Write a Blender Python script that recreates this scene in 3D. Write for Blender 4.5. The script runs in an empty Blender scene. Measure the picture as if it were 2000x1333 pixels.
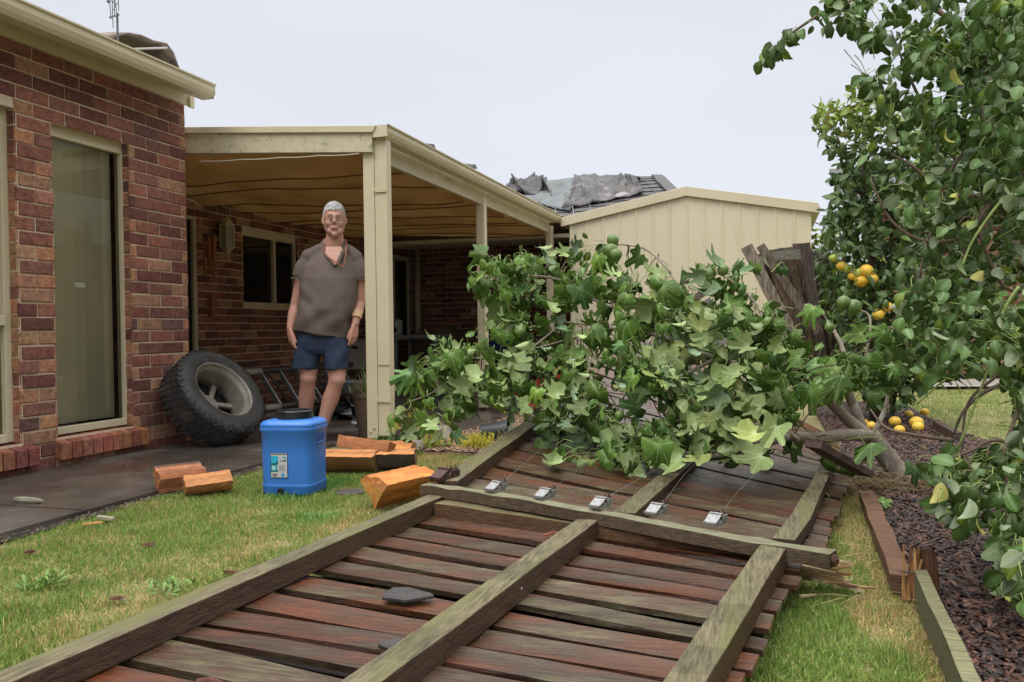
import bpy, bmesh, math, random
import numpy as np
from mathutils import Vector, Matrix
rad = math.radians
random.seed(7); RNG = np.random.default_rng(11)
S = bpy.context.scene
COL = S.collection

# ------------------------------------------------------------------ camera
CF, CYAW, CPIT, CROL, CH = 1625.0, .2975, .0138, -.014, .835
_cy, _sy = math.cos(CYAW), math.sin(CYAW)
FW = np.array([-_sy*math.cos(CPIT), _cy*math.cos(CPIT), -math.sin(CPIT)])
_r = np.array([_cy, _sy, 0.0]); _u = np.cross(_r, FW)
RT = math.cos(CROL)*_r + math.sin(CROL)*_u
UP = -math.sin(CROL)*_r + math.cos(CROL)*_u
CAMP = np.array([0, 0, CH])
cam = bpy.data.cameras.new('camera'); camo = bpy.data.objects.new('camera', cam); COL.objects.link(camo)
cam.sensor_width = 36; cam.lens = CF/2000*36; cam.clip_start = .05; cam.clip_end = 2000
m = Matrix.Identity(4)
for i in range(3):
    m[i][0] = RT[i]; m[i][1] = UP[i]; m[i][2] = -FW[i]; m[i][3] = CAMP[i]
camo.matrix_world = m
S.camera = camo

# ------------------------------------------------------------------ light: overcast daylight
world = bpy.data.worlds.new('World'); S.world = world; world.use_nodes = True
wn = world.node_tree; wn.nodes.clear()
def WN(t, **k):
    n = wn.nodes.new(t)
    for a, b in k.items(): setattr(n, a, b)
    return n
SUN_EL, SUN_AZ = rad(58), rad(200)          # azimuth measured clockwise from +Y
sky = WN('ShaderNodeTexSky', sky_type='NISHITA', sun_disc=False, sun_elevation=SUN_EL, sun_rotation=SUN_AZ)
sky.air_density = 1.2; sky.dust_density = 3.0
tc = WN('ShaderNodeTexCoord'); sep = WN('ShaderNodeSeparateXYZ')
wn.links.new(tc.outputs['Generated'], sep.inputs[0])
ramp = WN('ShaderNodeValToRGB')             # cloud deck: brighter towards the zenith as overcast skies are
e = ramp.color_ramp.elements
e[0].position = 0.0; e[0].color = (.79, .832, .905, 1)
e[1].position = 1.0; e[1].color = (3.5, 3.5, 3.5, 1)
e2 = e.new(.16); e2.color = (.80, .838, .92, 1)
e3 = e.new(.44); e3.color = (.80, .832, .905, 1)
wn.links.new(sep.outputs['Z'], ramp.inputs[0])
nz = WN('ShaderNodeTexNoise'); nz.inputs['Scale'].default_value = 1.6; nz.inputs['Detail'].default_value = 3
mp_ = WN('ShaderNodeMapping'); mp_.inputs['Scale'].default_value = (1, 1, 3.2)
wn.links.new(tc.outputs['Generated'], mp_.inputs[0]); wn.links.new(mp_.outputs[0], nz.inputs['Vector'])
mr = WN('ShaderNodeMapRange'); mr.inputs[1].default_value = .3; mr.inputs[2].default_value = .7
mr.inputs[3].default_value = 9.25; mr.inputs[4].default_value = 10.3
wn.links.new(nz.outputs['Fac'], mr.inputs[0])
sc_ = WN('ShaderNodeVectorMath', operation='SCALE')
mr2 = WN('ShaderNodeMapRange'); mr2.inputs[1].default_value = .35; mr2.inputs[2].default_value = .75
mr2.inputs[3].default_value = 1.0; mr2.inputs[4].default_value = .15
xz = WN('ShaderNodeMath', operation='MULTIPLY_ADD'); xz.inputs[1].default_value = -.9   # low sky to the right, out of view, dimmed to darken the verandah
wn.links.new(sep.outputs['Z'], xz.inputs[0]); wn.links.new(sep.outputs['X'], xz.inputs[2]); wn.links.new(xz.outputs[0], mr2.inputs[0])
sc0 = WN('ShaderNodeVectorMath', operation='SCALE'); wn.links.new(ramp.outputs[0], sc0.inputs[0]); wn.links.new(mr2.outputs[0], sc0.inputs['Scale'])
wn.links.new(sc0.outputs[0], sc_.inputs[0]); wn.links.new(mr.outputs[0], sc_.inputs['Scale'])
mx = WN('ShaderNodeMix', data_type='RGBA'); mx.inputs[0].default_value = .96
wn.links.new(sky.outputs[0], mx.inputs[6]); wn.links.new(sc_.outputs[0], mx.inputs[7])
bg = WN('ShaderNodeBackground'); bg.inputs['Strength'].default_value = .1
wo = WN('ShaderNodeOutputWorld')
wn.links.new(mx.outputs[2], bg.inputs['Color']); wn.links.new(bg.outputs[0], wo.inputs[0])
sl = bpy.data.lights.new('sun', 'SUN'); so = bpy.data.objects.new('sun', sl); COL.objects.link(so)
sl.energy = 1.3; sl.angle = rad(35); sl.color = (1, .97, .93)
sd = Vector((math.sin(SUN_AZ)*math.cos(SUN_EL), math.cos(SUN_AZ)*math.cos(SUN_EL), math.sin(SUN_EL)))
so.rotation_euler = sd.to_track_quat('Z', 'Y').to_euler()
S.view_settings.view_transform = 'Standard'; S.view_settings.look = 'None'
S.view_settings.exposure = 0.0; S.view_settings.gamma = 1.0
S.cycles.max_bounces = 6; S.cycles.diffuse_bounces = 3; S.cycles.glossy_bounces = 2
S.cycles.transmission_bounces = 4; S.cycles.transparent_max_bounces = 8
S.cycles.use_denoising = True

# ------------------------------------------------------------------ points seen in the photo -> places in the yard
def ray(x, y): return FW + RT*((x-1000)/CF) - UP*((y-666.5)/CF)
def Zp(x, y, z=0.0):
    d = ray(x, y); return CAMP + d*((z-CH)/d[2])
def Xp(x, y, X0):
    d = ray(x, y); return CAMP + d*(X0/d[0])
def Yp(x, y, Y0):
    d = ray(x, y); return CAMP + d*(Y0/d[1])
def Dp(x, y, D0): return CAMP + ray(x, y)*D0

# ------------------------------------------------------------------ materials
MATS = {}
def mat(name, c1, c2=None, scale=8, rough=.6, bump=0.0, bscale=None, stretch=(1,1,1), attr=False, spec=.5, c3=None,
        rough2=None, detail=6, metal=0.0, trans=0.0, coat=0.0, contrast=(.35,.65), c3scale=None, c3range=(.55,.7), vein=None):
    mt = bpy.data.materials.new(name); mt.use_nodes = True; MATS[name] = mt
    nt = mt.node_tree; N = nt.nodes; L = nt.links
    b = N['Principled BSDF']
    t = N.new('ShaderNodeTexCoord'); mpn = N.new('ShaderNodeMapping'); mpn.inputs['Scale'].default_value = stretch
    L.new(t.outputs['Object'], mpn.inputs[0])
    n1 = N.new('ShaderNodeTexNoise'); n1.inputs['Scale'].default_value = scale; n1.inputs['Detail'].default_value = detail
    n1.inputs['Roughness'].default_value = .62
    L.new(mpn.outputs[0], n1.inputs['Vector'])
    r = N.new('ShaderNodeMapRange'); r.inputs[1].default_value = contrast[0]; r.inputs[2].default_value = contrast[1]
    L.new(n1.outputs['Fac'], r.inputs[0])
    m1 = N.new('ShaderNodeMix'); m1.data_type = 'RGBA'
    m1.inputs[6].default_value = (*c1, 1); m1.inputs[7].default_value = (*(c2 or c1), 1)
    L.new(r.outputs[0], m1.inputs[0]); out = m1.outputs[2]
    if c3:
        n3 = N.new('ShaderNodeTexNoise'); n3.inputs['Scale'].default_value = c3scale or scale*.3; n3.inputs['Detail'].default_value = 5
        L.new(mpn.outputs[0], n3.inputs['Vector'])
        r3 = N.new('ShaderNodeMapRange'); r3.inputs[1].default_value = c3range[0]; r3.inputs[2].default_value = c3range[1]
        L.new(n3.outputs['Fac'], r3.inputs[0])
        m3 = N.new('ShaderNodeMix'); m3.data_type = 'RGBA'; m3.inputs[7].default_value = (*c3, 1)
        L.new(r3.outputs[0], m3.inputs[0]); L.new(out, m3.inputs[6]); out = m3.outputs[2]
    if vein:
        av = N.new('ShaderNodeAttribute'); av.attribute_name = 'vein'
        mv = N.new('ShaderNodeMix'); mv.data_type = 'RGBA'; mv.inputs[7].default_value = (*vein, 1)
        L.new(av.outputs['Fac'], mv.inputs[0]); L.new(out, mv.inputs[6]); out = mv.outputs[2]
    if attr:
        a = N.new('ShaderNodeAttribute'); a.attribute_name = 'Col'
        mm = N.new('ShaderNodeMix'); mm.data_type = 'RGBA'; mm.blend_type = 'MULTIPLY'; mm.inputs[0].default_value = 1
        L.new(out, mm.inputs[6]); L.new(a.outputs['Color'], mm.inputs[7]); out = mm.outputs[2]
    L.new(out, b.inputs['Base Color'])
    b.inputs['Roughness'].default_value = rough
    if rough2 is not None:
        rr = N.new('ShaderNodeMapRange'); rr.inputs[1].default_value = .35; rr.inputs[2].default_value = .65
        rr.inputs[3].default_value = rough; rr.inputs[4].default_value = rough2
        nr = N.new('ShaderNodeTexNoise'); nr.inputs['Scale'].default_value = scale*.45; nr.inputs['Detail'].default_value = 4
        L.new(mpn.outputs[0], nr.inputs['Vector']); L.new(nr.outputs['Fac'], rr.inputs[0]); L.new(rr.outputs[0], b.inputs['Roughness'])
    b.inputs['Specular IOR Level'].default_value = spec; b.inputs['Metallic'].default_value = metal
    b.inputs['Coat Weight'].default_value = coat; b.inputs['Coat Roughness'].default_value = .12
    if bump:
        nb = N.new('ShaderNodeTexNoise'); nb.inputs['Scale'].default_value = bscale or scale*3; nb.inputs['Detail'].default_value = 6
        L.new(mpn.outputs[0], nb.inputs['Vector'])
        bp = N.new('ShaderNodeBump'); bp.inputs['Strength'].default_value = bump; bp.inputs['Distance'].default_value = .01
        L.new(nb.outputs['Fac'], bp.inputs['Height']); L.new(bp.outputs[0], b.inputs['Normal'])
    if trans:
        tr = N.new('ShaderNodeBsdfTranslucent'); L.new(out, tr.inputs['Color'])
        ms = N.new('ShaderNodeMixShader'); ms.inputs[0].default_value = trans
        L.new(b.outputs[0], ms.inputs[1]); L.new(tr.outputs[0], ms.inputs[2]); L.new(ms.outputs[0], N['Material Output'].inputs[0])
    return mt
CREAM = mat('cream paint', (.63,.56,.38), (.58,.51,.34), 3, .45, .05, 30, c3=(.42,.37,.24), c3scale=2.2, c3range=(.62,.8))
CREAMS = mat('cream steel', (.66,.59,.41), (.63,.56,.385), 1.2, .42, c3=(.52,.46,.30), c3scale=3, c3range=(.6,.8), stretch=(3,3,.6))
CREAMD = mat('weathered cream beam', (.60,.54,.37), (.50,.45,.30), 4, .6, .25, 30, stretch=(4,1,4), c3=(.20,.19,.13), c3scale=3, c3range=(.60,.78))
BRICK = mat('clay brick', (.95,.92,.90), (.46,.38,.44), 26, .75, .8, 90, attr=True, contrast=(.4,.72), c3=(1.5,1.25,1.1), c3scale=60, c3range=(.6,.75), spec=.25)
MORTAR = mat('mortar', (.70,.59,.42), (.56,.46,.32), 30, .9, .4, 120)
GLASSY = mat('window glass dark', (.012,.011,.010), (.02,.018,.015), 2, .04, spec=.8)
INNER = mat('dark room', (.012,.011,.010), rough=.9)
WOODP = mat('weathered paling', (1.3,1.05,.9), (.34,.27,.25), 6, .17, .6, 22, stretch=(.8,13,13), attr=True, rough2=.42, c3=(1.05,1.35,.95), c3scale=2.2, c3range=(.52,.66), contrast=(.34,.66), spec=.7)
def wetwood(name):
    mt=bpy.data.materials.new(name); mt.use_nodes=True; nt=mt.node_tree; N=nt.nodes; L=nt.links; b=N['Principled BSDF']
    t=N.new('ShaderNodeTexCoord'); at=N.new('ShaderNodeAttribute'); at.attribute_name='Col'
    def noise(scale,st,det=6,ro=.6):
        m_=N.new('ShaderNodeMapping'); m_.inputs['Scale'].default_value=st; L.new(t.outputs['Object'],m_.inputs[0]); n=N.new('ShaderNodeTexNoise'); n.inputs['Scale'].default_value=scale; n.inputs['Detail'].default_value=det; n.inputs['Roughness'].default_value=ro; L.new(m_.outputs[0],n.inputs['Vector']); return n.outputs['Fac']
    big=noise(2.6,(1.1,3.6,3.6),7,.7); ad=N.new('ShaderNodeMath'); ad.operation='ADD'; sp=N.new('ShaderNodeSeparateColor'); L.new(at.outputs['Color'],sp.inputs[0])
    mu=N.new('ShaderNodeMath'); mu.operation='MULTIPLY_ADD'; mu.inputs[1].default_value=.13; mu.inputs[2].default_value=-.115; L.new(sp.outputs[0],mu.inputs[0]); L.new(big,ad.inputs[0]); L.new(mu.outputs[0],ad.inputs[1])
    r=N.new('ShaderNodeValToRGB'); e=r.color_ramp.elements; e[0].position=.30; e[0].color=(.175,.052,.018,1); e[1].position=.74; e[1].color=(.215,.20,.105,1)
    for p,c in ((.40,(.125,.046,.020,1)),(.50,(.095,.057,.031,1)),(.60,(.15,.115,.058,1))): q=e.new(p); q.color=c
    L.new(ad.outputs[0],r.inputs[0])
    fine=noise(6,(1.0,22,22),7,.7); mr_=N.new('ShaderNodeMapRange'); mr_.inputs[1].default_value=.32; mr_.inputs[2].default_value=.68; mr_.inputs[3].default_value=.38; mr_.inputs[4].default_value=1.45; L.new(fine,mr_.inputs[0])
    v=N.new('ShaderNodeVectorMath'); v.operation='SCALE'; L.new(r.outputs[0],v.inputs[0]); L.new(mr_.outputs[0],v.inputs['Scale'])
    v2=N.new('ShaderNodeVectorMath'); v2.operation='SCALE'; L.new(v.outputs[0],v2.inputs[0]); L.new(sp.outputs[1],v2.inputs['Scale']); L.new(v2.outputs[0],b.inputs['Base Color'])
    rr=N.new('ShaderNodeMapRange'); rr.inputs[1].default_value=.35; rr.inputs[2].default_value=.65; rr.inputs[3].default_value=.15; rr.inputs[4].default_value=.42; L.new(noise(5,(1,4,4)),rr.inputs[0]); L.new(rr.outputs[0],b.inputs['Roughness']); b.inputs['Specular IOR Level'].default_value=.55
    bp=N.new('ShaderNodeBump'); bp.inputs['Strength'].default_value=.55; bp.inputs['Distance'].default_value=.006; L.new(fine,bp.inputs['Height']); L.new(bp.outputs[0],b.inputs['Normal']); return mt
WOODP = wetwood('wet paling')
WOODR = mat('mossy rail', (1.1,1.08,1.05), (.40,.38,.36), 11, .55, .7, 45, stretch=(9,.8,9), attr=True, c3=(.72,.80,.5), c3scale=1.5, c3range=(.5,.7), spec=.35)
WOODX = mat('old grey timber', (1.0,1.0,1.0), (.40,.37,.34), 8, .65, .7, 30, stretch=(1.2,10,14), attr=True, contrast=(.35,.7), spec=.3)
WOODV = mat('standing paling', (1.0,1.0,1.0), (.25,.2,.2), 9, .7, .5, 30, stretch=(12,12,1.2), attr=True, contrast=(.35,.65), spec=.3)
CONC = mat('wet concrete path', (.105,.082,.066), (.048,.038,.032), 2.2, .13, .10, 60, rough2=.55, c3=(.16,.145,.13), c3scale=1.3, c3range=(.52,.70), spec=.5)
SOIL = mat('lawn soil', (.20,.19,.075), (.30,.24,.12), 9, .95, .5, 60, c3=(.13,.17,.05), c3scale=3)
MULS = mat('mulch bed', (.040,.020,.014), (.02,.011,.009), 30, .8, .8, 60)
BARK = mat('grey smooth bark', (.33,.28,.21), (.20,.16,.115), 14, .7, .5, 50, c3=(.40,.38,.32), c3scale=11, c3range=(.58,.68))
TWIG = mat('brown twig', (.15,.10,.065), (.09,.06,.04), 20, .65, .2)
GTWIG = mat('green stalk', (.30,.38,.11), (.20,.27,.07), 20, .5)
FIGT = mat('fig leaf top', (.130,.235,.034), (.070,.155,.026), 14, .46, .25, 70, attr=True, trans=.24, vein=(.32,.46,.16), spec=.3)
FIGU = mat('fig leaf underside', (.34,.42,.165), (.25,.34,.115), 14, .62, .25, 70, attr=True, trans=.2, vein=(.46,.56,.30), spec=.3)
LEAFT = mat('glossy leaf', (.098,.175,.034), (.060,.118,.024), 20, .44, .15, 80, attr=True, trans=.22, vein=(.11,.22,.06), spec=.45)
LEAFU = mat('pale leaf underside', (.25,.32,.15), (.19,.26,.115), 20, .65, attr=True, trans=.22, vein=(.27,.35,.2), spec=.3)
GRASS = mat('grass blades', (1,1,1), (.75,.8,.7), 6, .55, attr=True, trans=.25, spec=.3)
CHIP = mat('bark chips', (1,1,1), (.5,.48,.46), 60, .38, .4, 120, attr=True, spec=.5)
PLAIN = mat('matt coloured', (1,1,1), (.8,.8,.8), 14, .6, .1, 60, attr=True)
STEEL = mat('bright steel', (.62,.63,.64), (.45,.45,.46), 30, .28, metal=.9)
DARKM = mat('rusty dark steel', (.06,.04,.04), (.12,.06,.045), 40, .45, .3, metal=.5)
BLACKP = mat('black plastic', (.012,.012,.013), (.02,.02,.021), 10, .35, spec=.5)

# ------------------------------------------------------------------ mesh helpers
def world_loc(o):
    v = Vector((0,0,0))
    while o: v = v + o.location; o = o.parent
    return v
class B:
    def __init__(s): s.v = []; s.f = []; s.c = []; s.m = []
    def add(s, vs, fs, col=(1,1,1), mi=0, cols=None):
        k = len(s.v); s.v += [tuple(map(float, p)) for p in vs]
        for i, f in enumerate(fs):
            s.f.append([a+k for a in f]); s.c.append(cols[i] if cols else col); s.m.append(mi)
    def hexa(s, c8, col=(1,1,1), mi=0, top=None):   # bottom 4 ccw, top 4
        fs = [[3,2,1,0],[4,5,6,7],[0,1,5,4],[1,2,6,5],[2,3,7,6],[3,0,4,7]]
        s.add(c8, fs, col, mi, cols=None if top is None else [col, top, col, col, col, col])
    def box(s, a, b, col=(1,1,1), mi=0, top=None):
        x0,y0,z0 = a; x1,y1,z1 = b
        s.hexa([(x0,y0,z0),(x1,y0,z0),(x1,y1,z0),(x0,y1,z0),(x0,y0,z1),(x1,y0,z1),(x1,y1,z1),(x0,y1,z1)], col, mi, top)
    def bar(s, p0, p1, w, h, up=(0,0,1), col=(1,1,1), mi=0, top=None, w2=None):
        p0 = np.array(p0, float); p1 = np.array(p1, float); d = p1-p0; d /= np.linalg.norm(d)
        x = np.cross(d, up); x /= max(np.linalg.norm(x), 1e-9); u = np.cross(x, d)
        w2 = w2 or w
        c = [p0-x*w/2-u*h/2, p0+x*w/2-u*h/2, p1+x*w2/2-u*h/2, p1-x*w2/2-u*h/2, p0-x*w/2+u*h/2, p0+x*w/2+u*h/2, p1+x*w2/2+u*h/2, p1-x*w2/2+u*h/2]
        s.hexa(c, col, mi, top)
    def strip(s, pts, w, h, up=(0,0,1), col=(1,1,1), top=None, jit=0.0, mi=0):   # bent rectangular bar through points
        pts = [np.array(p, float) for p in pts]; n = len(pts); V = []
        for i, p in enumerate(pts):
            d = pts[min(i+1,n-1)]-pts[max(i-1,0)]; d /= np.linalg.norm(d)
            x = np.cross(d, up); x /= np.linalg.norm(x); u = np.cross(x, d)
            q = lambda: random.uniform(-jit, jit)
            V += [p-x*(w/2+q())-u*h/2, p+x*(w/2+q())-u*h/2, p+x*(w/2+q())+u*(h/2+q()), p-x*(w/2+q())+u*(h/2+q())]
        F = [[0,1,2,3][::-1] if False else [3,2,1,0]]; C_ = [col]
        for i in range(n-1):
            a = 4*i; b = a+4
            F += [[a,a+1,b+1,b],[a+1,a+2,b+2,b+1],[a+2,a+3,b+3,b+2],[a+3,a,b,b+3]]; C_ += [col,col,top or col,col]
        F.append([4*n-4,4*n-3,4*n-2,4*n-1]); C_.append(col)
        s.add(V, F, cols=C_, mi=mi)
    def tube(s, pts, r, seg=8, col=(1,1,1), mi=0, jit=0.0, cap=True):
        pts = [np.array(p, float) for p in pts]; n = len(pts)
        rs = [r]*n if not hasattr(r, '__len__') else (list(r) if len(r) == n else list(np.interp(np.linspace(0,1,n), np.linspace(0,1,len(r)), r)))
        V = []; F = []; x = None
        for i, p in enumerate(pts):
            d = pts[min(i+1,n-1)]-pts[max(i-1,0)]; d = d/max(np.linalg.norm(d),1e-9)
            if x is None:
                x = np.cross(d, (0,0,1) if abs(d[2]) < .9 else (1,0,0))
            x = x - d*np.dot(x, d); x /= max(np.linalg.norm(x),1e-9); u = np.cross(d, x)
            for k in range(seg):
                a = 2*math.pi*k/seg; rr = rs[i]*(1+random.uniform(-jit, jit))
                V.append(p+(x*math.cos(a)+u*math.sin(a))*rr)
        for i in range(n-1):
            for k in range(seg):
                k2 = (k+1)%seg; F.append([i*seg+k, i*seg+k2, (i+1)*seg+k2, (i+1)*seg+k])
        if cap: F.append(list(range(seg))[::-1]); F.append([(n-1)*seg+k for k in range(seg)])
        s.add(V, F, col, mi)
    def lathe(s, prof, c=(0,0,0), axis=(0,0,1), seg=32, col=(1,1,1), mi=0, close=False, rfun=None, cap=True):
        a = np.array(axis, float); a /= np.linalg.norm(a)
        x = np.cross(a, (0,1,0) if abs(a[1]) < .9 else (1,0,0)); x /= np.linalg.norm(x); u = np.cross(a, x); c = np.array(c, float)
        V = []; n = len(prof)
        for i, (r, z) in enumerate(prof):
            for k in range(seg):
                t = 2*math.pi*k/seg; rr = r*(rfun(i, t) if rfun else 1)
                V.append(c+a*z+(x*math.cos(t)+u*math.sin(t))*rr)
        F = []
        for i in range(n if close else n-1):
            j = (i+1)%n
            for k in range(seg):
                k2 = (k+1)%seg; F.append([i*seg+k, i*seg+k2, j*seg+k2, j*seg+k])
        if not close and cap:
            if prof[0][0] > 1e-5: F.append(list(range(seg))[::-1])
            if prof[-1][0] > 1e-5: F.append([(n-1)*seg+k for k in range(seg)])
        s.add(V, F, col, mi)
    def ball(s, c, r, col=(1,1,1), seg=16, sc=(1,1,1), mi=0, jit=0.0):
        n = seg//2; V = [(c[0], c[1], c[2]+r*sc[2])]; F = []
        for i in range(1, n):
            for k in range(seg):
                a = math.pi*i/n; t = 2*math.pi*k/seg; q = r*(1+random.uniform(-jit, jit))
                V.append((c[0]+q*sc[0]*math.sin(a)*math.cos(t), c[1]+q*sc[1]*math.sin(a)*math.sin(t), c[2]+q*sc[2]*math.cos(a)))
        V.append((c[0], c[1], c[2]-r*sc[2])); L = len(V)-1
        for k in range(seg):
            k2 = (k+1)%seg; F.append([0, 1+k, 1+k2]); F.append([L, 1+(n-2)*seg+k2, 1+(n-2)*seg+k])
            for i in range(n-2): F.append([1+i*seg+k, 1+(i+1)*seg+k, 1+(i+1)*seg+k2, 1+i*seg+k2])
        s.add(V, F, col, mi)
    def build(s, name, mats, parent=None, smooth=False, bevel=0.0, vein=None):
        if not isinstance(mats, (list, tuple)): mats = [mats]
        me = bpy.data.meshes.new(name)
        off = world_loc(parent) if parent else Vector((0,0,0))
        V = np.array(s.v) - np.array(off)
        me.from_pydata(V.tolist(), [], s.f)
        for m_ in mats: me.materials.append(m_)
        at = me.attributes.new('Col', 'FLOAT_COLOR', 'FACE')
        at.data.foreach_set('color', np.array([(*c, 1.0) for c in s.c], dtype=np.float32).ravel())
        me.polygons.foreach_set('material_index', np.array(s.m, dtype=np.int32))
        if smooth: me.polygons.foreach_set('use_smooth', np.ones(len(s.f), bool))
        me.update(); me.validate()
        o = bpy.data.objects.new(name, me); COL.objects.link(o)
        if parent: o.parent = parent
        if bevel:
            bv = o.modifiers.new('bevel', 'BEVEL'); bv.width = bevel; bv.segments = 2; bv.limit_method = 'ANGLE'
        if smooth == 'auto':
            for p in me.polygons: p.use_smooth = False
        return o
def thing(name, label, cat, loc=(0,0,0), group=None, rotz=0):
    o = bpy.data.objects.new(name, None); COL.objects.link(o); o.empty_display_size = .1
    o.location = Vector([float(a) for a in loc]); o.rotation_euler = (0,0,rotz); tag(o, label, cat, group); return o
def tag(o, label, cat, group=None):
    o['label'] = label; o['category'] = cat
    if group: o['group'] = group
    return o
def kind(o, k='structure'): o['kind'] = k; return o
def copy_tree(o, parent=None):
    c = o.copy(); COL.objects.link(c); c.parent = parent
    for ch in [x for x in bpy.data.objects if x.parent == o]: copy_tree(ch, c)
    return c
def bulk(name, templates, which, R, T, cols, mats, parent=None, smooth=True, veins=None):
    """many copies of small template meshes welded into one object; templates: (V, F, matidx, vein)"""
    off = np.array(world_loc(parent)) if parent else np.zeros(3)
    Vs=[]; loops=[]; starts=[]; tots=[]; mi=[]; fc=[]; vv=[]; base=0; lb=0
    for t, (V, F, M_, ve) in enumerate(templates):
        idx = np.nonzero(which == t)[0]
        if not len(idx): continue
        W = np.einsum('nij,vj->nvi', R[idx], V) + T[idx][:,None,:] - off
        nv = len(V); Vs.append(W.reshape(-1,3)); vv.append(np.tile(ve, len(idx)))
        fl = np.array([a for f in F for a in f]); ft = np.array([len(f) for f in F])
        L_ = (fl[None,:] + (base + nv*np.arange(len(idx)))[:,None]).ravel(); loops.append(L_)
        tt = np.tile(ft, len(idx)); tots.append(tt); s_ = lb+np.concatenate([[0], np.cumsum(tt)[:-1]]); starts.append(s_)
        lb += len(L_); base += nv*len(idx); mi.append(np.tile(M_, len(idx))); fc.append(np.repeat(cols[idx], len(F), axis=0))
    V = np.concatenate(Vs); loops = np.concatenate(loops); starts = np.concatenate(starts); tots = np.concatenate(tots)
    me = bpy.data.meshes.new(name)
    me.vertices.add(len(V)); me.vertices.foreach_set('co', V.astype(np.float32).ravel())
    me.loops.add(len(loops)); me.loops.foreach_set('vertex_index', loops.astype(np.int32))
    me.polygons.add(len(starts)); me.polygons.foreach_set('loop_start', starts.astype(np.int32)); me.polygons.foreach_set('loop_total', tots.astype(np.int32))
    for m_ in (mats if isinstance(mats,(list,tuple)) else [mats]): me.materials.append(m_)
    me.polygons.foreach_set('material_index', np.concatenate(mi).astype(np.int32))
    me.update(calc_edges=True)
    a = me.attributes.new('Col', 'FLOAT_COLOR', 'FACE'); C4 = np.ones((len(starts),4), np.float32); C4[:,:3] = np.concatenate(fc); a.data.foreach_set('color', C4.ravel())
    a = me.attributes.new('vein', 'FLOAT', 'POINT'); a.data.foreach_set('value', np.concatenate(vv).astype(np.float32))
    if smooth: me.polygons.foreach_set('use_smooth', np.ones(len(starts), bool))
    o = bpy.data.objects.new(name, me); COL.objects.link(o)
    if parent: o.parent = parent
    return o
def frames(dirs, ups):
    """rotation matrices whose Y is the tip direction and Z the face normal"""
    y = dirs/np.linalg.norm(dirs, axis=1, keepdims=True)
    x = np.cross(y, ups); x /= np.maximum(np.linalg.norm(x, axis=1, keepdims=True), 1e-6); z = np.cross(x, y)
    return np.stack([x, y, z], axis=2)
_perm = RNG.random((8,64,64))
def vnoise(x, y, s, k=0):
    x = np.asarray(x)*s+13.7*k; y = np.asarray(y)*s+7.1*k
    xi = np.floor(x).astype(int); yi = np.floor(y).astype(int); fx = x-xi; fy = y-yi; fx = fx*fx*(3-2*fx); fy = fy*fy*(3-2*fy)
    g = lambda a, b: _perm[k%8, a%64, b%64]
    return (g(xi,yi)*(1-fx)+g(xi+1,yi)*fx)*(1-fy)+(g(xi,yi+1)*(1-fx)+g(xi+1,yi+1)*fx)*fy
def inpoly(px, py, poly):
    r = np.zeros(len(px), bool); n = len(poly)
    for i in range(n):
        x0, y0 = poly[i]; x1, y1 = poly[(i+1)%n]
        c = ((y0 > py) != (y1 > py)) & (px < (x1-x0)*(py-y0)/((y1-y0) or 1e-9)+x0); r ^= c
    return r
def sheet(name, pts, z, m_, k='structure'):
    b = B(); b.add([(p[0], p[1], z if len(p) < 3 else p[2]) for p in pts], [list(range(len(pts)))]); return kind(b.build(name, m_), k)
# ================================================================== GROUND
def chips(name, poly, n, cols, size, z0, seed, mt=CHIP):
    r = np.random.default_rng(seed); P = np.array(poly); lo = P.min(0); hi = P.max(0)
    x = r.uniform(lo[0],hi[0],n); y = lo[1]+(hi[1]-lo[1])*r.random(n)**1.5; k = inpoly(x,y,poly); x=x[k]; y=y[k]; n=len(x)
    V = np.array([(-.5,-.11,-.05),(.5,-.08,-.06),(.55,.13,-.05),(-.45,.10,-.05),(-.4,-.09,.05),(.42,-.06,.06),(.4,.10,.05),(-.42,.06,.06)])
    F = [[4,5,6,7],[0,1,5,4],[1,2,6,5],[2,3,7,6],[3,0,4,7]]
    az = r.uniform(0,2*np.pi,n); tl = r.normal(0,.28,n); ln = r.uniform(*size,n)
    d = np.stack([np.cos(az)*np.cos(tl),np.sin(az)*np.cos(tl),np.sin(tl)],1)
    up = np.stack([r.normal(0,.35,n),r.normal(0,.35,n),np.ones(n)],1)
    R = frames(np.cross(up,d),up)*ln[:,None,None]*np.stack([np.ones(n),r.uniform(.6,1.6,n),r.uniform(.6,1.3,n)],1)[:,None,:]
    T = np.stack([x,y,z0+r.uniform(0,.018,n)],1)
    C = np.array(cols)[r.integers(0,len(cols),n)]*r.uniform(.6,1.35,(n,1))
    o = bulk(name, [(V,F,np.zeros(5),np.zeros(8))], np.zeros(n,int), R, T, C, mt, smooth=False)
    kind(o,'stuff'); return o
XW, YC = -4.225, 5.36
sheet('ground', [(-60,-20),(60,-20),(60,90),(-60,90)], -.012, SOIL)
# wet path beside the house, with a slab edge
b = B(); b.box((-4.4,-2,-.08), (-3.06,5.45,.022)); b.box((-4.4,5.452,-.08),(-2.72,5.72,.022))
b.box((-8.6,5.722,-.08), (-2.36,13.4,.020)); b.box((-2.358,8.6,-.08),(-1.5,13.4,.016))
kind(b.build('path', CONC, bevel=.006))
b = B()
b.box((-3.058,-2,-.06),(-2.985,5.2,-.002)); kind(b.build('path_edge_soil', MULS))
b=B()
for yj in (1.35,3.1,4.9): b.bar((-4.2,yj,.0225),(-3.065,yj+.01,.0225),.008,.003)
kind(b.build('path_joint',MULS))
chips('path_grit',[(-4.2,1.5),(-3.08,1.5),(-3.08,5.4),(-4.2,5.4)],260,[(.3,.26,.2),(.09,.06,.05),(.2,.1,.06),(.4,.36,.3)],(.004,.016),.024,6)
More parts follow.
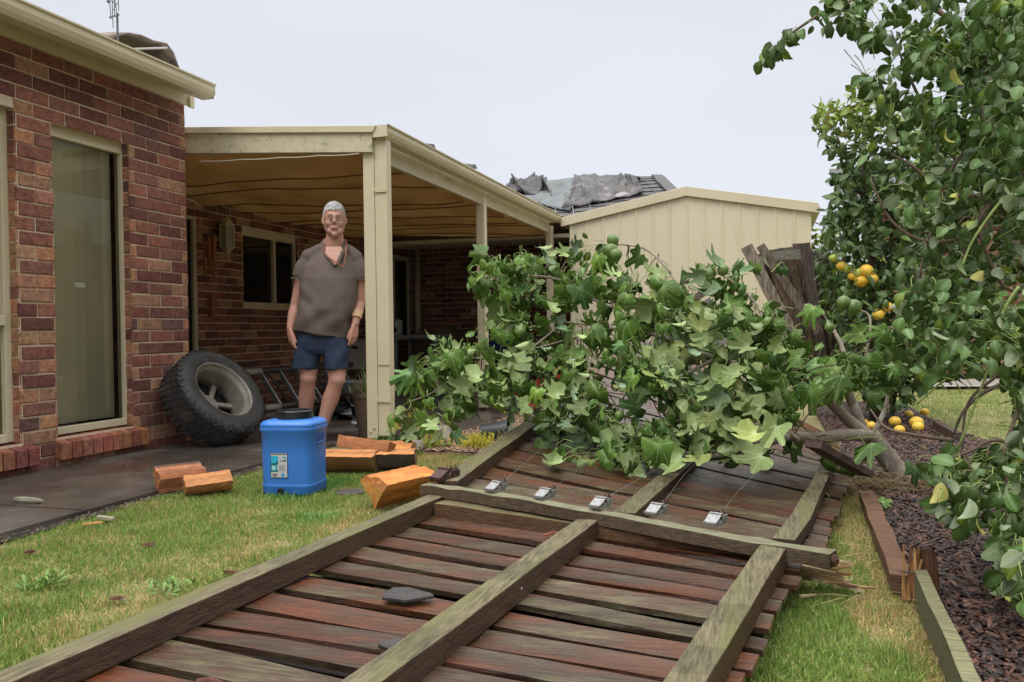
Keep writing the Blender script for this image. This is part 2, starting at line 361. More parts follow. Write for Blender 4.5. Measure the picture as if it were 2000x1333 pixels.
# garden bed with chips beside the post
b = B(); b.box((-2.69,5.24,-.05),(-1.1,5.72,.004)); b.box((-2.356,5.722,-.05),(-.6,8.6,.006))
BEDM = mat('woodchip bed', (.30,.19,.10), (.12,.07,.045), 40, .8, .9, 60)
kind(b.build('garden_bed', BEDM))
# mulch bed on the right
sheet('mulch_bed', [(.43,-1),(1.9,-1),(1.75,4.2),(1.35,7.0),(1.35,9.6),(.43,9.6)], .012, MULS)
sheet('far_path', [(.8,11.6),(9,12.6),(9,14),(.8,13.2)], .03, mat('pale concrete', (.34,.31,.28), (.26,.24,.21), 4, .6))

mcol = [(.085,.038,.028),(.12,.055,.038),(.05,.025,.02),(.16,.07,.042),(.06,.036,.033),(.22,.11,.07),(.035,.02,.018)]
chips('mulch_chips', [(.44,1.4),(1.9,1.4),(1.75,4.2),(1.35,7.0),(1.3,9.4),(.44,9.4)], 46000, mcol, (.015,.05), .016, 3)
chips('wood_chips', [(-2.68,5.26),(-1.2,5.26),(-1.2,7.5),(-1.6,8.5),(-2.34,8.5),(-2.34,5.74),(-2.68,5.70)], 9000, [(.42,.26,.14),(.30,.17,.09),(.55,.40,.26),(.20,.12,.07),(.5,.3,.2)], (.015,.045), .012, 4)
chips('edge_litter', [(-3.05,1.5),(-2.98,1.5),(-2.98,5.1),(-3.05,5.1)], 1500, [(.11,.075,.05),(.06,.04,.03),(.16,.12,.08),(.04,.03,.025),(.28,.24,.19)], (.008,.028), -.012, 5)

# ---- grass
def grass(name, regions, seed, hole=None, tall=1.0, green=None):
    r = np.random.default_rng(seed); X=[];Y=[]
    for poly, dens in regions:
        P=np.array(poly); lo=P.min(0); hi=P.max(0); n=int((hi[0]-lo[0])*(hi[1]-lo[1])*dens)
        x=r.uniform(lo[0],hi[0],n); y=r.uniform(lo[1],hi[1],n); k=inpoly(x,y,poly); X.append(x[k]); Y.append(y[k])
    x=np.concatenate(X); y=np.concatenate(Y)
    dry = .55*vnoise(x,y,1.6,0)+.45*vnoise(x,y,5,1); cl = vnoise(x,y,9,2); big=vnoise(x,y,2.6,3)
    k = r.random(len(x)) < (.45+.9*cl+.4*(dry<.45)); x,y,dry,cl,big=x[k],y[k],dry[k],cl[k],big[k]; n=len(x)
    lush = np.clip((big-.55)*3,0,1)*(1 if green is None else .45)
    h = tall*(r.uniform(.009,.022,n)*(.6+.8*cl)+.022*lush*r.random(n)); w = r.uniform(.0011,.0021,n)*(1+lush*.7)
    az = r.uniform(0,2*np.pi,n); ln = r.normal(0,1.0,n)
    d = np.stack([np.cos(az)*np.sin(ln),np.sin(az)*np.sin(ln),np.cos(ln)],1)
    up = np.stack([r.normal(0,1,n),r.normal(0,1,n),.2*np.ones(n)],1)
    V = np.array([(-1,0,0),(1,0,0),(.7,.55,.06),(-.7,.55,.06),(0,1,.25)]); F=[[0,1,2,3],[3,2,4]]
    R = frames(d,up)*np.stack([w,h*1.4,h],1)[:,None,:]
    T = np.stack([x,y,-.012+0*x],1)
    g = np.array([(.22,.36,.07)]); g2=np.array([(.32,.42,.11)]); tn=np.array([(.66,.50,.24)]); mix=r.random((n,1))
    C = g*mix+g2*(1-mix); t=np.clip((dry-.46)*4.2,0,1)[:,None]*(1-lush[:,None]*.85)
    t = (r.random((n,1)) < .16+.62*t)*1.0
    if green is not None: t = np.where(((x>.20+.16*big)&(x<.5))[:,None],(r.random((n,1))<.72)*1.0,t*green)
    C = (C*(1-t)+tn*t)*r.uniform(.65,1.25,(n,1))
    C = np.where(lush[:,None]>.5, C*np.array([(.7,1.02,.95)]), C)
    o = bulk(name,[(V,F,np.zeros(2),np.zeros(5))],np.zeros(n,int),R,T,C,GRASS); kind(o,'stuff'); return o
grass('grass', [([(-3.0,1.6),(-1.35,1.25),(-1.2,3.3),(-1.3,5.22),(-2.99,5.22)],26000)], 21)
grass('grass', [([(-.25,1.3),(.42,1.3),(.42,4.6),(.0,4.2),(-.05,2.5)],34000)], 22, green=.35, tall=.95)
grass('grass', [([(1.9,3.5),(5.5,4.5),(5.5,12.0),(1.0,11.6),(.45,9.7),(1.36,9.6),(1.36,7.0)],2600)], 23, green=.3, tall=1.5)
# soft broad-leaved weeds in the lawn
def weed(name, c, n, size, seed, mt=None, col=(.16,.30,.07)):
    r=np.random.default_rng(seed); az=r.uniform(0,2*np.pi,n); el=r.uniform(.1,.9,n)
    d=np.stack([np.cos(az)*np.cos(el),np.sin(az)*np.cos(el),np.sin(el)],1); up=np.stack([r.normal(0,.3,n),r.normal(0,.3,n),np.ones(n)],1)
    L=size*r.uniform(.5,1,n); V=np.array([(-.05,0,0),(.05,0,0),(.13,.4,.05),(-.13,.4,.05),(.1,.75,.03),(-.1,.75,.03),(0,1,-.06)]); F=[[0,1,2,3],[3,2,4,5],[5,4,6]]
    R=frames(d,up)*L[:,None,None]; T=np.array(c)[None]+r.normal(0,size*.8,(n,3))*np.array([1,1,0]); C=np.array([col])*r.uniform(.7,1.4,(n,1))
    return bulk(name,[(V,F,np.zeros(3),np.zeros(7))],np.zeros(n,int),R,T,C,mt or GRASS)
WS=[(330,1150,'broad leaved weed nearest the long rail'),(95,1140,'weed clump in the lawn at the left edge of the photo'),(300,925,None)]
for i,(a,c,lb) in enumerate(WS):
    p=Zp(a,c,0)
    o=weed('weed',(p[0],p[1],.004 if i!=2 else .022),70 if i!=2 else 16,.048 if i!=2 else .03,40+i,col=(.20,.31,.085))
    tag(o, lb or 'tiny green weed growing in the crack of the wet path under the window','weed','weeds in the lawn and path')

# ================================================================== BRICKWORK
def brick_col():
    q=random.random()
    base = (.345,.15,.105) if q<.34 else (.225,.095,.078) if q<.62 else (.30,.145,.11) if q<.78 else (.46,.27,.165) if q<.93 else (.20,.115,.10)
    k=random.uniform(.8,1.15); return tuple(c*k for c in base)
BR_H, BR_L, JT = .076, .230, .010
def brickwall(bb, mb, o, u, n, length, z0, z1, holes=(), first=0.0, depth=.012, hl=None):
    """courses of separate bricks proud of a mortar sheet; u along, n outwards"""
    o=np.array(o,float); u=np.array(u,float); n=np.array(n,float); zc=np.array([0,0,1.0])
    nz=int(round((z1-z0)/(BR_H+JT)))
    for i in range(nz):
        za=z0+i*(BR_H+JT)+JT; zb=za+BR_H; zm=(za+zb)/2
        x=-first-(0 if i%2 else (BR_L+JT)/2)
        while x<length:
            a=max(x,0.0); c=min(x+BR_L,length); x+=BR_L+JT
            segs=[(a,c)]
            for (h0,h1,hz0,hz1) in holes:
                if hz0-.01<zm<hz1+.01:
                    ns=[]
                    for (s0,s1) in segs:
                        if s1<=h0 or s0>=h1: ns.append((s0,s1))
                        else:
                            if s0<h0: ns.append((s0,h0))
                            if s1>h1: ns.append((h1,s1))
                    segs=ns
            for (s0,s1) in segs:
                if s1-s0<.03: continue
                dp=random.uniform(-.003,.003); col=brick_col()
                if s1-s0<.14: col=tuple(v*random.uniform(.9,1.1) for v in (.50,.26,.15)) if random.random()<.7 else col
                e=.0055; jz=random.uniform(-.002,.002); V=[]
                for (q,ins) in ((0,0),(depth-.003+dp,0),(depth+dp,e)):
                    for (uu,zz) in ((s0+ins,za+ins),(s1-ins,za+ins),(s1-ins,zb-ins),(s0+ins,zb-ins)):
                        V.append(o+u*uu+n*q+zc*(zz+jz))
                F=[[8,9,10,11]]
                for r_ in (0,4):
                    for k in range(4): F.append([r_+k,r_+(k+1)%4,r_+4+(k+1)%4,r_+4+k])
                if np.dot(np.cross(u,zc),n)<0: F=[f[::-1] for f in F]
                bb.add(V,F,col)
    # mortar sheet around the holes
    xs=sorted(set([0,length]+[h[0] for h in holes]+[h[1] for h in holes])); zs=sorted(set([z0,z1]+[h[2] for h in holes]+[h[3] for h in holes]))
    for i in range(len(xs)-1):
        for j in range(len(zs)-1):
            cx=(xs[i]+xs[i+1])/2; cz=(zs[j]+zs[j+1])/2
            if any(h[0]<cx<h[1] and h[2]<cz<h[3] for h in holes): continue
            q=n*.004
            P=[o+u*xs[i]+zc*zs[j]+q,o+u*xs[i+1]+zc*zs[j]+q,o+u*xs[i+1]+zc*zs[j+1]+q,o+u*xs[i]+zc*zs[j+1]+q]
            mb.add(P,[[0,1,2,3]])
# ================================================================== HOUSE
house = thing('brick_house','red brown brick house with cream gutters and dark tiled roof around the verandah','house',(-5,6,0))
bb=B(); mb=B()
ya=Xp(107,500,XW)[1]; yb=Xp(256,500,XW)[1]; y0=Xp(34,500,XW)[1]
ZH=2.18; ZS=.20
holes=[(ya+1,yb+1,ZS,ZH),(y0-1.5+1,y0+1,ZS-.0,ZH+.02)]
brickwall(bb,mb,(XW-.012,-1,0),(0,1,0),(1,0,0),YC+1,0,2.58,holes,first=.05)
# returns of the window openings and the end of the wing
RD=.105
for (yy,nn) in ((yb,-1),(y0,-1),(ya,1)):
    brickwall(bb,mb,(XW-.006,yy+.012*(-nn),0),(-1,0,0),(0,nn,0),RD,ZS-.01,ZH,first=.12)
brickwall(bb,mb,(XW-.004,YC-.012,0),(-1,0,0),(0,1,0),1.5,0,2.58,first=.12)
# recessed verandah walls
XR=-5.75; YB=13.1
h2a=Xp(474,520,XR)[1]; h2b=Xp(582,520,XR)[1]; z2a=Xp(475,598,XR)[2]; z2b=Xp(478,447,XR)[2]
h3a=Xp(742,560,XR)[1]; h3b=Xp(803,560,XR)[1]; z3a=Xp(803,664,XR)[2]; z3b=Xp(780,500,XR)[2]
print('verandah', h2a,h2b,z2a,z2b,h3a,h3b,z3a,z3b)
d0=YC+.35; d1=Xp(388,600,XR)[1]
brickwall(bb,mb,(XR-.012,YC-.1,0),(0,1,0),(1,0,0),YB-YC+.1,0,2.4,[(h2a-YC+.1,h2b-YC+.1,z2a,z2b),(h3a-YC+.1,h3b-YC+.1,z3a,z3b),(d0-YC+.1,d1-YC+.1,0,2.08)],first=.1)
brickwall(bb,mb,(XR,YB+.012,0),(1,0,0),(0,-1,0),4.3,0,2.4,first=0)
bb.build('wall',[BRICK],house); mb.build('mortar',[MORTAR],house)
# solid backing so nothing shines through
b=B(); b.box((XW-.45,-1,0),(XW-.30,YC-.02,2.6)); b.box((XW-1.6,-1,0),(XW-.46,YC-.02,2.6)); b.box((XR-.5,YC,0),(XR-.12,YB+.4,2.6)); b.box((XR,YB+.02,0),(-1.2,YB+.4,2.55)); b.build('wall_core',INNER,house)
# brick sills, rowlock bricks set on a slope
def sill(ya_,yb_,z,name='sill'):
    q=B(); yy=ya_-.03
    while yy<yb_+.06:
        col=tuple(v*random.uniform(.8,1.1) for v in ((.46,.19,.11) if random.random()<.6 else (.30,.11,.08)))
        V=[]; 
        for (x_,za,zb) in ((XW-.11,z-.09,z+.012),(XW+.055,z-.135,z-.03)):
            V+= [(x_,yy,za),(x_,yy+.076,za),(x_,yy+.076,zb),(x_,yy,zb)]
        q.add(V,[[0,1,2,3],[7,6,5,4],[0,4,5,1],[1,5,6,2],[2,6,7,3],[3,7,4,0]],col); yy+=.086
    o=q.build(name,BRICK,house,bevel=.004); q=B(); q.box((XW-.1,ya_-.028,z-.12),(XW+.04,yb_+.05,z-.045)); q.build('sill_mortar',MORTAR,o)
sill(ya,yb,ZS); sill(y0-1.6,y0,ZS)
# windows
XG=XW-.09
def window(ya_,yb_,z0_,z1_,xg,mull=None,name='window',fw=.045,trans=None,blinds=None,glass=None):
    f=B()
    def fr(a,b_,c,d,p=0): f.box((xg-.03,a,c),(xg+.03+p,b_,d))
    fr(ya_,ya_+fw,z0_,z1_); fr(yb_-fw,yb_,z0_,z1_); fr(ya_+fw,yb_-fw,z0_,z0_+fw,.01); fr(ya_+fw,yb_-fw,z1_-fw*1.5,z1_,.004)
    if mull: fr(mull-fw*.45,mull+fw*.45,z0_+fw,z1_-fw*1.5,.012)
    if trans: fr(ya_+fw,yb_-fw,trans-.03,trans+.03,.014)
    o=f.build(name,CREAM,house,bevel=.003)
    g=B(); g.add([(xg,ya_+fw*.6,z0_+fw*.6),(xg,yb_-fw*.6,z0_+fw*.6),(xg,yb_-fw*.6,z1_-fw*.6),(xg,ya_+fw*.6,z1_-fw*.6)],[[0,1,2,3]]); g.build('pane',glass or GLASSY,o)
    return o
GL=bpy.data.materials.new('clear glass'); GL.use_nodes=True
nt=GL.node_tree; pb=nt.nodes['Principled BSDF']; pb.inputs['Base Color'].default_value=(.75,.78,.72,1); pb.inputs['Roughness'].default_value=.02
pb.inputs['Specular IOR Level'].default_value=.8
trn=nt.nodes.new('ShaderNodeBsdfTransparent'); trn.inputs[0].default_value=(.96,.97,.93,1); gls=nt.nodes.new('ShaderNodeBsdfGlossy'); gls.inputs['Roughness'].default_value=.02
fr_=nt.nodes.new('ShaderNodeFresnel'); fr_.inputs[0].default_value=1.55; msh=nt.nodes.new('ShaderNodeMixShader')
nt.links.new(fr_.outputs[0],msh.inputs[0]); nt.links.new(trn.outputs[0],msh.inputs[1]); nt.links.new(gls.outputs[0],msh.inputs[2]); nt.links.new(msh.outputs[0],nt.nodes['Material Output'].inputs[0])
yf=Xp(242,600,XG)[1]
w1=window(ya+.0,yf+.01,ZS+.01,ZH-.02,XG,glass=GL)
# vertical blinds behind the glass
BLND=mat('blind fabric',(.95,.87,.62),(.87,.79,.54),4,.8,attr=True)
b=B(); yy=ya+.03
while yy<yf:
    a=rad(random.uniform(-30,-18)); w=.105
    b.strip([(XG-.1,yy,ZS+.06),(XG-.1,yy,ZH-.05)],w,.002,up=(math.cos(a),math.sin(a),0),col=(lambda q:(q,q,q))(random.uniform(.72,1.05))); yy+=.082
b.build('blinds',BLND,w1)
b=B()
yy=ya+.05
while yy<yf-.05:
    b.tube([(XG-.05,yy+.08*t/6,ZS+.085-.02*math.sin(math.pi*t/6)) for t in range(7)],.0018,5); yy+=.082
b.build('chain',mat('white bead chain',(.7,.7,.66)),w1)
# four linked ring sticker on the pane
b=B(); pc=Xp(156,557,XG+.002)
for k in range(4):
    cy_=pc[1]+(k-1.5)*.0205
    b.lathe([(.0125,0),(.0145,0),(.0145,.0012),(.0125,.0012)],(XG+.001+.0003*(k%2),cy_,pc[2]),(1,0,0),24,close=True)
b.build('ring_sticker',mat('silver sticker',(.75,.76,.72),rough=.4),w1)
# sliding head flashing over the window and the next window along
b=B(); b.box((XW-.1,ya,ZH-.02),(XW-.005,yb,ZH+.003)); b.box((XW-.1,y0-1.5,ZH-.0),(XW-.005,y0,ZH+.023)); b.build('lintel',CREAM,house)
yq=Xp(14,600,XG)[1]
w0=window(y0-1.5,yq,ZS+.01,ZH,XG,trans=.93,glass=GL,fw=.05)
b=B(); b.box((XG-.12,y0-1.5,ZS),(XG-.11,yq,ZH)); b.build('blinds',BLND,w0)
XG2=XR-.06
window(h2a,h2b,z2a,z2b,XG2,mull=(h2a*.42+h2b*.58),fw=.05)
window(h3a,h3b,z3a,z3b,XG2,mull=(h3a*.6+h3b*.4)+.1,fw=.05)
b=B(); b.box((XG2-.02,d0,0),(XG2+.02,d1,2.06)); dd=b.build('door',GLASSY,house)
b=B(); b.box((XG2-.03,d1-.06,0),(XG2+.05,d1,2.08)); b.box((XG2-.03,d0,2.04),(XG2+.05,d1-.06,2.1)); b.build('frame',CREAM,dd)
# corner downpipe at the far end
cx=Xp(831,600,XR+.12); b=B(); b.tube([(XR+.12,YB-.12,.05),(XR+.12,YB-.12,2.2)],.045,10); b.build('downpipe',CREAM,house,smooth=True)
# eave: fascia board, soffit, gutter
b=B(); b.box((XW+.002,-1,2.575),(XW+.03,YC+.03,2.668)); b.box((XW+.032,YC+.0,2.56),(XW+.05,YC+.05,2.67)); b.build('fascia',CREAM,house)
b=B(); b.box((XW+.032,-1,2.66),(-3.99,YC-.02,2.672)); b.build('soffit',CREAM,house)
def gutter(y0_,y1_,x,z,parent,h=.105,w=.115,mt=CREAM,name='gutter'):
    prof=[(-w,h*.98),(-w,0),(-w*.25,0),(-.012,h*.22),(0,h*.5),(0,h*.82),(.012,h*.9),(.012,h),(-.004,h),(-.004,h*.9),(-.01,h*.5),(-.02,h*.3),(-w*.3,.008),(-w+.004,.008),(-w+.004,h*.98)]
    n=len(prof); V=[]; F=[]
    for yv in (y0_,y1_): V+=[(x+p,yv,z+q) for p,q in prof]
    for i in range(n): j=(i+1)%n; F.append([i,j,n+j,n+i])
    g=B(); g.add(V,F); 
    g.box((x-w,y1_+.0005,z),(x-.012,y1_+.0035,z+h*.95)); g.box((x-.012,y1_+.0005,z+h*.25),(x,y1_+.0035,z+h*.95))
    return g.build(name,mt,parent)
gutter(-1,5.27,-3.885,2.572,house)
# roof: hip of dark tiles over the wing, main roof behind
TILE=mat('dark roof tile',(.075,.068,.066),(.045,.04,.04),12,.55,.4,40,attr=True)
def tile_plane(bq,p0,p1,p2,p3,nu,nv):
    p0,p1,p2,p3=[np.array(p,float) for p in (p0,p1,p2,p3)]
    nrm=np.cross(p1-p0,p3-p0); nrm/=np.linalg.norm(nrm); nrm=nrm if nrm[2]>0 else -nrm
    for j in range(nv):
        a,b_=j/nv,(j+1.25)/nv; b_=min(b_,1.0)
        for i in range(nu):
            s0=i/nu; s1=(i+.97)/nu
            def P(s,t,h): return p0*(1-s)*(1-t)+p1*s*(1-t)+p2*s*t+p3*(1-s)*t+nrm*h
            r_=random.uniform(.8,1.25); l=.018+random.uniform(0,.006)
            bq.hexa([P(s0,a,.006),P(s1,a,.006),P(s1,b_,.004),P(s0,b_,.004),P(s0,a,.012+l),P(s1,a,.012+l),P(s1,b_,.012),P(s0,b_,.012)],(r_,r_,r_))
b=B()
tile_plane(b,(-3.96,-1,2.66),(-3.96,5.3,2.66),(-6.0,3.3,3.38),(-6.0,-1,3.38),16,7)
tile_plane(b,(-3.96,5.3,2.66),(-8,5.3,2.66),(-8,3.3,3.38),(-6.0,3.3,3.38),10,6)
YE=12.75
tile_plane(b,(-9,YE,2.5),(-1.0,YE,2.5),(-1.9,YE+2.6,3.56),(-9,YE+2.6,3.56),26,10)
tile_plane(b,(-1.0,YE,2.5),(-1.0,YE+6,2.5),(-1.9,YE+3.4,3.56),(-1.9,YE+2.6,3.56),8,8)
rf=b.build('roof',TILE,house)
b=B(); 
for k in range(18):
    x0_=-9+k*.39; b.hexa([(x0_,YE+2.5,3.55),(x0_+.4,YE+2.5,3.55),(x0_+.4,YE+2.72,3.55),(x0_,YE+2.72,3.55),(x0_,YE+2.58,3.61+.01*(k%2)),(x0_+.4,YE+2.58,3.60),(x0_+.4,YE+2.64,3.60),(x0_,YE+2.64,3.61)])
b.strip([(-1.9+.9*t,YE+2.6-2.6*t,3.6-1.06*t) for t in np.linspace(0,1,12)],.2,.05,jit=.01)
b.build('ridge_cap',TILE,rf)
b=B(); b.box((-9,12.6,2.40),(-1.0,12.75,2.5)); b.build('gutter',CREAM,house)
# torn tarpaulins over the broken roof
def tarp(name,pxs,Yd,depth,seed,mt,label,nu=34,nv=14,amp=.16,slope=.407,sub=.0,z0=2.5):
    """crumpled sheet draped on the far roof plane (z = z0+slope*(Y-YE))"""
    r=random.Random(seed); V=[]; F=[]
    (ax,ay),(bx,by),(cx_,cy_2),(dx,dy)=pxs
    def onroof(px,py):
        d=ray(px,py); t=(z0-slope*YE-CH+.0)/(d[2]-slope*d[1]); return CAMP+d*t
    P=[onroof(*q) for q in pxs]
    ks=[(r.uniform(-9,9),r.uniform(-9,9),r.uniform(0,6),r.uniform(.5,1)) for _ in range(9)]
    for j in range(nv+1):
        for i in range(nu+1):
            s,t=i/nu,j/nv; p=P[0]*(1-s)*(1-t)+P[1]*s*(1-t)+P[2]*s*t+P[3]*(1-s)*t
            h=sum(w*(1-abs(math.sin(a*s*1.25+c_*t*1.1+ph+.6*math.sin(4*t+a))))**1.4 for (a,c_,ph,w) in ks)/9-.13
            h=max(h,-.02)*amp*3.4*(.25+.75*math.sin(math.pi*min(1,max(0,t)))**.5 if t<.98 else .25)
            V.append(p+np.array([r.uniform(-.02,.02)+.6*h*math.sin(9*s+4*t),0.0,.05+h+sub]))
    for j in range(nv):
        for i in range(nu): a=j*(nu+1)+i; F.append([a,a+1,a+nu+2,a+nu+1])
    q=B(); q.add(V,F); o=q.build(name,mt,None,smooth=True); so_=o.modifiers.new('s','SOLIDIFY'); so_.thickness=.008
    tag(o,label,'tarpaulin'); return o
TG=mat('grey green tarp',(.095,.112,.112),(.055,.065,.065),5,.4,.3,10,c3=(.14,.155,.155),c3scale=3)
TB=mat('grey brown tarp',(.075,.066,.06),(.014,.012,.011),9,.45,.3,14,c3=(.16,.145,.135),c3scale=4)
TK=mat('black tarp',(.014,.013,.012),(.055,.05,.047),5,.5,.3,14)
tarp('tarpaulin',[(1020,398),(1112,420),(1160,350),(1045,360)],0,0,3,TG,'smooth grey green tarpaulin sheet over the middle of the broken roof',amp=.10)
tarp('tarpaulin',[(1098,416),(1255,385),(1250,350),(1125,350)],0,0,5,TB,'crumpled grey brown tarpaulin bunched along the roof ridge beside the shed',amp=.19,nu=44,nv=22)
tarp('tarpaulin',[(985,378),(1078,395),(1066,354),(1000,358)],0,0,9,TK,'black crumpled tarpaulin at the left end of the broken roof',amp=.26,nu=26,nv=16)
o=tarp('roof_sheet',[(1168,402),(1252,380),(1252,371),(1180,374)],0,0,12,mat('pale plastic sheet',(.27,.25,.245),(.2,.18,.17),4,.45),'pale sheet lying below the crumpled tarpaulin on the roof tiles',amp=.03,nu=12,nv=5)
o['category']='plastic sheet'

# covered roof cooler with torn cloth, and the aerial
XA=-5.6
pc=Xp(290,100,XA)
cooler=thing('roof_cooler','boxy roof cooler under a torn tan cloth showing above the left gutter','cooler',(XA,pc[1],pc[2]-.35))
b=B(); CL=mat('faded tan cloth',(.30,.24,.18),(.16,.12,.09),5,.85,.4,30,c3=(.07,.05,.04),c3scale=4)
q0=Xp(233,82,XA); q1=Xp(348,130,XA); qt=Xp(255,68,XA); qm=Xp(320,82,XA)
V=[];F=[]
prof=[(Xp(222,78,XA)),(Xp(233,72,XA)),(Xp(252,67,XA)),(Xp(275,70,XA)),(Xp(300,80,XA)),(Xp(326,88,XA)),(Xp(338,104,XA)),(Xp(349,132,XA)),(Xp(352,160,XA))]
for i,p in enumerate(prof):
    for k,dx in enumerate((0,-.25,-.5)): V.append((p[0]+dx,p[1],p[2]+(.03 if k==1 else 0)+random.uniform(-.012,.012)))
for i in range(len(prof)-1):
    for k in range(2): F.append([3*i+k,3*i+k+1,3*i+4+k,3*i+3+k])
b.add(V,F); o=b.build('cloth_cover',CL,cooler,smooth=True); so_=o.modifiers.new('s','SOLIDIFY'); so_.thickness=.015
b=B(); z1=Xp(300,112,XA)[2]
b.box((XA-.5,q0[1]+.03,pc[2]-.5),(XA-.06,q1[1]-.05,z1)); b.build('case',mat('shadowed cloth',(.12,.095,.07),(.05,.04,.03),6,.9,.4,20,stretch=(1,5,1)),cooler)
b=B(); b.tube([Xp(262,96,XA+.01),Xp(326,94,XA+.01)],.010,8); b.build('frame_pole',mat('grey pole',(.5,.48,.44)),cooler)
an=Xp(230,78,-5.3)
aer=thing('tv_aerial','thin grey tv aerial standing above the cooler on the left roof','aerial',(an[0],an[1],an[2]-.5))
b=B(); tp=Xp(229,30,-5.3); b.tube([(an[0],an[1],an[2]-.5),(tp[0],tp[1],tp[2]+.02)],.009,8); AM=mat('dull aluminium',(.12,.12,.12),(.2,.2,.2),20,.5,metal=.6); b.build('mast',AM,aer)
b=B()
b.tube([Xp(215,34,-5.3),Xp(232,29,-5.3)],.009,6)
for (xa,ya2,xb,yb2) in ((217,38,212,-25),(221,55,218,-25),(224,30,222,-30),(228,26,222,-20),(232,22,230,-25),(226,12,216,-2),(220,22,231,4)): b.tube([Xp(xa,ya2,-5.3),Xp(xb,yb2,-5.3)],.0035,5)
b.ball(Xp(212,3,-5.3),.016); b.build('element',AM,aer)
# ================================================================== PERGOLA
XP=-2.752
perg=thing('pergola','cream timber verandah pergola with sagging tan shade cloth under its roof','pergola',(-4,8,0))
PY=[5.55,7.98,10.75]
def post(y,ztop,w=.088,x=XP):
    b=B(); b.box((x-w/2,y-w/2,.05),(x+w/2,y+w/2,ztop)); o=b.build('post',CREAM,perg,bevel=.005)
    b=B(); b.box((x-.035,y-.035,0),(x+.035,y+.035,.05)); b.build('post_foot',DARKM,o)
    b=B()
    for dz in (.10,.13): b.lathe([(.009,0),(.009,.006),(.004,.011)],(x-.015+.03*(dz>.11),y-w/2,dz),(0,-1,0),10)
    b.build('bolt',mat('cream bolt',(.55,.47,.28)),o); return o
post(PY[0],2.15,x=XP-.012); post(PY[1],2.17); post(PY[2],2.20)
ZG=2.335
# front beam with cap, falling slightly to the gutter
YF=5.47
def quadbar(tl,tr,bl,br_,Y0,dp_):
    c4=[Yp(*bl,Y0),Yp(*br_,Y0),Yp(*tr,Y0),Yp(*tl,Y0)]; q=B(); dv=np.array([0,dp_,0])
    q.hexa([c4[0],c4[1],c4[1]+dv,c4[0]+dv,c4[3],c4[2],c4[2]+dv,c4[3]+dv]); return q
quadbar((355,261.5),(727,259.5),(356,300),(726,297.5),YF,.045).build('front_beam',CREAMD,perg,bevel=.003)
quadbar((355,248.5),(734,245),(355,260.5),(727,258.5),YF-.02,.10).build('barge_cap',CREAM,perg,bevel=.003)
zg0=Yp(757,243,YF)[2]; XGU=Yp(757,243,YF)[0]; g1=Xp(1095,421,XGU); zg1=g1[2]; YG1=g1[1]; print('gutter',XGU,zg0,zg1,YG1)
# long side beam and gutter
zb0=Yp(752,311,YF+.1)[2]; zb1=zb0+(zg1-zg0)
b=B(); b.hexa([(XP-.022,YF+.05,zb0),(XP+.022,YF+.05,zb0),(XP+.022,YG1-.05,zb1),(XP-.022,YG1-.05,zb1),(XP-.022,YF+.05,zb0+.14),(XP+.022,YF+.05,zb0+.14),(XP+.022,YG1-.05,zb1+.14),(XP-.022,YG1-.05,zb1+.14)]); b.build('side_beam',CREAMD,perg,bevel=.003)
gut=gutter(YF,YG1,XGU,zg0-.095,perg,h=.095,w=.12)
for v in gut.data.vertices: v.co.z+=(v.co.y+world_loc(perg).y-YF)/(YG1-YF)*(zg1-zg0)
b=B(); b.box((XGU-.115,YF-.008,zg0-.085),(XGU-.001,YF-.003,zg0-.003)); b.build('gutter_end',CREAM,perg)
# downpipe at the first post with straps
b=B(); dx=XP+.044+.046
b.box((dx-.056,5.51,.07),(dx+.042,5.59,zg0-.09)); dp=b.build('downpipe',CREAM,perg,bevel=.006)
for z_ in (.335,1.86):
    b=B(); b.box((dx-.058,5.499,z_-.016),(dx+.046,5.504,z_+.016)); b.lathe([(.006,0),(.006,.004)],(dx-.052,5.499,z_),(0,-1,0),8); b.build('strap',CREAM,dp)
b=B(); b.box((dx-.047,5.505,.585),(dx+.044,5.508,.593)); b.build('seam_or_crease',mat('dirt seam',(.3,.25,.15)),dp)
# roof sheet over the verandah
zr0=zg0-.03; zr1=zg0+.07
b=B(); b.hexa([(XR,YF+.06,zr1),(XP+.02,YF+.06,zr0),(XP+.02,11.1,zr0+.02),(XR,11.1,zr1),(XR,YF+.06,zr1+.015),(XP+.02,YF+.06,zr0+.015),(XP+.02,11.1,zr0+.035),(XR,11.1,zr1+.015)])
PCM=bpy.data.materials.new('milky roof sheet'); PCM.use_nodes=True; _q=PCM.node_tree
_a=_q.nodes.new('ShaderNodeBsdfTranslucent'); _a.inputs[0].default_value=(.8,.76,.66,1); _c=_q.nodes.new('ShaderNodeMixShader'); _c.inputs[0].default_value=.42
_q.links.new(_q.nodes['Principled BSDF'].outputs[0],_c.inputs[1]); _q.links.new(_a.outputs[0],_c.inputs[2]); _q.links.new(_c.outputs[0],_q.nodes['Material Output'].inputs[0])
b.build('roof_sheet',PCM,perg)
b=B(); b.box((XR,11.12,2.30),(-1.2,13.05,2.33)); b.build('far_roof',CREAMS,perg)
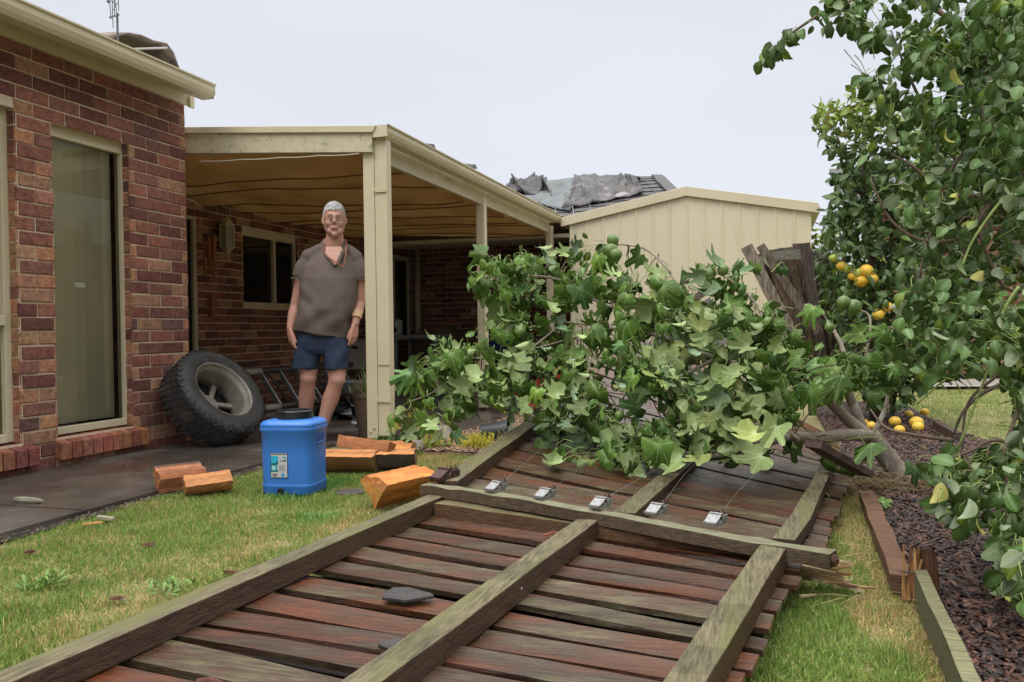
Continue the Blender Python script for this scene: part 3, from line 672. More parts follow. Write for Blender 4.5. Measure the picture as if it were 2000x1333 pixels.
# sagging shade cloth: swags hung from cross wires
CLOTH=bpy.data.materials.new('tan shade cloth'); CLOTH.use_nodes=True
_n=CLOTH.node_tree; _b=_n.nodes['Principled BSDF']; _b.inputs['Roughness'].default_value=.9; _b.inputs['Specular IOR Level'].default_value=.1
_t=_n.nodes.new('ShaderNodeTexCoord'); _z=_n.nodes.new('ShaderNodeTexNoise'); _z.inputs['Scale'].default_value=2.2; _z.inputs['Detail'].default_value=5
_r=_n.nodes.new('ShaderNodeValToRGB'); _r.color_ramp.elements[0].color=(.34,.19,.065,1); _r.color_ramp.elements[1].color=(.52,.33,.14,1); _r.color_ramp.elements[0].position=.3; _r.color_ramp.elements[1].position=.7
_l=_n.links; _l.new(_t.outputs['Object'],_z.inputs['Vector']); _l.new(_z.outputs['Fac'],_r.inputs[0]); _l.new(_r.outputs[0],_b.inputs['Base Color'])
_tr=_n.nodes.new('ShaderNodeBsdfTranslucent'); _l.new(_r.outputs[0],_tr.inputs[0]); _m=_n.nodes.new('ShaderNodeMixShader'); _m.inputs[0].default_value=.38
_l.new(_b.outputs[0],_m.inputs[1]); _l.new(_tr.outputs[0],_m.inputs[2]); _l.new(_m.outputs[0],_n.nodes['Material Output'].inputs[0])
wires=[5.58,6.3,7.0,7.7,8.35,8.95,9.5,10.05,10.6,11.1]
V=[];F=[];nx=40
rows=[]
for i in range(len(wires)-1):
    for t in (0,.1,.22,.36,.5,.64,.74,.80,.86,.93): rows.append((i,t))
rows.append((len(wires)-2,1.0))
for (i,t) in rows:
    y=wires[i]+(wires[i+1]-wires[i])*t
    for k in range(nx+1):
        s=k/nx; x=XR+.02+(XP-.03-XR-.02)*s
        zt=zr1-.03-(zr1-zr0)*s
        sag=(.15+.02*math.sin(i*2.1+s*5))*((t/.80)**.75 if t<.80 else ((1-t)/.20)**1.3) + .010*math.sin(11*s+i*1.7)*math.sin(math.pi*t)
        wob=.012*math.sin(s*14+i*2.3)+.008*math.sin(s*31+i)
        V.append((x,y+.03*math.sin(s*8+i)*(t>0)*(t<1),zt-sag*(.75+.25*math.sin(i*1.3+2)**2)-.03+wob*(.4)))
n=nx+1
for j in range(len(rows)-1):
    for k in range(nx): a=j*n+k; F.append([a,a+1,a+n+1,a+n])
b=B(); b.add(V,F); b.build('shade_cloth',CLOTH,perg,smooth=True)
b=B()
for i,y in enumerate(wires): b.tube([(XR+.02,y,zr1-.04),(XP-.03,y,zr0-.04)],.004,5)
b.build('wire',DARKM,perg)
b=B()
for i in range(len(wires)-1):
    y=wires[i]+(wires[i+1]-wires[i])*.80
    b.tube([(XR+.02+(XP-.05-XR)*s,y+.03*math.sin(s*8+i)-.004,zr1-.03-(zr1-zr0)*s-(.15+.02*math.sin(i*2.1+s*5)+.006*math.sin(11*s+i*1.7))*(.75+.25*math.sin(i*1.3+2)**2)-.034+.4*(.012*math.sin(s*14+i*2.3)+.008*math.sin(s*31+i))) for s in np.linspace(0,1,41)],.006,5)
b.build('seam_or_crease',mat('cloth crease shade',(.14,.085,.04),rough=.9),perg)  # dark cord along each fold, standing in for the crease shade
# white edge strip hanging from the front beam and battens at the far end
b=B(); b.tube([(XP-.06-1.36*t,YF-.01,Yp(724,299,YF)[2]+.042*t-.006*abs(math.sin(t*13))) for t in np.linspace(0,1,30)],.004,5); b.build('edge_cord',mat('pale cord',(.6,.55,.45)),perg)
b=B()
for k in range(5): b.box((XR+.05,11.25+.36*k,2.10+.02*k),(XP+.9,11.36+.36*k,2.155+.02*k))
b.build('batten',mat('pale batten',(.66,.60,.46),(.5,.45,.33),5,.6),perg,bevel=.004)
# bits of tile left on the pergola roof
for k,(px,py,s) in enumerate(((833,282,.05),(915,322,.06))):
    p=Xp(px,py,XP+.06); b=B(); b.hexa([(p[0]-s,p[1]-.08,p[2]-.02),(p[0]+s,p[1]-.06,p[2]-.04),(p[0]+s,p[1]+.08,p[2]-.03),(p[0]-s,p[1]+.09,p[2]-.02),(p[0]-s*.8,p[1]-.06,p[2]+.004),(p[0]+s*.7,p[1]-.05,p[2]-.012),(p[0]+s*.8,p[1]+.07,p[2]+.012),(p[0]-s,p[1]+.06,p[2]+.02)],(1,1,1))
    o=b.build('tile_fragment',TILE,None); tag(o,['small dark tile fragment on the pergola gutter nearer the corner post','dark tile fragment on the pergola gutter above the second post'][k],'tile','tile fragments on the pergola gutter')

# ================================================================== SHED
YS=10.7
shed=thing('shed','cream ribbed steel garden shed with a low gable behind the fallen tree','shed',(-1,YS,0))
xl=Yp(1114,600,YS)[0]; xr=Yp(1585,500,YS)[0]; xm=Yp(1342,500,YS)[0]
zl=Yp(1114,428,YS)[2]; zr=Yp(1585,404,YS)[2]; zm=Yp(1342,372,YS)[2]; print('shed',xl,xr,xm,zl,zr,zm)
ze=(zl+zr)/2
def ztop(x): return ze+(zm-ze)*(1-abs(x-xm)/((xr-xl)/2))
b=B(); n=14; pw=(xr-xl)/n
prof=[]
for k in range(n):
    a=xl+k*pw
    prof+=[(a,0),(a+.012,-.011),(a+.03,-.011),(a+.042,0)]
    prof+=[(a+pw*.5,0.001)]
prof.append((xr,0))
V=[];F=[]
for (x,d) in prof: V+=[(x,YS+d,0),(x,YS+d,ztop(x)-.0)]
for i in range(len(prof)-1): F.append([2*i,2*i+2,2*i+3,2*i+1])
b.add(V,F)
b.add([(xl,YS,0),(xl,YS+3,0),(xl,YS+3,ze),(xl,YS,ze)],[[3,2,1,0]]); b.add([(xr,YS,0),(xr,YS+3,0),(xr,YS+3,ze),(xr,YS,ze)],[[0,1,2,3]])
b.build('wall_cladding',CREAMS,shed)
b=B(); o_=.07; hb=.085
for (xa,xb) in ((xl-.10,xm),(xm,xr+.085)):
    za,zb=ztop(xa)+.01,ztop(xb)+.01
    b.hexa([(xa,YS-.045,za-hb),(xb,YS-.045,zb-hb),(xb,YS-.02,zb-hb),(xa,YS-.02,za-hb),(xa,YS-.045,za+.035),(xb,YS-.045,zb+.035),(xb,YS-.02,zb+.035),(xa,YS-.02,za+.035)])
b.build('barge',CREAM,shed,bevel=.004)
for (xa,xb) in ((xl-.10,xm),(xm,xr+.085)):
    b=B(); za,zb=ztop(xa)+.015,ztop(xb)+.015
    b.hexa([(xa,YS-.02,za),(xb,YS-.02,zb),(xb,YS+3.05,zb),(xa,YS+3.05,za),(xa,YS-.02,za+.03),(xb,YS-.02,zb+.03),(xb,YS+3.05,zb+.03),(xa,YS+3.05,za+.03)])
    b.build('roof',CREAMS,shed)
for (xa,xb) in ((xr+.003,xr+.10),(xl-.12,xl-.003)): b=B(); b.box((xa,YS,ze-.075),(xb,YS+3.05,ze)); b.build('gutter',CREAM,shed)

# ================================================================== FALLEN FENCE
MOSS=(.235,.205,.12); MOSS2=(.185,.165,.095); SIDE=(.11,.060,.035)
front=thing('paling_fence','fallen paling fence panel lying flat across the foreground grass','fence',(-.7,2.3,0))
far=thing('paling_fence','fallen paling fence panel beyond the wired batten, half buried under the tree','fence',(-.6,4.3,0))
def pal_col():
    q=random.random()
    c=(.19,.060,.030) if q<.38 else (.15,.090,.050) if q<.66 else (.165,.145,.07) if q<.84 else (.12,.055,.040)
    return (random.random(),random.uniform(.62,1.02),1)
def paling(bq,a0,a1,b0,b1,th=.014,ns=7,up=0.0,tiltl=0.0,tiltr=0.0,col=None):
    """board between near edge a0-a1 and far edge b0-b1 (left->right), slightly rough and cupped; top is up"""
    a0,a1,b0,b1=[np.array(p,float) for p in (a0,a1,b0,b1)]
    col=col or pal_col(); ph=random.uniform(0,9); cup=random.uniform(.0,.004); bw=random.uniform(-.006,.006); cols=[]; V=[]; F=[]
    nw=5
    for i in range(ns+1):
        t=i/ns; p=a0*(1-t)+a1*t; q=b0*(1-t)+b1*t; sg=bw*math.sin(math.pi*t)+.0025*math.sin(7*t+ph)
        for lay in (0,1):
            for k in range(nw):
                s=k/(nw-1); e=random.uniform(-.003,.003) if 0<i<ns and k in (0,nw-1) else 0
                r_=p*(1-s)+q*s; w=(q-p)/np.linalg.norm(q-p); r_=r_+w*e
                zz=sg+(tiltl*(1-t)+tiltr*t)*s+cup*(2*s-1)**2
                V.append((r_[0],r_[1],r_[2]+up+zz-(th if lay==0 else 0)))
    W=2*nw
    for i in range(ns):
        for k in range(nw-1):
            a=i*W+nw+k; F.append([a,a+W,a+W+1,a+1]); cols.append(col)
            a=i*W+k; F.append([a+1,a+W+1,a+W,a]); cols.append(col)
        a=i*W; F.append([a,a+W,a+W+nw,a+nw]); cols.append((col[0],col[1]*.55,1))  # near edge coloured darker than the face, for shade and wet
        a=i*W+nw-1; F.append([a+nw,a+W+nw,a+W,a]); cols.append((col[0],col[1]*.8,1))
    for i in (0,ns):
        for k in range(nw-1):
            a=i*W+k; f=[a,a+nw,a+nw+1,a+1]; F.append(f if i==0 else f[::-1]); cols.append((1,col[1]*1.5,1))
    bq.add(V,F,cols=cols)
zf=.085
Lg=[(845,1005),(805,1025),(760,1049),(710,1067),(668,1089),(612,1115),(540,1150),(462,1187),(390,1221),(337,1243),(240,1290),(150,1333)]
Rg=[(1505+60,1122),(1550,1147),(1535,1175),(1520,1202),(1507,1237),(1490,1272),(1467,1310)]
Lw=[Zp(*q,zf) for q in Lg]; Rw=[Zp(*q,zf) for q in Rg]
# extend both ends along their own spacing
for k in range(6): Lw.append(Lw[-1]+np.array([-.0,-.115,0]))
while len(Rw)<len(Lw): Rw.append(Rw[-1]+np.array([-.022,-.118,0]))
Lw=[Lw[0]+np.array([0,.17,0])]+Lw; Rw=[Rw[0]+np.array([.02,.14,0])]+Rw
b=B()
for k in range(len(Lw)-1):
    l1,l0,r1,r0=Lw[k],Lw[k+1],Rw[k],Rw[k+1]      # 1 far edge, 0 near edge
    dl=(l0-l1); dr=(r0-r1); g=.25+random.uniform(-.07,.07); gr=.25+random.uniform(-.07,.07)
    dirx=(l1-r1)/np.linalg.norm(l1-r1); jr=random.uniform(-.012,.014)
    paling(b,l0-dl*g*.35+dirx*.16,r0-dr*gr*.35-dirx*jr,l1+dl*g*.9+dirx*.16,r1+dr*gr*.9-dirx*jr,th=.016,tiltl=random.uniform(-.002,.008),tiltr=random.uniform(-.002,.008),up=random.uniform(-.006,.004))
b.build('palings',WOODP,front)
# lower layer of lapped palings, gap shade painted into their darker colour
b=B()
for k in range(len(Lw)-1):
    l1,l0,r1,r0=Lw[k],Lw[k+1],Rw[k],Rw[k+1]; dl=l0-l1; dr=r0-r1; dirx=(l1-r1)/np.linalg.norm(l1-r1)
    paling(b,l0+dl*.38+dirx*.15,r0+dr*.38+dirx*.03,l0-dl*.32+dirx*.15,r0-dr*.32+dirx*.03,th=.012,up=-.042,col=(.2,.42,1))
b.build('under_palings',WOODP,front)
def rail(parent,ptsL,ptsR,z,hh,name='rail',mt=WOODR):
    """rail whose top face runs between two photographed edges; ends as world points"""
    V=[];F=[];C_=[]; n=len(ptsL)
    for i in range(n):
        a=np.array(ptsL[i],float); c=np.array(ptsR[i],float)
        jq=lambda: np.array([random.uniform(-.002,.002),0,random.uniform(-.0015,.0015)])
        V+=[a-np.array([0,0,hh]),c-np.array([0,0,hh]),c+jq(),a+jq()]
    for i in range(n-1):
        A=4*i; Bq=A+4
        F+=[[A,A+1,Bq+1,Bq],[A+1,A+2,Bq+2,Bq+1],[A+2,A+3,Bq+3,Bq+2],[A+3,A,Bq,Bq+3]]
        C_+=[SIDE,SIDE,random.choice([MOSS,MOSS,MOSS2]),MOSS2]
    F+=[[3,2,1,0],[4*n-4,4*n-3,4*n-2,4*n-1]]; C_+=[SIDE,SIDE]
    q=B(); q.add(V,F,cols=C_); return q.build(name,mt,parent,bevel=.003)
def seg(p,q,n=8): 
    p=np.array(p,float); q=np.array(q,float); return [p+(q-p)*t for t in np.linspace(0,1,n)]
def ext(p,q,k): return p+(q-p)*k
zr_=.152; H_=.066
l0=Zp(0,1310,zr_); l1=Zp(825,952+12,zr_); m0=Zp(60,1333,zr_); 
a1=Zp(815,967,zr_); c1=Zp(868,982,zr_); a0=Zp(0,1310,zr_); c0=Zp(150,1333-35,zr_)
wv=(c1-a1); wv/=np.linalg.norm(wv); wv=np.array([1,0,0])*.074
pL=seg(ext(Zp(868,968,zr_)-wv*.9,Zp(0,1310,zr_),1.9),Zp(868,968,zr_)-wv*.9+np.array([0,.06,0]),14); rail(front,pL,[p+wv for p in pL],zr_,H_)
A=Zp(700,1308,zr_); Bp=Zp(1122,1019,zr_); pL=seg(ext(Bp,A,1.8),Bp+np.array([.0,.05,0]),14); rail(front,pL,[p+np.array([.078,0,0]) for p in pL],zr_,H_)
A=Zp(1290,1333,zr_); Bp=Zp(1478,1070,zr_); pL=seg(ext(Bp,A,1.8),Bp+np.array([.01,.05,0]),14); rail(front,pL,[p+np.array([.080,0,0]) for p in pL],zr_,H_)
for (x_,y_) in ((1033,1129),(1018,1150),(845,1215)):
    b=B(); p=Zp(x_,y_,.12); b.ball(p,.005,seg=8); b.build('nail',STEEL,front)
# fence post lying between the two panels, with a broken end
fpost=thing('fence_post','square fence post lying across the join of the two fallen panels, broken at its right','post',tuple(Zp(1200,1040,.06)))
pa=Zp(868,985,.145); pb_=Zp(1545,1085,.115)
b=B(); b.strip([pa+(pb_-pa)*t+np.array([0,.05,-.045]) for t in np.linspace(-.03,1.0,12)],.095,.085,col=(.15,.08,.038),top=(.2,.17,.08),jit=.002); b.build('timber',WOODX,fpost)
b=B()
for k in range(16):
    s=random.uniform(-.045,.045); z_=random.uniform(-.035,.03); L=random.uniform(.05,.22); d=(pb_-pa)/np.linalg.norm(pb_-pa)
    p=pb_+np.array([0,.05+s,-.045+z_]); b.bar(p-d*.03,p+d*L+np.array([0,random.uniform(-.03,.03),random.uniform(-.02,.015)]),random.uniform(.012,.03),random.uniform(.006,.014),w2=.003,col=random.choice([(.62,.42,.20),(.5,.28,.12),(.66,.5,.28)]))
b.build('splinters',WOODX,fpost)
# batten on top with the wire strainers
cap=thing('batten','weathered grey batten holding six wire strainers across the fallen fence','batten',tuple(Zp(1200,1010,.17)))
ca=Zp(826,948,.185); cb=Zp(1628,1082,.155)
b=B(); pts=[ca+(cb-ca)*t+np.array([0,.02,-.018+.006*math.sin(5*t)]) for t in np.linspace(0,1,22)]
b.strip(pts[:-2]+[pts[-2]+np.array([0,.004,0]),pts[-1]],.062,.042,col=(.125,.085,.05),top=(.30,.29,.18),jit=.0035); b.build('board',WOODX,cap)
b=B(); b.ball(pts[-1]+np.array([0,0,0]),.02,(.10,.045,.03),seg=10,sc=(1,1.3,.95),jit=.12); b.build('frayed_end',WOODX,cap)
STR=[(872,936),(972,958),(1068,972),(1176,990),(1285,1003),(1400,1023)]
WEND=[(1075,825),(1180,862),(1262,885),(1480,862),(1452,880),(1545,890)]
dB=(cb-ca)/np.linalg.norm(cb-ca); nB=np.array([-dB[1],dB[0],0]); nB/=np.linalg.norm(nB)
DSTEEL=mat('dull galvanised',(.42,.42,.41),(.25,.25,.245),60,.42,.2,90,metal=.55)
for i,(px,py) in enumerate(STR):
    p=Zp(px,py,.195-.03*(i/6)); p=p+np.array([0,0,.004])
    lab=['rusty brown wire strainer at the left end of the batten','bright wire strainer second from the left on the batten','wire strainer third from the left on the batten','wire strainer fixed just right of the middle rail on the batten','wire strainer fifth from the left on the batten','bright wire strainer at the right end of the row on the batten'][i]
    s=thing('wire_strainer',lab,'wire strainer',tuple(p),group='wire strainers on the batten'); mt=DARKM if i==0 else STEEL
    k=2.0 if i==0 else 1.45
    b=B(); T=lambda u,v,w: p+dB*u*k+nB*v*k+np.array([0,0,w*k])
    def fr2(u0,u1,v0,v1,w0,w1,c=(1,1,1)): b.hexa([T(u0,v0,w0),T(u1,v0,w0),T(u1,v1,w0),T(u0,v1,w0),T(u0,v0,w1),T(u1,v0,w1),T(u1,v1,w1),T(u0,v1,w1)],c)
    fr2(-.016,.016,-.036,-.026,-.002,.003); fr2(-.016,-.008,-.026,.0,-.002,.004); fr2(.008,.016,-.026,.0,-.002,.004); fr2(-.016,.016,.0,.014,-.002,.004)
    fr2(-.016,-.013,.0,.026,.004,.017); fr2(.013,.016,.0,.026,.004,.017)
    b.bar(T(0,-.038,.004),T(0,-.002,.022),.004*k,.030*k,up=dB); b.bar(T(-.016,-.004,.021),T(.016,-.004,.021),.012*k,.004*k); b.bar(T(-.016,-.036,.006),T(.016,-.036,.006),.012*k,.004*k)
    b.build('bracket',mt if i==0 else DSTEEL,s)
    b=B(); b.lathe([(.0085,-.016),(.0085,-.012),(.004,-.010),(.004,.010),(.0085,.012),(.0085,.016)],T(0,.017,.013),tuple(dB),14); b.build('spool',DARKM,s)
    b=B(); b.lathe([(.006,0),(.0065,.012),(.003,.013),(.003,.018)],T(.003,.03,.012),(0,.2,1),6)
    for q in range(6): a=q*math.pi/3; b.bar(T(0,.022,.012),T(0,.022+.017*math.cos(a),.012+.015*math.sin(a)),.005,.004)
    b.build('ratchet',DARKM,s)
    e_=Zp(*WEND[i],.16 if i<2 else .12); b=B(); q0=T(.0,.03,.018)
    b.tube([q0*(1-t)+e_*t+np.array([0,0,(.10 if i in(1,4) else .06)*math.sin(math.pi*t)]) + np.array([.02*math.sin(9*t+i),0,0])*t for t in np.linspace(0,1,18)],.0013,4)
    b.build('wire',STEEL,s)
# far panel: right edge stays on the ground, the left edge rises
Rt=[(1618,1085),(1612,1064),(1616,1050),(1621,1035),(1627,1021),(1632,1008),(1638,993),(1644,978),(1650,964),(1654,953),(1657,941)]
def lev(t): return .12+.0*t
Rw2=[Zp(x,y,.05) for x,y in Rt]
Lline0=Zp(888,960,.14); Lline1=Zp(1066,826,.27)
Lw2=[Lline0+(Lline1-Lline0)*t for t in (-.02,.16,.30,.42,.54,.66,.77,.87,.96,1.05,1.14)]
for k in range(12):
    t=k/26
    Lw2.append(Lw2[-1]+np.array([.025+.018*t,.10,.035+.035*t])); Rw2.append(Rw2[-1]+np.array([.004,.115,.003]))
Lw2=[Lline0-(Lline1-Lline0)*.3,Lline0-(Lline1-Lline0)*.14]+Lw2; Rw2=[Rw2[0]+np.array([-.03,-.26,0]),Rw2[0]+np.array([-.015,-.13,0])]+Rw2
b=B(); n2=len(Lw2); bl=ca; 
def clip_side(p): return (p-bl)@nB   # >0 beyond the batten
for k in range(n2-1):
    l0,l1,r0,r1=Lw2[k],Lw2[k+1],Rw2[k],Rw2[k+1]
    dl=l1-l0; dr=r1-r0
    def cut(p,q):
        sp=clip_side(p); sq=clip_side(q)
        if sp<=0.01: return None
        if sq>=.02: return q
        t=(sp-.02)/(sp-sq); return p+(q-p)*t
    rr0=cut(l0,r0); rr1=cut(l1,r1)
    if rr0 is None or rr1 is None: continue
    jr=random.uniform(-.012,.012)
    dirx=(r0-l0)/np.linalg.norm(r0-l0)
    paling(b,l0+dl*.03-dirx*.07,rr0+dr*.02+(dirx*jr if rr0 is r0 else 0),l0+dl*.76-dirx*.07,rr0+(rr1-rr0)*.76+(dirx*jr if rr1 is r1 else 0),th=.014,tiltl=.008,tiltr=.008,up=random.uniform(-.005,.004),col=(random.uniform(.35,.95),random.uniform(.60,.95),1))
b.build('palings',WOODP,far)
b=B()
for k in range(0,n2-1):
    l0,l1,r0,r1=Lw2[k],Lw2[k+1],Rw2[k],Rw2[k+1]; rr1=r1 if clip_side(r1)>.05 else None
    if clip_side(l1)<.05: continue
    if rr1 is None: t=(clip_side(l1)-.03)/(clip_side(l1)-clip_side(r1)); rr1=l1+(r1-l1)*t
    dl=(l1-l0)*.34; dirx=(rr1-l1)/np.linalg.norm(rr1-l1)
    paling(b,l1-dl,rr1-dl-dirx*.03,l1+dl,rr1+dl-dirx*.03,th=.012,up=-.040,col=(.3,.42,1))  # lower boards darkened in colour to stand in for shade in the gaps
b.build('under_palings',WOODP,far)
pL=seg(Lline0-(Lline1-Lline0)*.05+np.array([-.05,0,.065]),Lline1+np.array([-.05,.04,.065]),12); rail(far,pL,[p+np.array([.088,.015,0]) for p in pL],0,.06)
fr_l=[(1196,1001,.16),(1260,948,.165),(1342,884,.18),(1400,835,.21)]
pL=[Zp(x,y,z) for x,y,z in fr_l]; rail(far,pL,[p+np.array([.083,.02,-.004]) for p in pL],0,.055)
pL=[Zp(x,y,z) for x,y,z in ((1508,1050,.125),(1545,1006,.125),(1563,975,.125),(1580,948,.125),(1595,920,.13),(1609,890,.14))]
pR=[Zp(x,y,z) for x,y,z in ((1553,1055,.12),(1583,1013,.12),(1597,982,.12),(1608,955,.12),(1620,928,.125),(1631,901,.135))]
rail(far,pL,pR,0,.045)
# loose planks near the trunk
def plank(name,label,p0,p1,w,h,col,cat='plank',group=None,up=(0,0,1),jit=.003,mt=WOODX,n=8,top=None):
    b=B(); p0=np.array(p0,float); p1=np.array(p1,float); b.strip([p0+(p1-p0)*t for t in np.linspace(0,1,n)],w,h,up=up,col=col,jit=jit,top=top); o=b.build(name,mt,None); tag(o,label,cat,group); return o
plank('plank','dark loose paling lying diagonally under the fig trunk',Zp(1588,868,.32),Zp(1690,925,.16),.085,.03,(.12,.075,.06))
# leaning end of the broken fence with its curved rail
lean=thing('paling_fence','leaning end of the paling fence with a curved top rail in front of the shed','fence',tuple(Yp(1580,640,8.0)))
b=B()
tops=[(1478,500),(1500,492),(1520,488),(1540,486),(1558,486),(1576,490),(1592,496),(1606,504),(1620,514)]
feet=[(1570,700),(1580,700),(1590,700),(1600,700),(1610,700),(1620,700),(1630,700),(1640,700),(1648,700)]
T_=[Yp(x,y,8.0+.03*i) for i,(x,y) in enumerate(tops)]; F_=[Yp(x,y,8.15+.03*i) for i,(x,y) in enumerate(feet)]
for i in range(len(T_)-1):
    for h_ in (0,.5):
        t0=T_[i]*(1-h_)+T_[i+1]*h_; f0=F_[i]*(1-h_)+F_[i+1]*h_
        b.bar(f0+np.array([0,0,-.3]),t0+np.array([0,.02*(h_>0),.01]),.055,.014,up=(0,-1,.1),col=random.choice([(.16,.11,.085),(.10,.065,.05),(.30,.22,.15),(.22,.18,.15),(.12,.08,.07)]),w2=.075)
b.build('palings',WOODV,lean)
b=B(); b.strip([Yp(x,y,7.93) for x,y in ((1482,512),(1505,503),(1535,498),(1565,497),(1590,502),(1610,512),(1622,522))],.035,.09,col=(.27,.25,.20),jit=.003,up=(0,0,1)); b.build('rail',WOODX,lean)
b=B(); b.bar(Yp(1606,700,7.90),Yp(1572,476,7.90),.085,.075,up=(0,-1,0),col=(.15,.12,.10)); b.box(Yp(1548,487,7.93)-np.array([0,0,0]),Yp(1580,476,7.98),(.2,.15,.12)); b.build('post',WOODV,lean)
plank('plank','thick raking plank leaning left against the end of the broken fence',Yp(1566,690,7.5),Yp(1458,482,7.5),.10,.085,(.33,.28,.21),up=(0,-1,0),mt=WOODV)
plank('plank','second raking plank crossing behind the thick one by the shed corner',Yp(1600,650,7.7),Yp(1485,480,7.7),.075,.04,(.25,.20,.15),up=(0,-1,0),mt=WOODV)
# grey edge of a further fallen panel against the shed
b=B()
for k in range(6): b.bar(Yp(1280,642+15*k,7.3-.04*k),Yp(1376+14*k,570+17*k,7.2-.04*k),.062,.014,up=(0,-1,0),col=random.choice([(.33,.31,.28),(.25,.22,.2),(.2,.13,.11)]))
o=b.build('fence_palings',WOODX,None); tag(o,'grey paling stack tipped up behind the leaves in front of the shed','fence')
# ------------------------------------------------ sleepers, stake, splinters on the right
plank('sleeper','reddish brown sleeper board edging the mulch bed from the tree to the stake',Zp(1692,968,.04),Zp(1762,1140,.04),.062,.05,(.16,.085,.05),cat='garden edging',jit=.004,top=(.25,.135,.08))
plank('sleeper','mossy green sleeper board edging the mulch bed at the lower right',Zp(1800,1132,.075)+np.array([0,.03,-.03]),Zp(1950,1480,.07)+np.array([0,0,-.01]),.036,.10,(.17,.16,.085),cat='garden edging',top=(.29,.28,.15))
st=thing('stake','broken wooden stake with a splintered top between the two sleepers','stake',tuple(Zp(1800,1165,0)))
b=B(); p=Zp(1812,1170,0); tp=Yp(1806,1066,p[1])
b.hexa([(p[0]-.03,p[1]-.02,0),(p[0]+.035,p[1]-.02,0),(p[0]+.035,p[1]+.02,0),(p[0]-.03,p[1]+.02,0),(p[0]-.026,p[1]-.02,tp[2]),(p[0]+.02,p[1]-.02,tp[2]-.012),(p[0]+.03,p[1]+.02,tp[2]-.05),(p[0]-.026,p[1]+.02,tp[2]-.004)],(.16,.075,.04)); b.build('timber',WOODV,st)
b=B()
for k in range(9):
    x_=p[0]-.055+random.uniform(-.02,.02); b.bar((x_,p[1]-.03+random.uniform(-.01,.01),.0),(x_+random.uniform(-.02,.03),p[1]-.03,random.uniform(.08,.17)),random.uniform(.01,.022),.008,up=(0,-1,0),w2=.004,col=random.choice([(.5,.25,.09),(.6,.33,.13),(.33,.15,.06)]))
b.tube([(p[0]-.085,p[1]-.04,.09),(p[0]-.05,p[1]-.05,.088),(p[0]-.01,p[1]-.04,.09)],.002,5,col=(.1,.1,.1)); b.build('splinters',WOODV,st)
b=B(); q0=Zp(1578,1128,.045); q1=Zp(1700,1152,.015)
for k in range(14):
    s=k/14; pp=q0+(q1-q0)*s*.75+np.array([0,random.uniform(-.012,.012),0]); L=(q1-q0)*random.uniform(.15,.4)
    b.bar(pp,pp+L+np.array([0,random.uniform(-.02,.02),random.uniform(-.01,.012)]),random.uniform(.01,.028),.008,w2=.004,col=random.choice([(.66,.50,.28),(.55,.36,.18),(.22,.12,.07),(.70,.55,.34)]))
tag(b.build('splinter',WOODX,None),'long pale splintered wood strip lying on the grass right of the fence','splinter')
b=B()
b.bar(Zp(1562,1165,.01),Zp(1595,1162,.012),.015,.006,w2=.004,col=(.66,.5,.28)); tag(b.build('splinter',WOODX,None),'small pale wood chip on the grass under the broken post end','splinter')
# slate pieces lying on the front panel
def slate(pts,z,t,label):
    P=[Zp(x,y,z) for x,y in pts]; n=len(P); V=[tuple(p-np.array([0,0,t])) for p in P]+[tuple(p) for p in P]
    F=[list(range(n))[::-1],[n+i for i in range(n)]]+[[i,(i+1)%n,n+(i+1)%n,n+i] for i in range(n)]
    q=B(); q.add(V,F,(.9,.9,.9)); o=q.build('tile_fragment',mat('slate grey',(.06,.054,.052),(.035,.031,.03),30,.5,.5,60),None,bevel=.002); tag(o,label,'tile','tile fragments on the fallen fence')
slate([(746,1166),(793,1172),(848,1163),(842,1158),(800,1147),(768,1147),(752,1155)],.105,.009,'flat grey roof tile piece on the front fence panel, larger of the two')
slate([(738,1257),(762,1268),(775,1262),(795,1250),(788,1246),(745,1250)],.102,.008,'small dark tile shard beside the middle rail of the front fence panel')
b=B(); b.tube([Zp(1063,1045,.10),Zp(1080,1040,.112),Zp(1098,1043,.105)],[.004,.008,.003],6,col=(.33,.12,.07),jit=.3); tag(b.build('bark_strip',PLAIN,None),'short reddish bark strip lying on the fence boards left of the middle rail','bark')
b=B(); b.tube([Zp(385,1331,.112),Zp(410,1329,.116),Zp(430,1333,.112),Zp(440,1335,.11)],[.004,.007,.006,.003],6,col=(.16,.06,.04),jit=.3); tag(b.build('bark_strip',PLAIN,None),'dark bark strip on the nearest boards at the bottom of the photo','bark')
# straw by the trunk
def straw(name,c,n,spread,seed,cols,L=(.05,.16),z=.03):
    r=np.random.default_rng(seed); az=r.uniform(0,2*np.pi,n); el=r.normal(0,.25,n)
    d=np.stack([np.cos(az)*np.cos(el),np.sin(az)*np.cos(el),np.sin(el)],1); up=np.stack([r.normal(0,.4,n),r.normal(0,.4,n),np.ones(n)],1)
    V=np.array([(-.5,0,0),(.5,0,0),(.5,.5,.03),(-.5,.5,.03),(0,1,0)]); F=[[0,1,2,3],[3,2,4]]
    R=frames(d,up)*np.stack([np.full(n,.003),r.uniform(*L,n),np.full(n,.3)],1)[:,None,:]
    T=np.array(c)[None]+np.stack([r.normal(0,spread[0],n),r.normal(0,spread[1],n),abs(r.normal(0,z,n))],1)
    C=np.array(cols)[r.integers(0,len(cols),n)]*r.uniform(.7,1.2,(n,1))
    return bulk(name,[(V,F,np.zeros(2),np.zeros(5))],np.zeros(n,int),R,T,C,GRASS)
o=straw('straw',tuple(Zp(1720,955,.02)),900,(.17,.10),8,[(.30,.17,.08),(.42,.28,.14),(.20,.11,.06),(.25,.24,.09)]); kind(o,'stuff')
o=straw('straw',tuple(Zp(1640,1120,.0)),120,(.2,.3),9,[(.42,.32,.16)],z=.005); kind(o,'stuff')
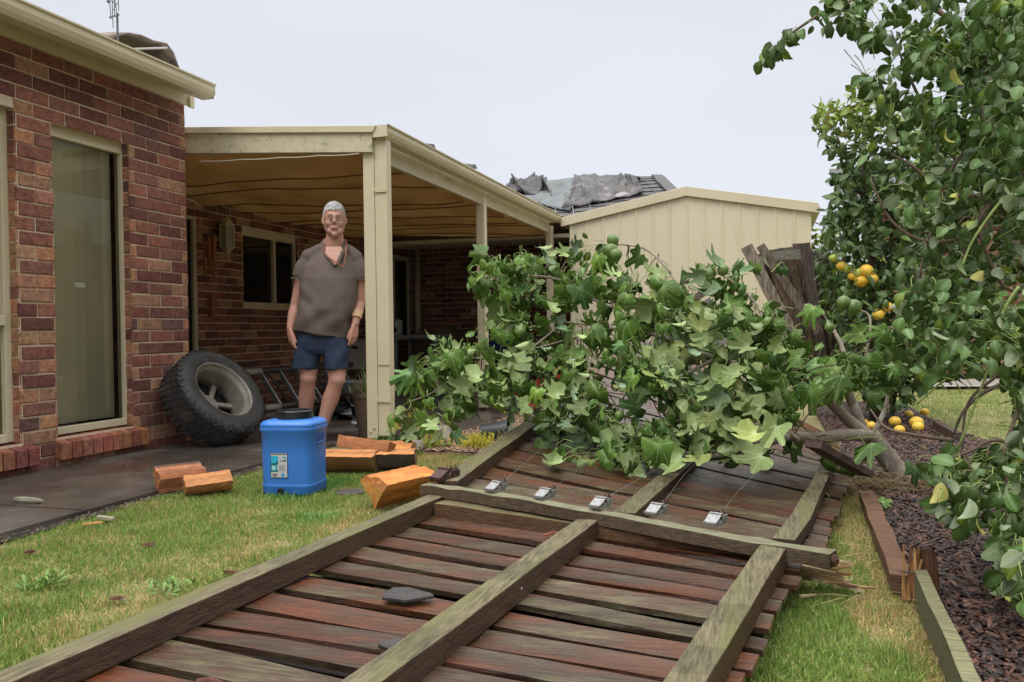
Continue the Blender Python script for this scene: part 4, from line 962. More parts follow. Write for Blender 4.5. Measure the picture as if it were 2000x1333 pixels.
# ================================================================== LEAVES
def two_sided(V,F,ve,t=.006):
    """top (material 0) and underside (material 1) as two skins a hair apart"""
    n=len(V); V=np.array(V,float)
    N_=np.zeros_like(V)
    for f in F:
        p=V[f]; q=np.cross(p[1]-p[0],p[2]-p[0])
        if len(f)>3: q=q+np.cross(p[2]-p[0],p[3]-p[0])
        for a in f: N_[a]+=q
    N_/=np.maximum(np.linalg.norm(N_,axis=1,keepdims=True),1e-9)
    if N_[:,2].mean()<0: F=[list(f)[::-1] for f in F]; N_=-N_
    V2=V-N_*t
    return (np.concatenate([V,V2]), [list(f) for f in F]+[[a+n for a in f[::-1]] for f in F], np.array([0]*len(F)+[1]*len(F)), np.concatenate([ve,ve]))
def fig_leaf(seed):
    r=random.Random(seed)
    ctr=(0,.30); lob=[(90,.78,17),(90+r.uniform(36,44),.62,13),(90-r.uniform(36,44),.62,13),(90+r.uniform(100,114),.40,20),(90-r.uniform(100,114),.40,20)]
    deep=r.uniform(.35,.75)
    angs=set()
    for (a,_,_) in lob:
        for d in (-3,0,3,-10,10,-16,16,-23,23): angs.add(round(a+d,1))
    for a in (200,225,248,262,278,292,315,340): angs.add(float(a))
    angs=sorted([a for a in angs if -65<a<255] + []); 
    angs=[a for i,a in enumerate(angs) if i==0 or a-angs[i-1]>1.5]
    def R(a):
        v=.25 if a<-30 or a>210 else .45*(1.4-deep)
        for (c,l,w) in lob: v=max(v,.22+(l-.22)*math.exp(-(abs(a-c)/w)**4.5))
        v*=1+.03*math.sin(a*.9)+r.uniform(-.02,.02); return v
    rings=[.0,.35,.68,1.0]
    fold=r.uniform(-.4,1.5); droop=r.uniform(.6,2.6); curl=r.uniform(-1.2,2.0); tw=r.uniform(-.9,.9); edge=r.uniform(-.1,1.3)
    ph=r.uniform(0,6)
    def bend(x,y,rr,a):
        z=-fold*abs(x)*.5 - edge*.35*rr**3*(.5+.5*math.sin(3*math.radians(a)+ph)) + .045*math.sin(7*y+3*x+ph)*rr + tw*x*y
        # droop: roll about x along y
        th=droop*max(0,y)*.9
        yy=y if abs(th)<1e-3 else math.sin(th)/th*y; zz=z-(0 if abs(th)<1e-3 else (1-math.cos(th))/th*y)
        th2=curl*x*1.2; xx=x if abs(th2)<1e-3 else math.sin(th2)/th2*x; zz-=0 if abs(th2)<1e-3 else (1-math.cos(th2))/th2*x
        return (xx,yy,zz)
    V=[bend(ctr[0],ctr[1],0,90)]; ve=[1.0]; lobc=[l[0] for l in lob]; n=len(angs)
    for k,q in enumerate(rings[1:]):
        for a in angs:
            rr=R(a)*q; x=ctr[0]+rr*math.cos(math.radians(a)); y=ctr[1]+rr*math.sin(math.radians(a))
            V.append(bend(x,y,rr,a)); ve.append(1.0 if any(abs(a-c)<.6 for c in lobc) and k<3 else 0.0)
    F=[]
    for i in range(n-1): F.append([0,1+i,2+i])
    for k in range(2):
        for i in range(n-1): a=1+k*n+i; F.append([a,a+n,a+n+1,a+1])
    V=np.array(V); V[:,1]-=.02
    return two_sided(V,F,np.array(ve))
def oval_leaf(seed,w=.29,tw_=.7,tip=1.0):
    r=random.Random(seed); fold=r.uniform(-.3,1.3); dr=r.uniform(-.5,2.2); tw=r.uniform(-tw_,tw_); wav=r.uniform(0,.06); ph=r.uniform(0,6)
    rows=[(0,.0),(.10,.5),(.28,.93),(.48,1.0),(.68,.82),(.86,.42),(1,.0)]
    V=[];ve=[]
    for (y,q) in rows:
        for k in (-1,-.5,0,.5,1):
            x=w*q*k; z=abs(x)*fold*.8+wav*math.sin(9*y+ph)*abs(k)+tw*x*y*2
            th=dr*y; yy=y if abs(th)<1e-3 else math.sin(th)/th*y; zz=z-(0 if abs(th)<1e-3 else (1-math.cos(th))/th*y)
            V.append((x,yy,zz)); ve.append(1.0 if k==0 else 0.0)
    F=[]
    for j in range(6):
        for k in range(4): a=5*j+k; F.append([a,a+1,a+6,a+5])
    return two_sided(V,F,np.array(ve),.012)
FT=[fig_leaf(i) for i in range(14)]+[oval_leaf(300+i,.27,.9) for i in range(4)]; OT=[oval_leaf(100+i) for i in range(10)]; NT=[oval_leaf(200+i,.24) for i in range(6)]

# ================================================================== FALLEN FIG TREE
def yd(px,py):   # depth of the crown: nearer at the bottom
    return 4.75-.8*(py-480)/450.0-.15*math.sin(px*.01)
fig=thing('fig_tree','uprooted fig tree with big lobed leaves fallen leftwards across the fence','tree',tuple(Zp(1770,935,0)))
def BP(px,py,dy=0.0): return Yp(px,py,yd(px,py)+dy)
tb=B(); base=Zp(1768,940,0); SKEL=[]
def br(pts,r0,r1,seg=9,mt=0,dys=None,jit=.03,bb=None,base_pt=None):
    P=[BP(x,y,(dys[i] if dys else 0)) for i,(x,y) in enumerate(pts)]
    if base_pt is not None: P[0]=np.array(base_pt,float)
    # smooth by catmull-rom
    Q=[]
    for i in range(len(P)-1):
        p0=P[max(i-1,0)];p1=P[i];p2=P[i+1];p3=P[min(i+2,len(P)-1)]
        for t in np.linspace(0,1,6)[:-1]:
            Q.append(.5*((2*p1)+(p2-p0)*t+(2*p0-5*p1+4*p2-p3)*t*t+(3*p1-p0-3*p2+p3)*t**3))
    Q.append(P[-1]); (bb or tb).tube(Q,[r0,r1],seg,jit=jit); SKEL.extend(Q); return Q
D1=[.15,.15,.12,.1]
SK=[]
SK+=br([(1775,948),(1748,915),(1722,880),(1700,850)],.060,.047,12,dys=[.75,.7,.62,.55])
br([(1700,852),(1650,850),(1600,856),(1540,852)],.034,.026,10,dys=[.55,.4,.2,.05])
br([(1702,856),(1668,830),(1636,800),(1600,770),(1545,745)],.035,.020,10,dys=[.55,.5,.45,.35,.3])
br([(1692,858),(1670,800),(1646,745),(1640,735)],.03,.022,10,dys=[.58,.5,.4,.35])
br([(1642,742),(1600,735),(1552,740),(1500,720)],.022,.014,9,dys=[.35,.25,.2,.1])
br([(1642,740),(1648,690),(1625,640),(1600,600)],.017,.006,dys=[.35,.3,.3,.3])
br([(1545,745),(1535,700),(1500,670),(1440,650),(1380,635),(1320,620),(1240,600)],.020,.011,dys=[.3,.2,.1,0,0,0,0])
br([(1705,850),(1728,800),(1738,740)],.016,.007,dys=[.55,.5,.4])
br([(1690,700),(1700,640),(1690,610),(1640,605)],.008,.004,dys=[.3,.2,.2,.2])
br([(1500,720),(1400,700),(1300,660),(1200,640),(1100,630)],.013,.007)
br([(1240,600),(1180,595),(1100,550),(1040,540),(950,548)],.011,.005)
br([(1300,620),(1320,560),(1290,510),(1255,485),(1215,478),(1200,482)],.008,.004)
br([(1305,590),(1345,545),(1380,528),(1410,525)],.007,.004)
br([(1200,640),(1120,660),(1040,680),(1000,660)],.007,.003)
br([(1540,852),(1450,880),(1380,890),(1300,880)],.02,.008)
br([(1400,700),(1320,740),(1240,770),(1140,760),(1040,770),(950,740)],.010,.004)
br([(1100,630),(1020,690),(930,700),(870,690)],.007,.003)
br([(950,740),(880,745),(840,770),(800,785)],.006,.003)
br([(1560,860),(1480,800),(1400,790),(1330,820),(1250,860)],.012,.004)
br([(1450,880),(1340,900),(1250,900)],.008,.003)
br([(1500,670),(1480,600),(1430,550),(1390,530)],.008,.004)
br([(1770,935),(1830,925),(1900,930)],.008,.004,dys=[.7,.6,.4])
tb.lathe([(.085,-.02),(.07,.03),(.055,.07)],tuple(BP(1776,952,.78)),(-.2,0,1),12,rfun=lambda i,t:1+.15*math.sin(3*t))
tb.build('trunk',BARK,fig,smooth=True)
poly=[(757,790),(752,770),(790,738),(830,690),(850,650),(905,660),(935,640),(965,625),(1000,600),(940,600),(912,550),(925,510),(980,500),(1060,470),(1100,500),(1140,475),(1170,490),(1200,470),(1210,520),(1260,560),(1300,520),(1320,560),(1370,570),(1390,520),(1430,505),(1510,500),(1560,560),(1600,590),(1660,590),(1700,570),(1720,620),(1800,640),(1800,700),(1740,760),(1680,770),(1640,800),(1600,830),(1560,840),(1560,880),(1500,900),(1380,890),(1290,900),(1240,925),(1170,930),(1100,900),(1060,850),(1010,840),(1000,790),(930,790),(900,820),(870,860),(845,820),(810,870),(795,830)]
hole=[(940,590),(1010,600),(1000,640),(960,650),(935,640)]
r=np.random.default_rng(5); N0=5200
px=r.uniform(745,1800,N0); py=r.uniform(465,930,N0)
k=inpoly(px,py,poly); px,py=px[k],py[k]
# open up the crown where the photo shows gaps
gap=vnoise(px,py,.016,4); k=(gap>.34)|(r.random(len(px))<.15); px,py=px[k],py[k]
k=~((px>1560)&(r.random(len(px))<.45)); px,py=px[k],py[k]
k=~((px>1250)&(py<600)&(r.random(len(px))<.45)); px,py=px[k],py[k]
px=px[:1350]; py=py[:1350]
k=~((px>1480)&(px<1625)&(py<610)); px,py=px[k],py[k]
k=~((px<930)&(py>790)&(r.random(len(px))<.4))&~((px>1580)&(py>770)&(r.random(len(px))<.75)); px,py=px[k],py[k]
ex=[(1155,468),(1075,478),(1258,492),(1225,528),(1350,560),(1470,590),(770,810),(800,845),(830,800),(1185,880),(1170,905),(1225,905),(1480,510),(1530,515),(1600,590),(1690,870),(860,700),(905,680),(1010,520),(960,500),(1560,820),(1720,860),(1790,900),(1640,900),(1640,880)]
px=np.concatenate([px,[e_[0] for e_ in ex]]); py=np.concatenate([py,[e_[1] for e_ in ex]]); n=len(px)
dyr=r.normal(0,.20,n)+.05
T=np.array([BP(a,c,d) for a,c,d in zip(px,py,dyr)])
T[:,2]=np.maximum(T[:,2],.14)
# tip directions: hang down and stream left with the fall
u_=r.random(n)
dirs=np.stack([-.55+r.normal(0,.55,n),-.25+r.normal(0,.45,n),-.75+r.normal(0,.5,n)],1)
up=np.stack([-.15+r.normal(0,.6,n),-.75+r.normal(0,.5,n),.55+r.normal(0,.5,n)],1)
flip=vnoise(px,py,.008,6)*.7+r.random(n)*.5
under=(flip>.62)&(px<1540); up[under]*=-1; dirs[under]=np.stack([-.8+r.normal(0,.3,under.sum()),-.1+r.normal(0,.3,under.sum()),-.35+r.normal(0,.4,under.sum())],1)
sz=r.uniform(.08,.168,n)*(1-.25*(dyr>.2)); R=frames(dirs,up)*sz[:,None,None]
C=np.ones((n,3))*r.uniform(.6,1.25,(n,1)); yel=r.random(n)<.10; C[yel]*=np.array([1.2,1.1,.9]); blu=r.random(n)<.15; C[blu]*=np.array([.9,.98,1.35])
wl=r.integers(0,len(FT),n); R[wl>=14]*=.72; bulk('crown',FT,wl,R,T,C,[FIGT,FIGU],fig)
# stalks joining leaf to twig
st_=B(); tb2=B()
SKA=np.array(SKEL)
for i in range(n):
    d=dirs[i]/np.linalg.norm(dirs[i]); dd=np.linalg.norm(SKA-T[i],axis=1); j=int(dd.argmin()); v=SKA[j]-T[i]; L=min(dd[j],random.uniform(.05,.10))
    v=v/max(dd[j],1e-6); q=T[i]+v*L+np.array([0,0,.012]); md=T[i]-d*L*.3+v*L*.35+np.array([0,0,.008])
    st_.tube([T[i]+d*.05*sz[i],T[i]-d*.006,md,q],[.0016,.0021],4,cap=False)
    if i%4==0 and dd[j]>L: tb2.tube([q,(q+SKA[j])/2+np.array([random.uniform(-.02,.02),0,.02]),SKA[j]],[.0025,.004],5,cap=False)
kind(tb2.build('twig',TWIG,fig,smooth=True),'stuff')
kind(st_.build('leaf_stalk',GTWIG,fig,smooth=True),'stuff')
FGM=mat('green fig skin',(.15,.23,.05),(.09,.15,.035),30,.4,.1,60)
for (a,c,s) in [(1197,470,13),(1194,489,14),(1203,498,13),(1016,648,12),(1412,528,11),(1388,534,11),(1648,592,13),(1668,600,14),(1210,812,9),(1620,640,9),(1500,630,10),(1330,640,9),(1128,682,8)]:
    p=BP(a,c,-.12); rr=s/1625*4.5
    q=B(); q.lathe([(.001,-rr),(rr*.6,-rr*.85),(rr*.98,-rr*.25),(rr*.95,rr*.25),(rr*.6,rr*.8),(rr*.25,rr*1.15),(rr*.12,rr*1.5)],tuple(p),(random.uniform(-.4,.4),.1,random.choice([1,1,-.6])),14); q.build('fruit',FGM,fig,smooth=True)
# a few torn fig leaves lying on the boards and ground
for k,(a,c,z,s,lb) in enumerate([(888,990,.125,.05,'small torn green leaf on the boards beside the left rail end'),(1612,965,.08,.04,'tiny leaf on the tips of the far palings'),(1605,905,.13,.07,'dry yellowish leaf at the far end of the curved rail'),(1715,985,.05,.09,'pale leaf standing on the edge of the mulch bed'),(1830,850,.04,.13,'bright green fig leaf on the mulch beyond the trunk')]):
    p=Zp(a,c,z); o=bulk('fallen_leaf',[FT[k]],np.zeros(1,int),frames(np.array([[.6,.5,.25]]),np.array([[0,-.6,1.]]))*s,p[None],np.array([[1.5,1.4,1.2] if k!=2 else [3.5,1.8,1.6]]),[FIGT,FIGU]); tag(o,lb,'leaf','torn leaves after the storm')

# ================================================================== RIGHT HAND TREE (broken, hanging foliage)
apple=thing('apple_tree','storm torn fruit tree with hanging grey green leaves filling the right edge','tree',(2.15,3.6,0))
ab=B()
def brp(pts,r0,r1,seg=8,bb=None,jit=.04):
    P=[Yp(x,y,Y) for x,y,Y in pts]; Q=[]
    for i in range(len(P)-1):
        p0=P[max(i-1,0)];p1=P[i];p2=P[i+1];p3=P[min(i+2,len(P)-1)]
        for t in np.linspace(0,1,6)[:-1]: Q.append(.5*((2*p1)+(p2-p0)*t+(2*p0-5*p1+4*p2-p3)*t*t+(3*p1-p0-3*p2+p3)*t**3))
    Q.append(P[-1]); (bb or ab).tube(Q,[r0,r1],seg,jit=jit); return Q
ab.tube([(2.15,3.6,-.02),(2.12,3.62,.6),(2.0,3.6,1.3),(1.85,3.55,2.1),(1.7,3.5,2.8)],[.075,.06,.03],12,jit=.05)
BR=[[(2080,300,3.5),(1980,200,3.4),(1880,60,3.3),(1760,-10,3.3),(1640,10,3.2),(1540,70,3.15),(1500,112,3.15)],
 [(2060,420,3.6),(1960,330,3.4),(1850,270,3.4),(1790,180,3.4),(1740,60,3.4)],
 [(2080,780,3.6),(1990,752,3.5),(1935,760,3.4),(1885,800,3.3),(1862,850,3.3)],
 [(2060,300,3.3),(1950,380,3.1),(1890,470,3.0),(1875,560,3.0),(1890,620,3.0)],
 [(1990,250,3.3),(1880,300,3.2),(1830,420,3.1),(1790,560,3.05),(1770,700,3.0),(1768,705,3.0)],
 [(2040,560,3.1),(1960,560,3.0),(1900,430,3.0),(1870,440,3.0)],
 [(2080,640,2.9),(2000,660,2.8),(1950,730,2.8),(1890,790,2.8),(1878,900,2.8)],
 [(1878,880,2.8),(1900,920,2.75),(1950,980,2.7),(1985,1060,2.7)],
 [(2040,700,2.6),(1990,800,2.6),(1960,900,2.55),(1985,1000,2.55)],
 [(2080,60,3.2),(1980,100,3.1),(1920,190,3.0),(1930,260,3.0)],
 [(1870,470,3.0),(1800,470,2.95),(1740,430,2.95),(1700,350,2.95)],
 [(1950,380,3.1),(1850,380,3.0),(1790,330,3.0),(1740,300,3.0)],
 [(1860,860,2.75),(1740,840,3.0),(1700,800,3.1)],
 [(2060,900,2.6),(1950,860,2.6),(1900,880,2.6),(1840,900,2.6)]]
AQ=[]
for i,P in enumerate(BR): AQ+=brp(P,.013 if i<4 else .007,.003)
ab.build('trunk',TWIG,apple,smooth=True)
gs=B()
for P in [[(1990,560,2.7),(1960,610,2.7),(1930,720,2.75),(1870,880,2.75)],[(1930,700,2.8),(1850,740,2.85),(1790,790,2.9)],[(1985,380,2.8),(1950,400,2.8),(1900,470,2.8),(1880,520,2.8)]]: brp(P,.005,.003,6,bb=gs)
gs.build('green_shoot',GTWIG,apple,smooth=True)
apoly=[(1480,118),(1500,80),(1550,50),(1590,5),(1640,-30),(2050,-30),(2050,1190),(1985,1180),(1950,1150),(1960,1060),(1930,1010),(1870,1040),(1870,1010),(1830,1000),(1835,930),(1800,905),(1860,860),(1900,900),(1930,870),(1990,860),(1990,760),(1940,700),(1890,730),(1900,700),(1850,745),(1800,750),(1770,700),(1730,720),(1765,640),(1745,560),(1760,500),(1800,470),(1760,430),(1740,370),(1790,340),(1770,290),(1735,250),(1725,205),(1690,170),(1680,130),(1720,100),(1660,60),(1600,50),(1560,60),(1520,120)]
r=np.random.default_rng(15); N0=14500
px=r.uniform(1480,2050,N0); py=r.uniform(-30,1190,N0); k=inpoly(px,py,apoly); px,py=px[k],py[k]
gap=vnoise(px,py,.022,5)
keep=np.where(py<560, r.random(len(px))<.95, r.random(len(px))<.75) & ((gap>np.where((py<330)&(px<1900),.50,.31))|(r.random(len(px))<np.where((py<330)&(px<1900),.08,.3))); keep&=~((px<1800)&(py>230)&(py<560)&(r.random(len(px))<.5)); keep&=~((px>1760)&(px<1960)&(py>680)&(py<850)&(r.random(len(px))<.3))
px,py=px[keep],py[keep]; n=len(px); print('apple leaves',n)
Yd=np.where(py<560,3.25,2.95)+r.normal(0,.28,n)-.35*np.clip((py-820)/300,0,1); Yd=np.where(px<1700,3.15+r.normal(0,.06,n),Yd)
T=np.array([Yp(a,c,d) for a,c,d in zip(px,py,Yd)])
dirs=np.stack([-.25+r.normal(0,.5,n),r.normal(0,.45,n),-.85+r.normal(0,.45,n)],1)
up=np.stack([r.normal(-.1,.6,n),-.7+r.normal(0,.5,n),.6+r.normal(0,.5,n)],1)
un=(vnoise(px,py,.01,2)*.6+r.random(n)*.6>.80)&(py>330); up[un]*=-1
sz=r.uniform(.033,.064,n)*np.where(r.random(n)<.05,1.25,1.0); R=frames(dirs,up)*sz[:,None,None]
C=np.ones((n,3))*r.uniform(.55,1.35,(n,1)); y_=r.random(n)<.07; C[y_]*=np.array([2.2,1.7,.9]); g_=(py>380)&(r.random(n)<.45); C[g_]*=np.array([1.35,1.25,1.5])
bk=r.permutation(np.nonzero((px>1780)&(py<600))[0])[:1500]   # deeper foliage of the same crown, inner shade painted in as darker colour
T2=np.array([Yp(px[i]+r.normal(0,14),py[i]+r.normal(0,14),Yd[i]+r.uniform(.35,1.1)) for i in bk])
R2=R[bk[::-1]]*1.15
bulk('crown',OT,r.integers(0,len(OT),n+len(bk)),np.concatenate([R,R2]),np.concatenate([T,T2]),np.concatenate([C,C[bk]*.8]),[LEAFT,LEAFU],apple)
# fine twigs linking leaves
tw=B()
AQA=np.array(AQ)
for i in range(0,n,3):
    dd=np.linalg.norm(AQA-T[i],axis=1); j=int(dd.argmin()); v=(AQA[j]-T[i])/max(dd[j],1e-6); L=min(dd[j],random.uniform(.04,.14)); q=T[i]+v*L
    tw.tube([T[i],T[i]+v*L*.5+np.array([random.uniform(-.01,.01),0,.012]),q],[.0010,.0018],4,cap=False)
kind(tw.build('twig',GTWIG,apple,smooth=True),'stuff')

# ================================================================== CITRUS TREE
cit=thing('citrus_tree','citrus tree laden with yellow fruit and bright green top growing behind the fallen fig','tree',tuple(Yp(1700,830,7.6)*np.array([1,1,0])))
cb_=B()
def ct(pts,r0,r1): cb_.tube([Yp(x,y,Y) for x,y,Y in pts],[r0,r1],8,jit=.05)
ct([(1712,840,7.6),(1705,700,7.6),(1712,560,7.6),(1690,430,7.6),(1688,300,7.6),(1685,190,7.6)],.055,.008)
ct([(1705,650,7.6),(1740,500,7.7),(1745,380,7.7)],.03,.008); ct([(1700,600,7.6),(1650,520,7.5),(1640,450,7.5)],.02,.006); ct([(1690,400,7.6),(1640,280,7.6),(1615,220,7.6)],.014,.005)
cb_.build('trunk',TWIG,cit,smooth=True)
cpoly=[(1600,215),(1612,195),(1640,215),(1655,215),(1665,180),(1685,150),(1700,185),(1725,200),(1780,250),(1900,280),(1900,600),(1830,640),(1800,760),(1740,800),(1690,780),(1660,700),(1620,640),(1610,560),(1595,500),(1620,460),(1600,440),(1630,380),(1625,340),(1650,330),(1615,290),(1592,260)]
r=np.random.default_rng(35); N0=9000
px=r.uniform(1590,1900,N0); py=r.uniform(150,800,N0); k=inpoly(px,py,cpoly); px,py=px[k],py[k]
gap=vnoise(px,py,.03,1); k=(gap>.3)|(r.random(len(px))<.3); px,py=px[k],py[k]; n=min(len(px),4200); px,py=px[:n],py[:n]
T=np.array([Yp(a,c,7.6+d) for a,c,d in zip(px,py,r.normal(0,.32,n))])
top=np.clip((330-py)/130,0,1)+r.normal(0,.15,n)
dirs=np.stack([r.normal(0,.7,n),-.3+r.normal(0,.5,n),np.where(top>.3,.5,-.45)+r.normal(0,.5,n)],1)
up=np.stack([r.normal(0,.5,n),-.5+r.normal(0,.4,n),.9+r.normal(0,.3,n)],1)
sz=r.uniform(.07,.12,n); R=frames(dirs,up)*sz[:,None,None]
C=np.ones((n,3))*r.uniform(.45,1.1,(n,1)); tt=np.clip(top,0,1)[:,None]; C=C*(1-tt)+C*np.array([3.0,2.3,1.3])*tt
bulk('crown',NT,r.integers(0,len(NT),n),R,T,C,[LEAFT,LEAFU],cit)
CITM=mat('citrus peel',(.86,.58,.07),(.80,.44,.04),6,.42,.15,160,c3=(.62,.60,.10),c3scale=4,c3range=(.55,.7))
CITG=mat('green citrus peel',(.33,.42,.06),(.45,.48,.08),6,.42,.15,160)
for (a,c,s,g) in [(1692,530,13,0),(1674,534,10,1),(1681,550,12,0),(1703,545,11,0),(1643,520,9,0),(1654,526,8,1),(1664,540,8,0),(1628,505,8,1),(1715,615,11,0),(1735,600,9,0),(1790,505,9,0),(1872,640,10,0),(1885,672,12,0),(1884,698,11,0),(1770,654,7,0),(1866,655,7,0),(1845,690,6,0),(1900,652,6,0),(1770,712,6,0)]:
    Yf=7.15 if a<1800 else 6.6; p=Yp(a,c,Yf); rr=s/1625*Yf
    q=B(); q.ball(p,rr,seg=16,sc=(1,1,.94)); q.build('fruit',CITG if g else CITM,cit,smooth=True)
FL=[(1748,820,11,'yellow fruit on the mulch just right of the fig stem'),(1702,828,9,'yellow fruit half hidden behind the fig trunk'),(1790,822,13,'larger pale orange fruit of the touching pair on the mulch'),(1793,830,11,'smaller yellow fruit of the touching pair on the mulch'),(1775,806,8,'yellow fruit behind the touching pair on the mulch'),(1806,802,8,'yellow fruit at the back corner of the mulch bed'),(1757,836,10,'yellow fruit under the hanging fig leaf on the mulch'),(1688,823,8,'yellow fruit leftmost on the mulch'),(1690,836,7,'split yellow fruit in front of the leftmost one')]
for (a,c,s,lb) in FL:
    p=Zp(a,c+s,.03); D_=(p-CAMP)@FW; rr=s/CF*D_; p[2]=.015+rr; q=B(); q.ball(p,rr,seg=16,sc=(1.05,1,.93)); tag(q.build('citrus_fruit',CITM,None,smooth=True),lb,'fruit','fallen citrus fruit on the mulch')
# low hedge far behind the shed corner, neighbour wall and steps
r=np.random.default_rng(50); n=2600; T=np.stack([r.uniform(.35,1.5,n),r.uniform(11.6,12.4,n),r.uniform(.2,2.05,n)+.12*np.sin(np.arange(n))],1)
dirs=r.normal(0,1,(n,3))+np.array([0,0,.5]); up=r.normal(0,.5,(n,3))+np.array([0,-.6,.8]); R=frames(dirs,up)*r.uniform(.06,.12,n)[:,None,None]
C=np.array([[2.6,1.9,.9]])*r.uniform(.4,1.3,(n,1))
hd=thing('shrub','yellow green shrub beyond the right corner of the shed','shrub',(.9,12,0))
bulk('foliage',NT,r.integers(0,6,n),R,T,C,[LEAFT,LEAFU],hd); q=B(); q.tube([(.9,12,0),(.95,12,.8),(.8,12,1.4)],[.04,.015],8); q.build('stem',TWIG,hd)
nb=thing('neighbour_house','far red brick house wall glimpsed through the right hand leaves','house',(4,14.3,0))
bb=B(); mb=B(); brickwall(bb,mb,(1.6,14.2,.03),(1,0,0),(0,-1,0),8,0.03,2.6); bb.build('wall',[BRICK],nb); mb.build('mortar',[MORTAR],nb)
q=B(); q.box((1.6,14.22,0),(9.6,14.6,2.7)); q.build('wall_core',INNER,nb)
q=B(); q.hexa([(1.2,13.8,2.6),(10,13.8,2.6),(10,17.5,3.8),(1.2,17.5,3.8),(1.2,13.8,2.7),(10,13.8,2.7),(10,17.5,3.9),(1.2,17.5,3.9)]); q.build('roof',TILE,nb)
plank('sleeper','low timber edging at the back corner of the mulch bed',Zp(1828,832,.04),Zp(1870,858,.04),.05,.09,(.12,.08,.06),cat='garden edging')
# ================================================================== BLUE DRUM
dc=np.array([-2.378,3.833,0.0])
vd=dc[:2]/np.linalg.norm(dc[:2]); n0=np.array([-vd[0],-vd[1],0]); r0=np.array([vd[1]*1.0,-vd[0],0])
th=rad(24); dn=math.cos(th)*n0-math.sin(th)*r0; ds=math.cos(th)*r0+math.sin(th)*n0
drum=thing('water_drum','blue plastic water drum with black screw lid and picture label on the lawn','drum',tuple(dc))
BLUE=mat('blue plastic',(.045,.20,.62),(.04,.175,.56),3,.38,.03,60,spec=.5,c3=(.10,.28,.66),c3scale=7,c3range=(.62,.8))
def rrect(hw,hd,rc,k=7):
    P=[]
    for (sx,sy,a0) in ((1,1,0),(-1,1,90),(-1,-1,180),(1,-1,270)):
        for i in range(k): a=rad(a0+90*i/(k-1)); P.append((sx*(hw-rc)+rc*math.cos(a),sy*(hd-rc)+rc*math.sin(a)))
    return P
def stack(bb_,c,prof,u,v,hw,hd,rc,col=(1,1,1)):
    V=[];F=[];N_=None
    for (s,z) in prof:
        P=rrect(hw-s,hd-s,max(rc-s*.5,.01)); N_=len(P)
        for (x,y) in P: V.append(c+u*x+v*y+np.array([0,0,z]))
    for i in range(len(prof)-1):
        for k in range(N_): k2=(k+1)%N_; F.append([i*N_+k,i*N_+k2,(i+1)*N_+k2,(i+1)*N_+k])
    F.append(list(range(N_))[::-1]); F.append([(len(prof)-1)*N_+k for k in range(N_)]); bb_.add(V,F,col)
b=B()
prof=[(.022,0),(.014,.004),(.010,.014),(.009,.045),(.006,.052),(.011,.058),(.011,.062),(.0085,.20),(.006,.325),(.000,.332),(.000,.347),(.003,.352),(.0,.356),(.004,.368),(.014,.378),(.03,.383),(.06,.386)]
stack(b,dc,prof,ds,dn,.150,.135,.062); body=b.build('body',BLUE,drum,smooth=True)
b=B(); lc=dc-dn*.012; b.lathe([(.088,.384),(.093,.386),(.093,.424),(.089,.429),(.082,.429),(.080,.416),(.0,.416)],tuple(lc),(0,0,1),48,rfun=lambda i,t:1+(.006 if 1<=i<=2 and int(t*48/6.2832)%2 else 0))
b.bar(lc+ds*-.078+np.array([0,0,.421]),lc+ds*.078+np.array([0,0,.421]),.014,.012); b.build('lid',BLACKP,drum,smooth=False)
b=B(); pp=dc+dn*.127-ds*.02; b.lathe([(.017,0),(.017,.010),(.011,.012),(.009,.004),(.0,.004)],tuple(pp+np.array([0,0,.026])),tuple(dn),16); b.build('tap_plug',BLACKP,drum)
# moulded hand hold in the side: a block with recess shade in its colour
b=B(); hc=dc+ds*.146+dn*.0+np.array([0,0,.288])
b.hexa([hc+dn*a+np.array([0,0,z])+ds*s for (a,z,s) in ((-.045,-.018,-.02),(.045,-.018,-.02),(.045,-.018,.0005),(-.045,-.018,.0005),(-.045,.018,-.02),(.045,.018,-.02),(.045,.018,.0005),(-.045,.018,.0005))]); b.build('hand_hold',mat('blue recess shade',(.015,.07,.26)),body)
b=B(); b.bar(hc+dn*-.05+np.array([0,0,-.022])+ds*.001,hc+dn*.05+np.array([0,0,-.022])+ds*.001,.008,.006); b.build('hand_hold_lip',BLUE,body)
# label
lb=B(); Ln=dc+dn*.1275-ds*.028+np.array([0,0,.158])
def LQ(x0,x1,z0,z1,d,col): lb.hexa([Ln+ds*x+np.array([0,0,z])+dn*q for (x,z,q) in ((x0,z0,0),(x1,z0,0),(x1,z0,d),(x0,z0,d),(x0,z1,0),(x1,z1,0),(x1,z1,d),(x0,z1,d))],col)
LQ(-.046,.046,-.064,.064,.0006,(.02,.02,.02)); LQ(-.0435,.0435,-.0615,.0615,.0010,(.50,.50,.50))
LQ(-.0435,-.004,.008,.048,.0013,(.02,.42,.62)); LQ(-.0435,-.01,-.03,.008,.0013,(.03,.30,.36)); LQ(-.0435,-.008,.004,.010,.0015,(.01,.03,.03)); LQ(-.0435,-.005,-.034,-.026,.0015,(.01,.15,.12)); LQ(-.038,-.02,-.024,-.002,.0015,(.35,.62,.68)); LQ(-.014,-.007,.010,.022,.0016,(.01,.02,.02))
LQ(-.040,.040,.0545,.0585,.0013,(.05,.05,.05)); LQ(.018,.040,.020,.027,.0013,(.04,.04,.04)); LQ(.006,.013,.020,.026,.0013,(.04,.04,.04)); LQ(.02,.038,.034,.044,.0013,(.1,.35,.42))
for k in range(7): LQ(.0,.030 if k%3 else .036,-.002-.0042*k,-.0002-.0042*k,.0013,(.2,.2,.21))
LQ(-.041,-.008,-.060,-.036,.0013,(.66,.66,.66))
for k in range(9): LQ(-.037+.003*k,-.0355+.003*k+.0006*(k%3),-.058,-.040,.0016,(.04,.04,.04))
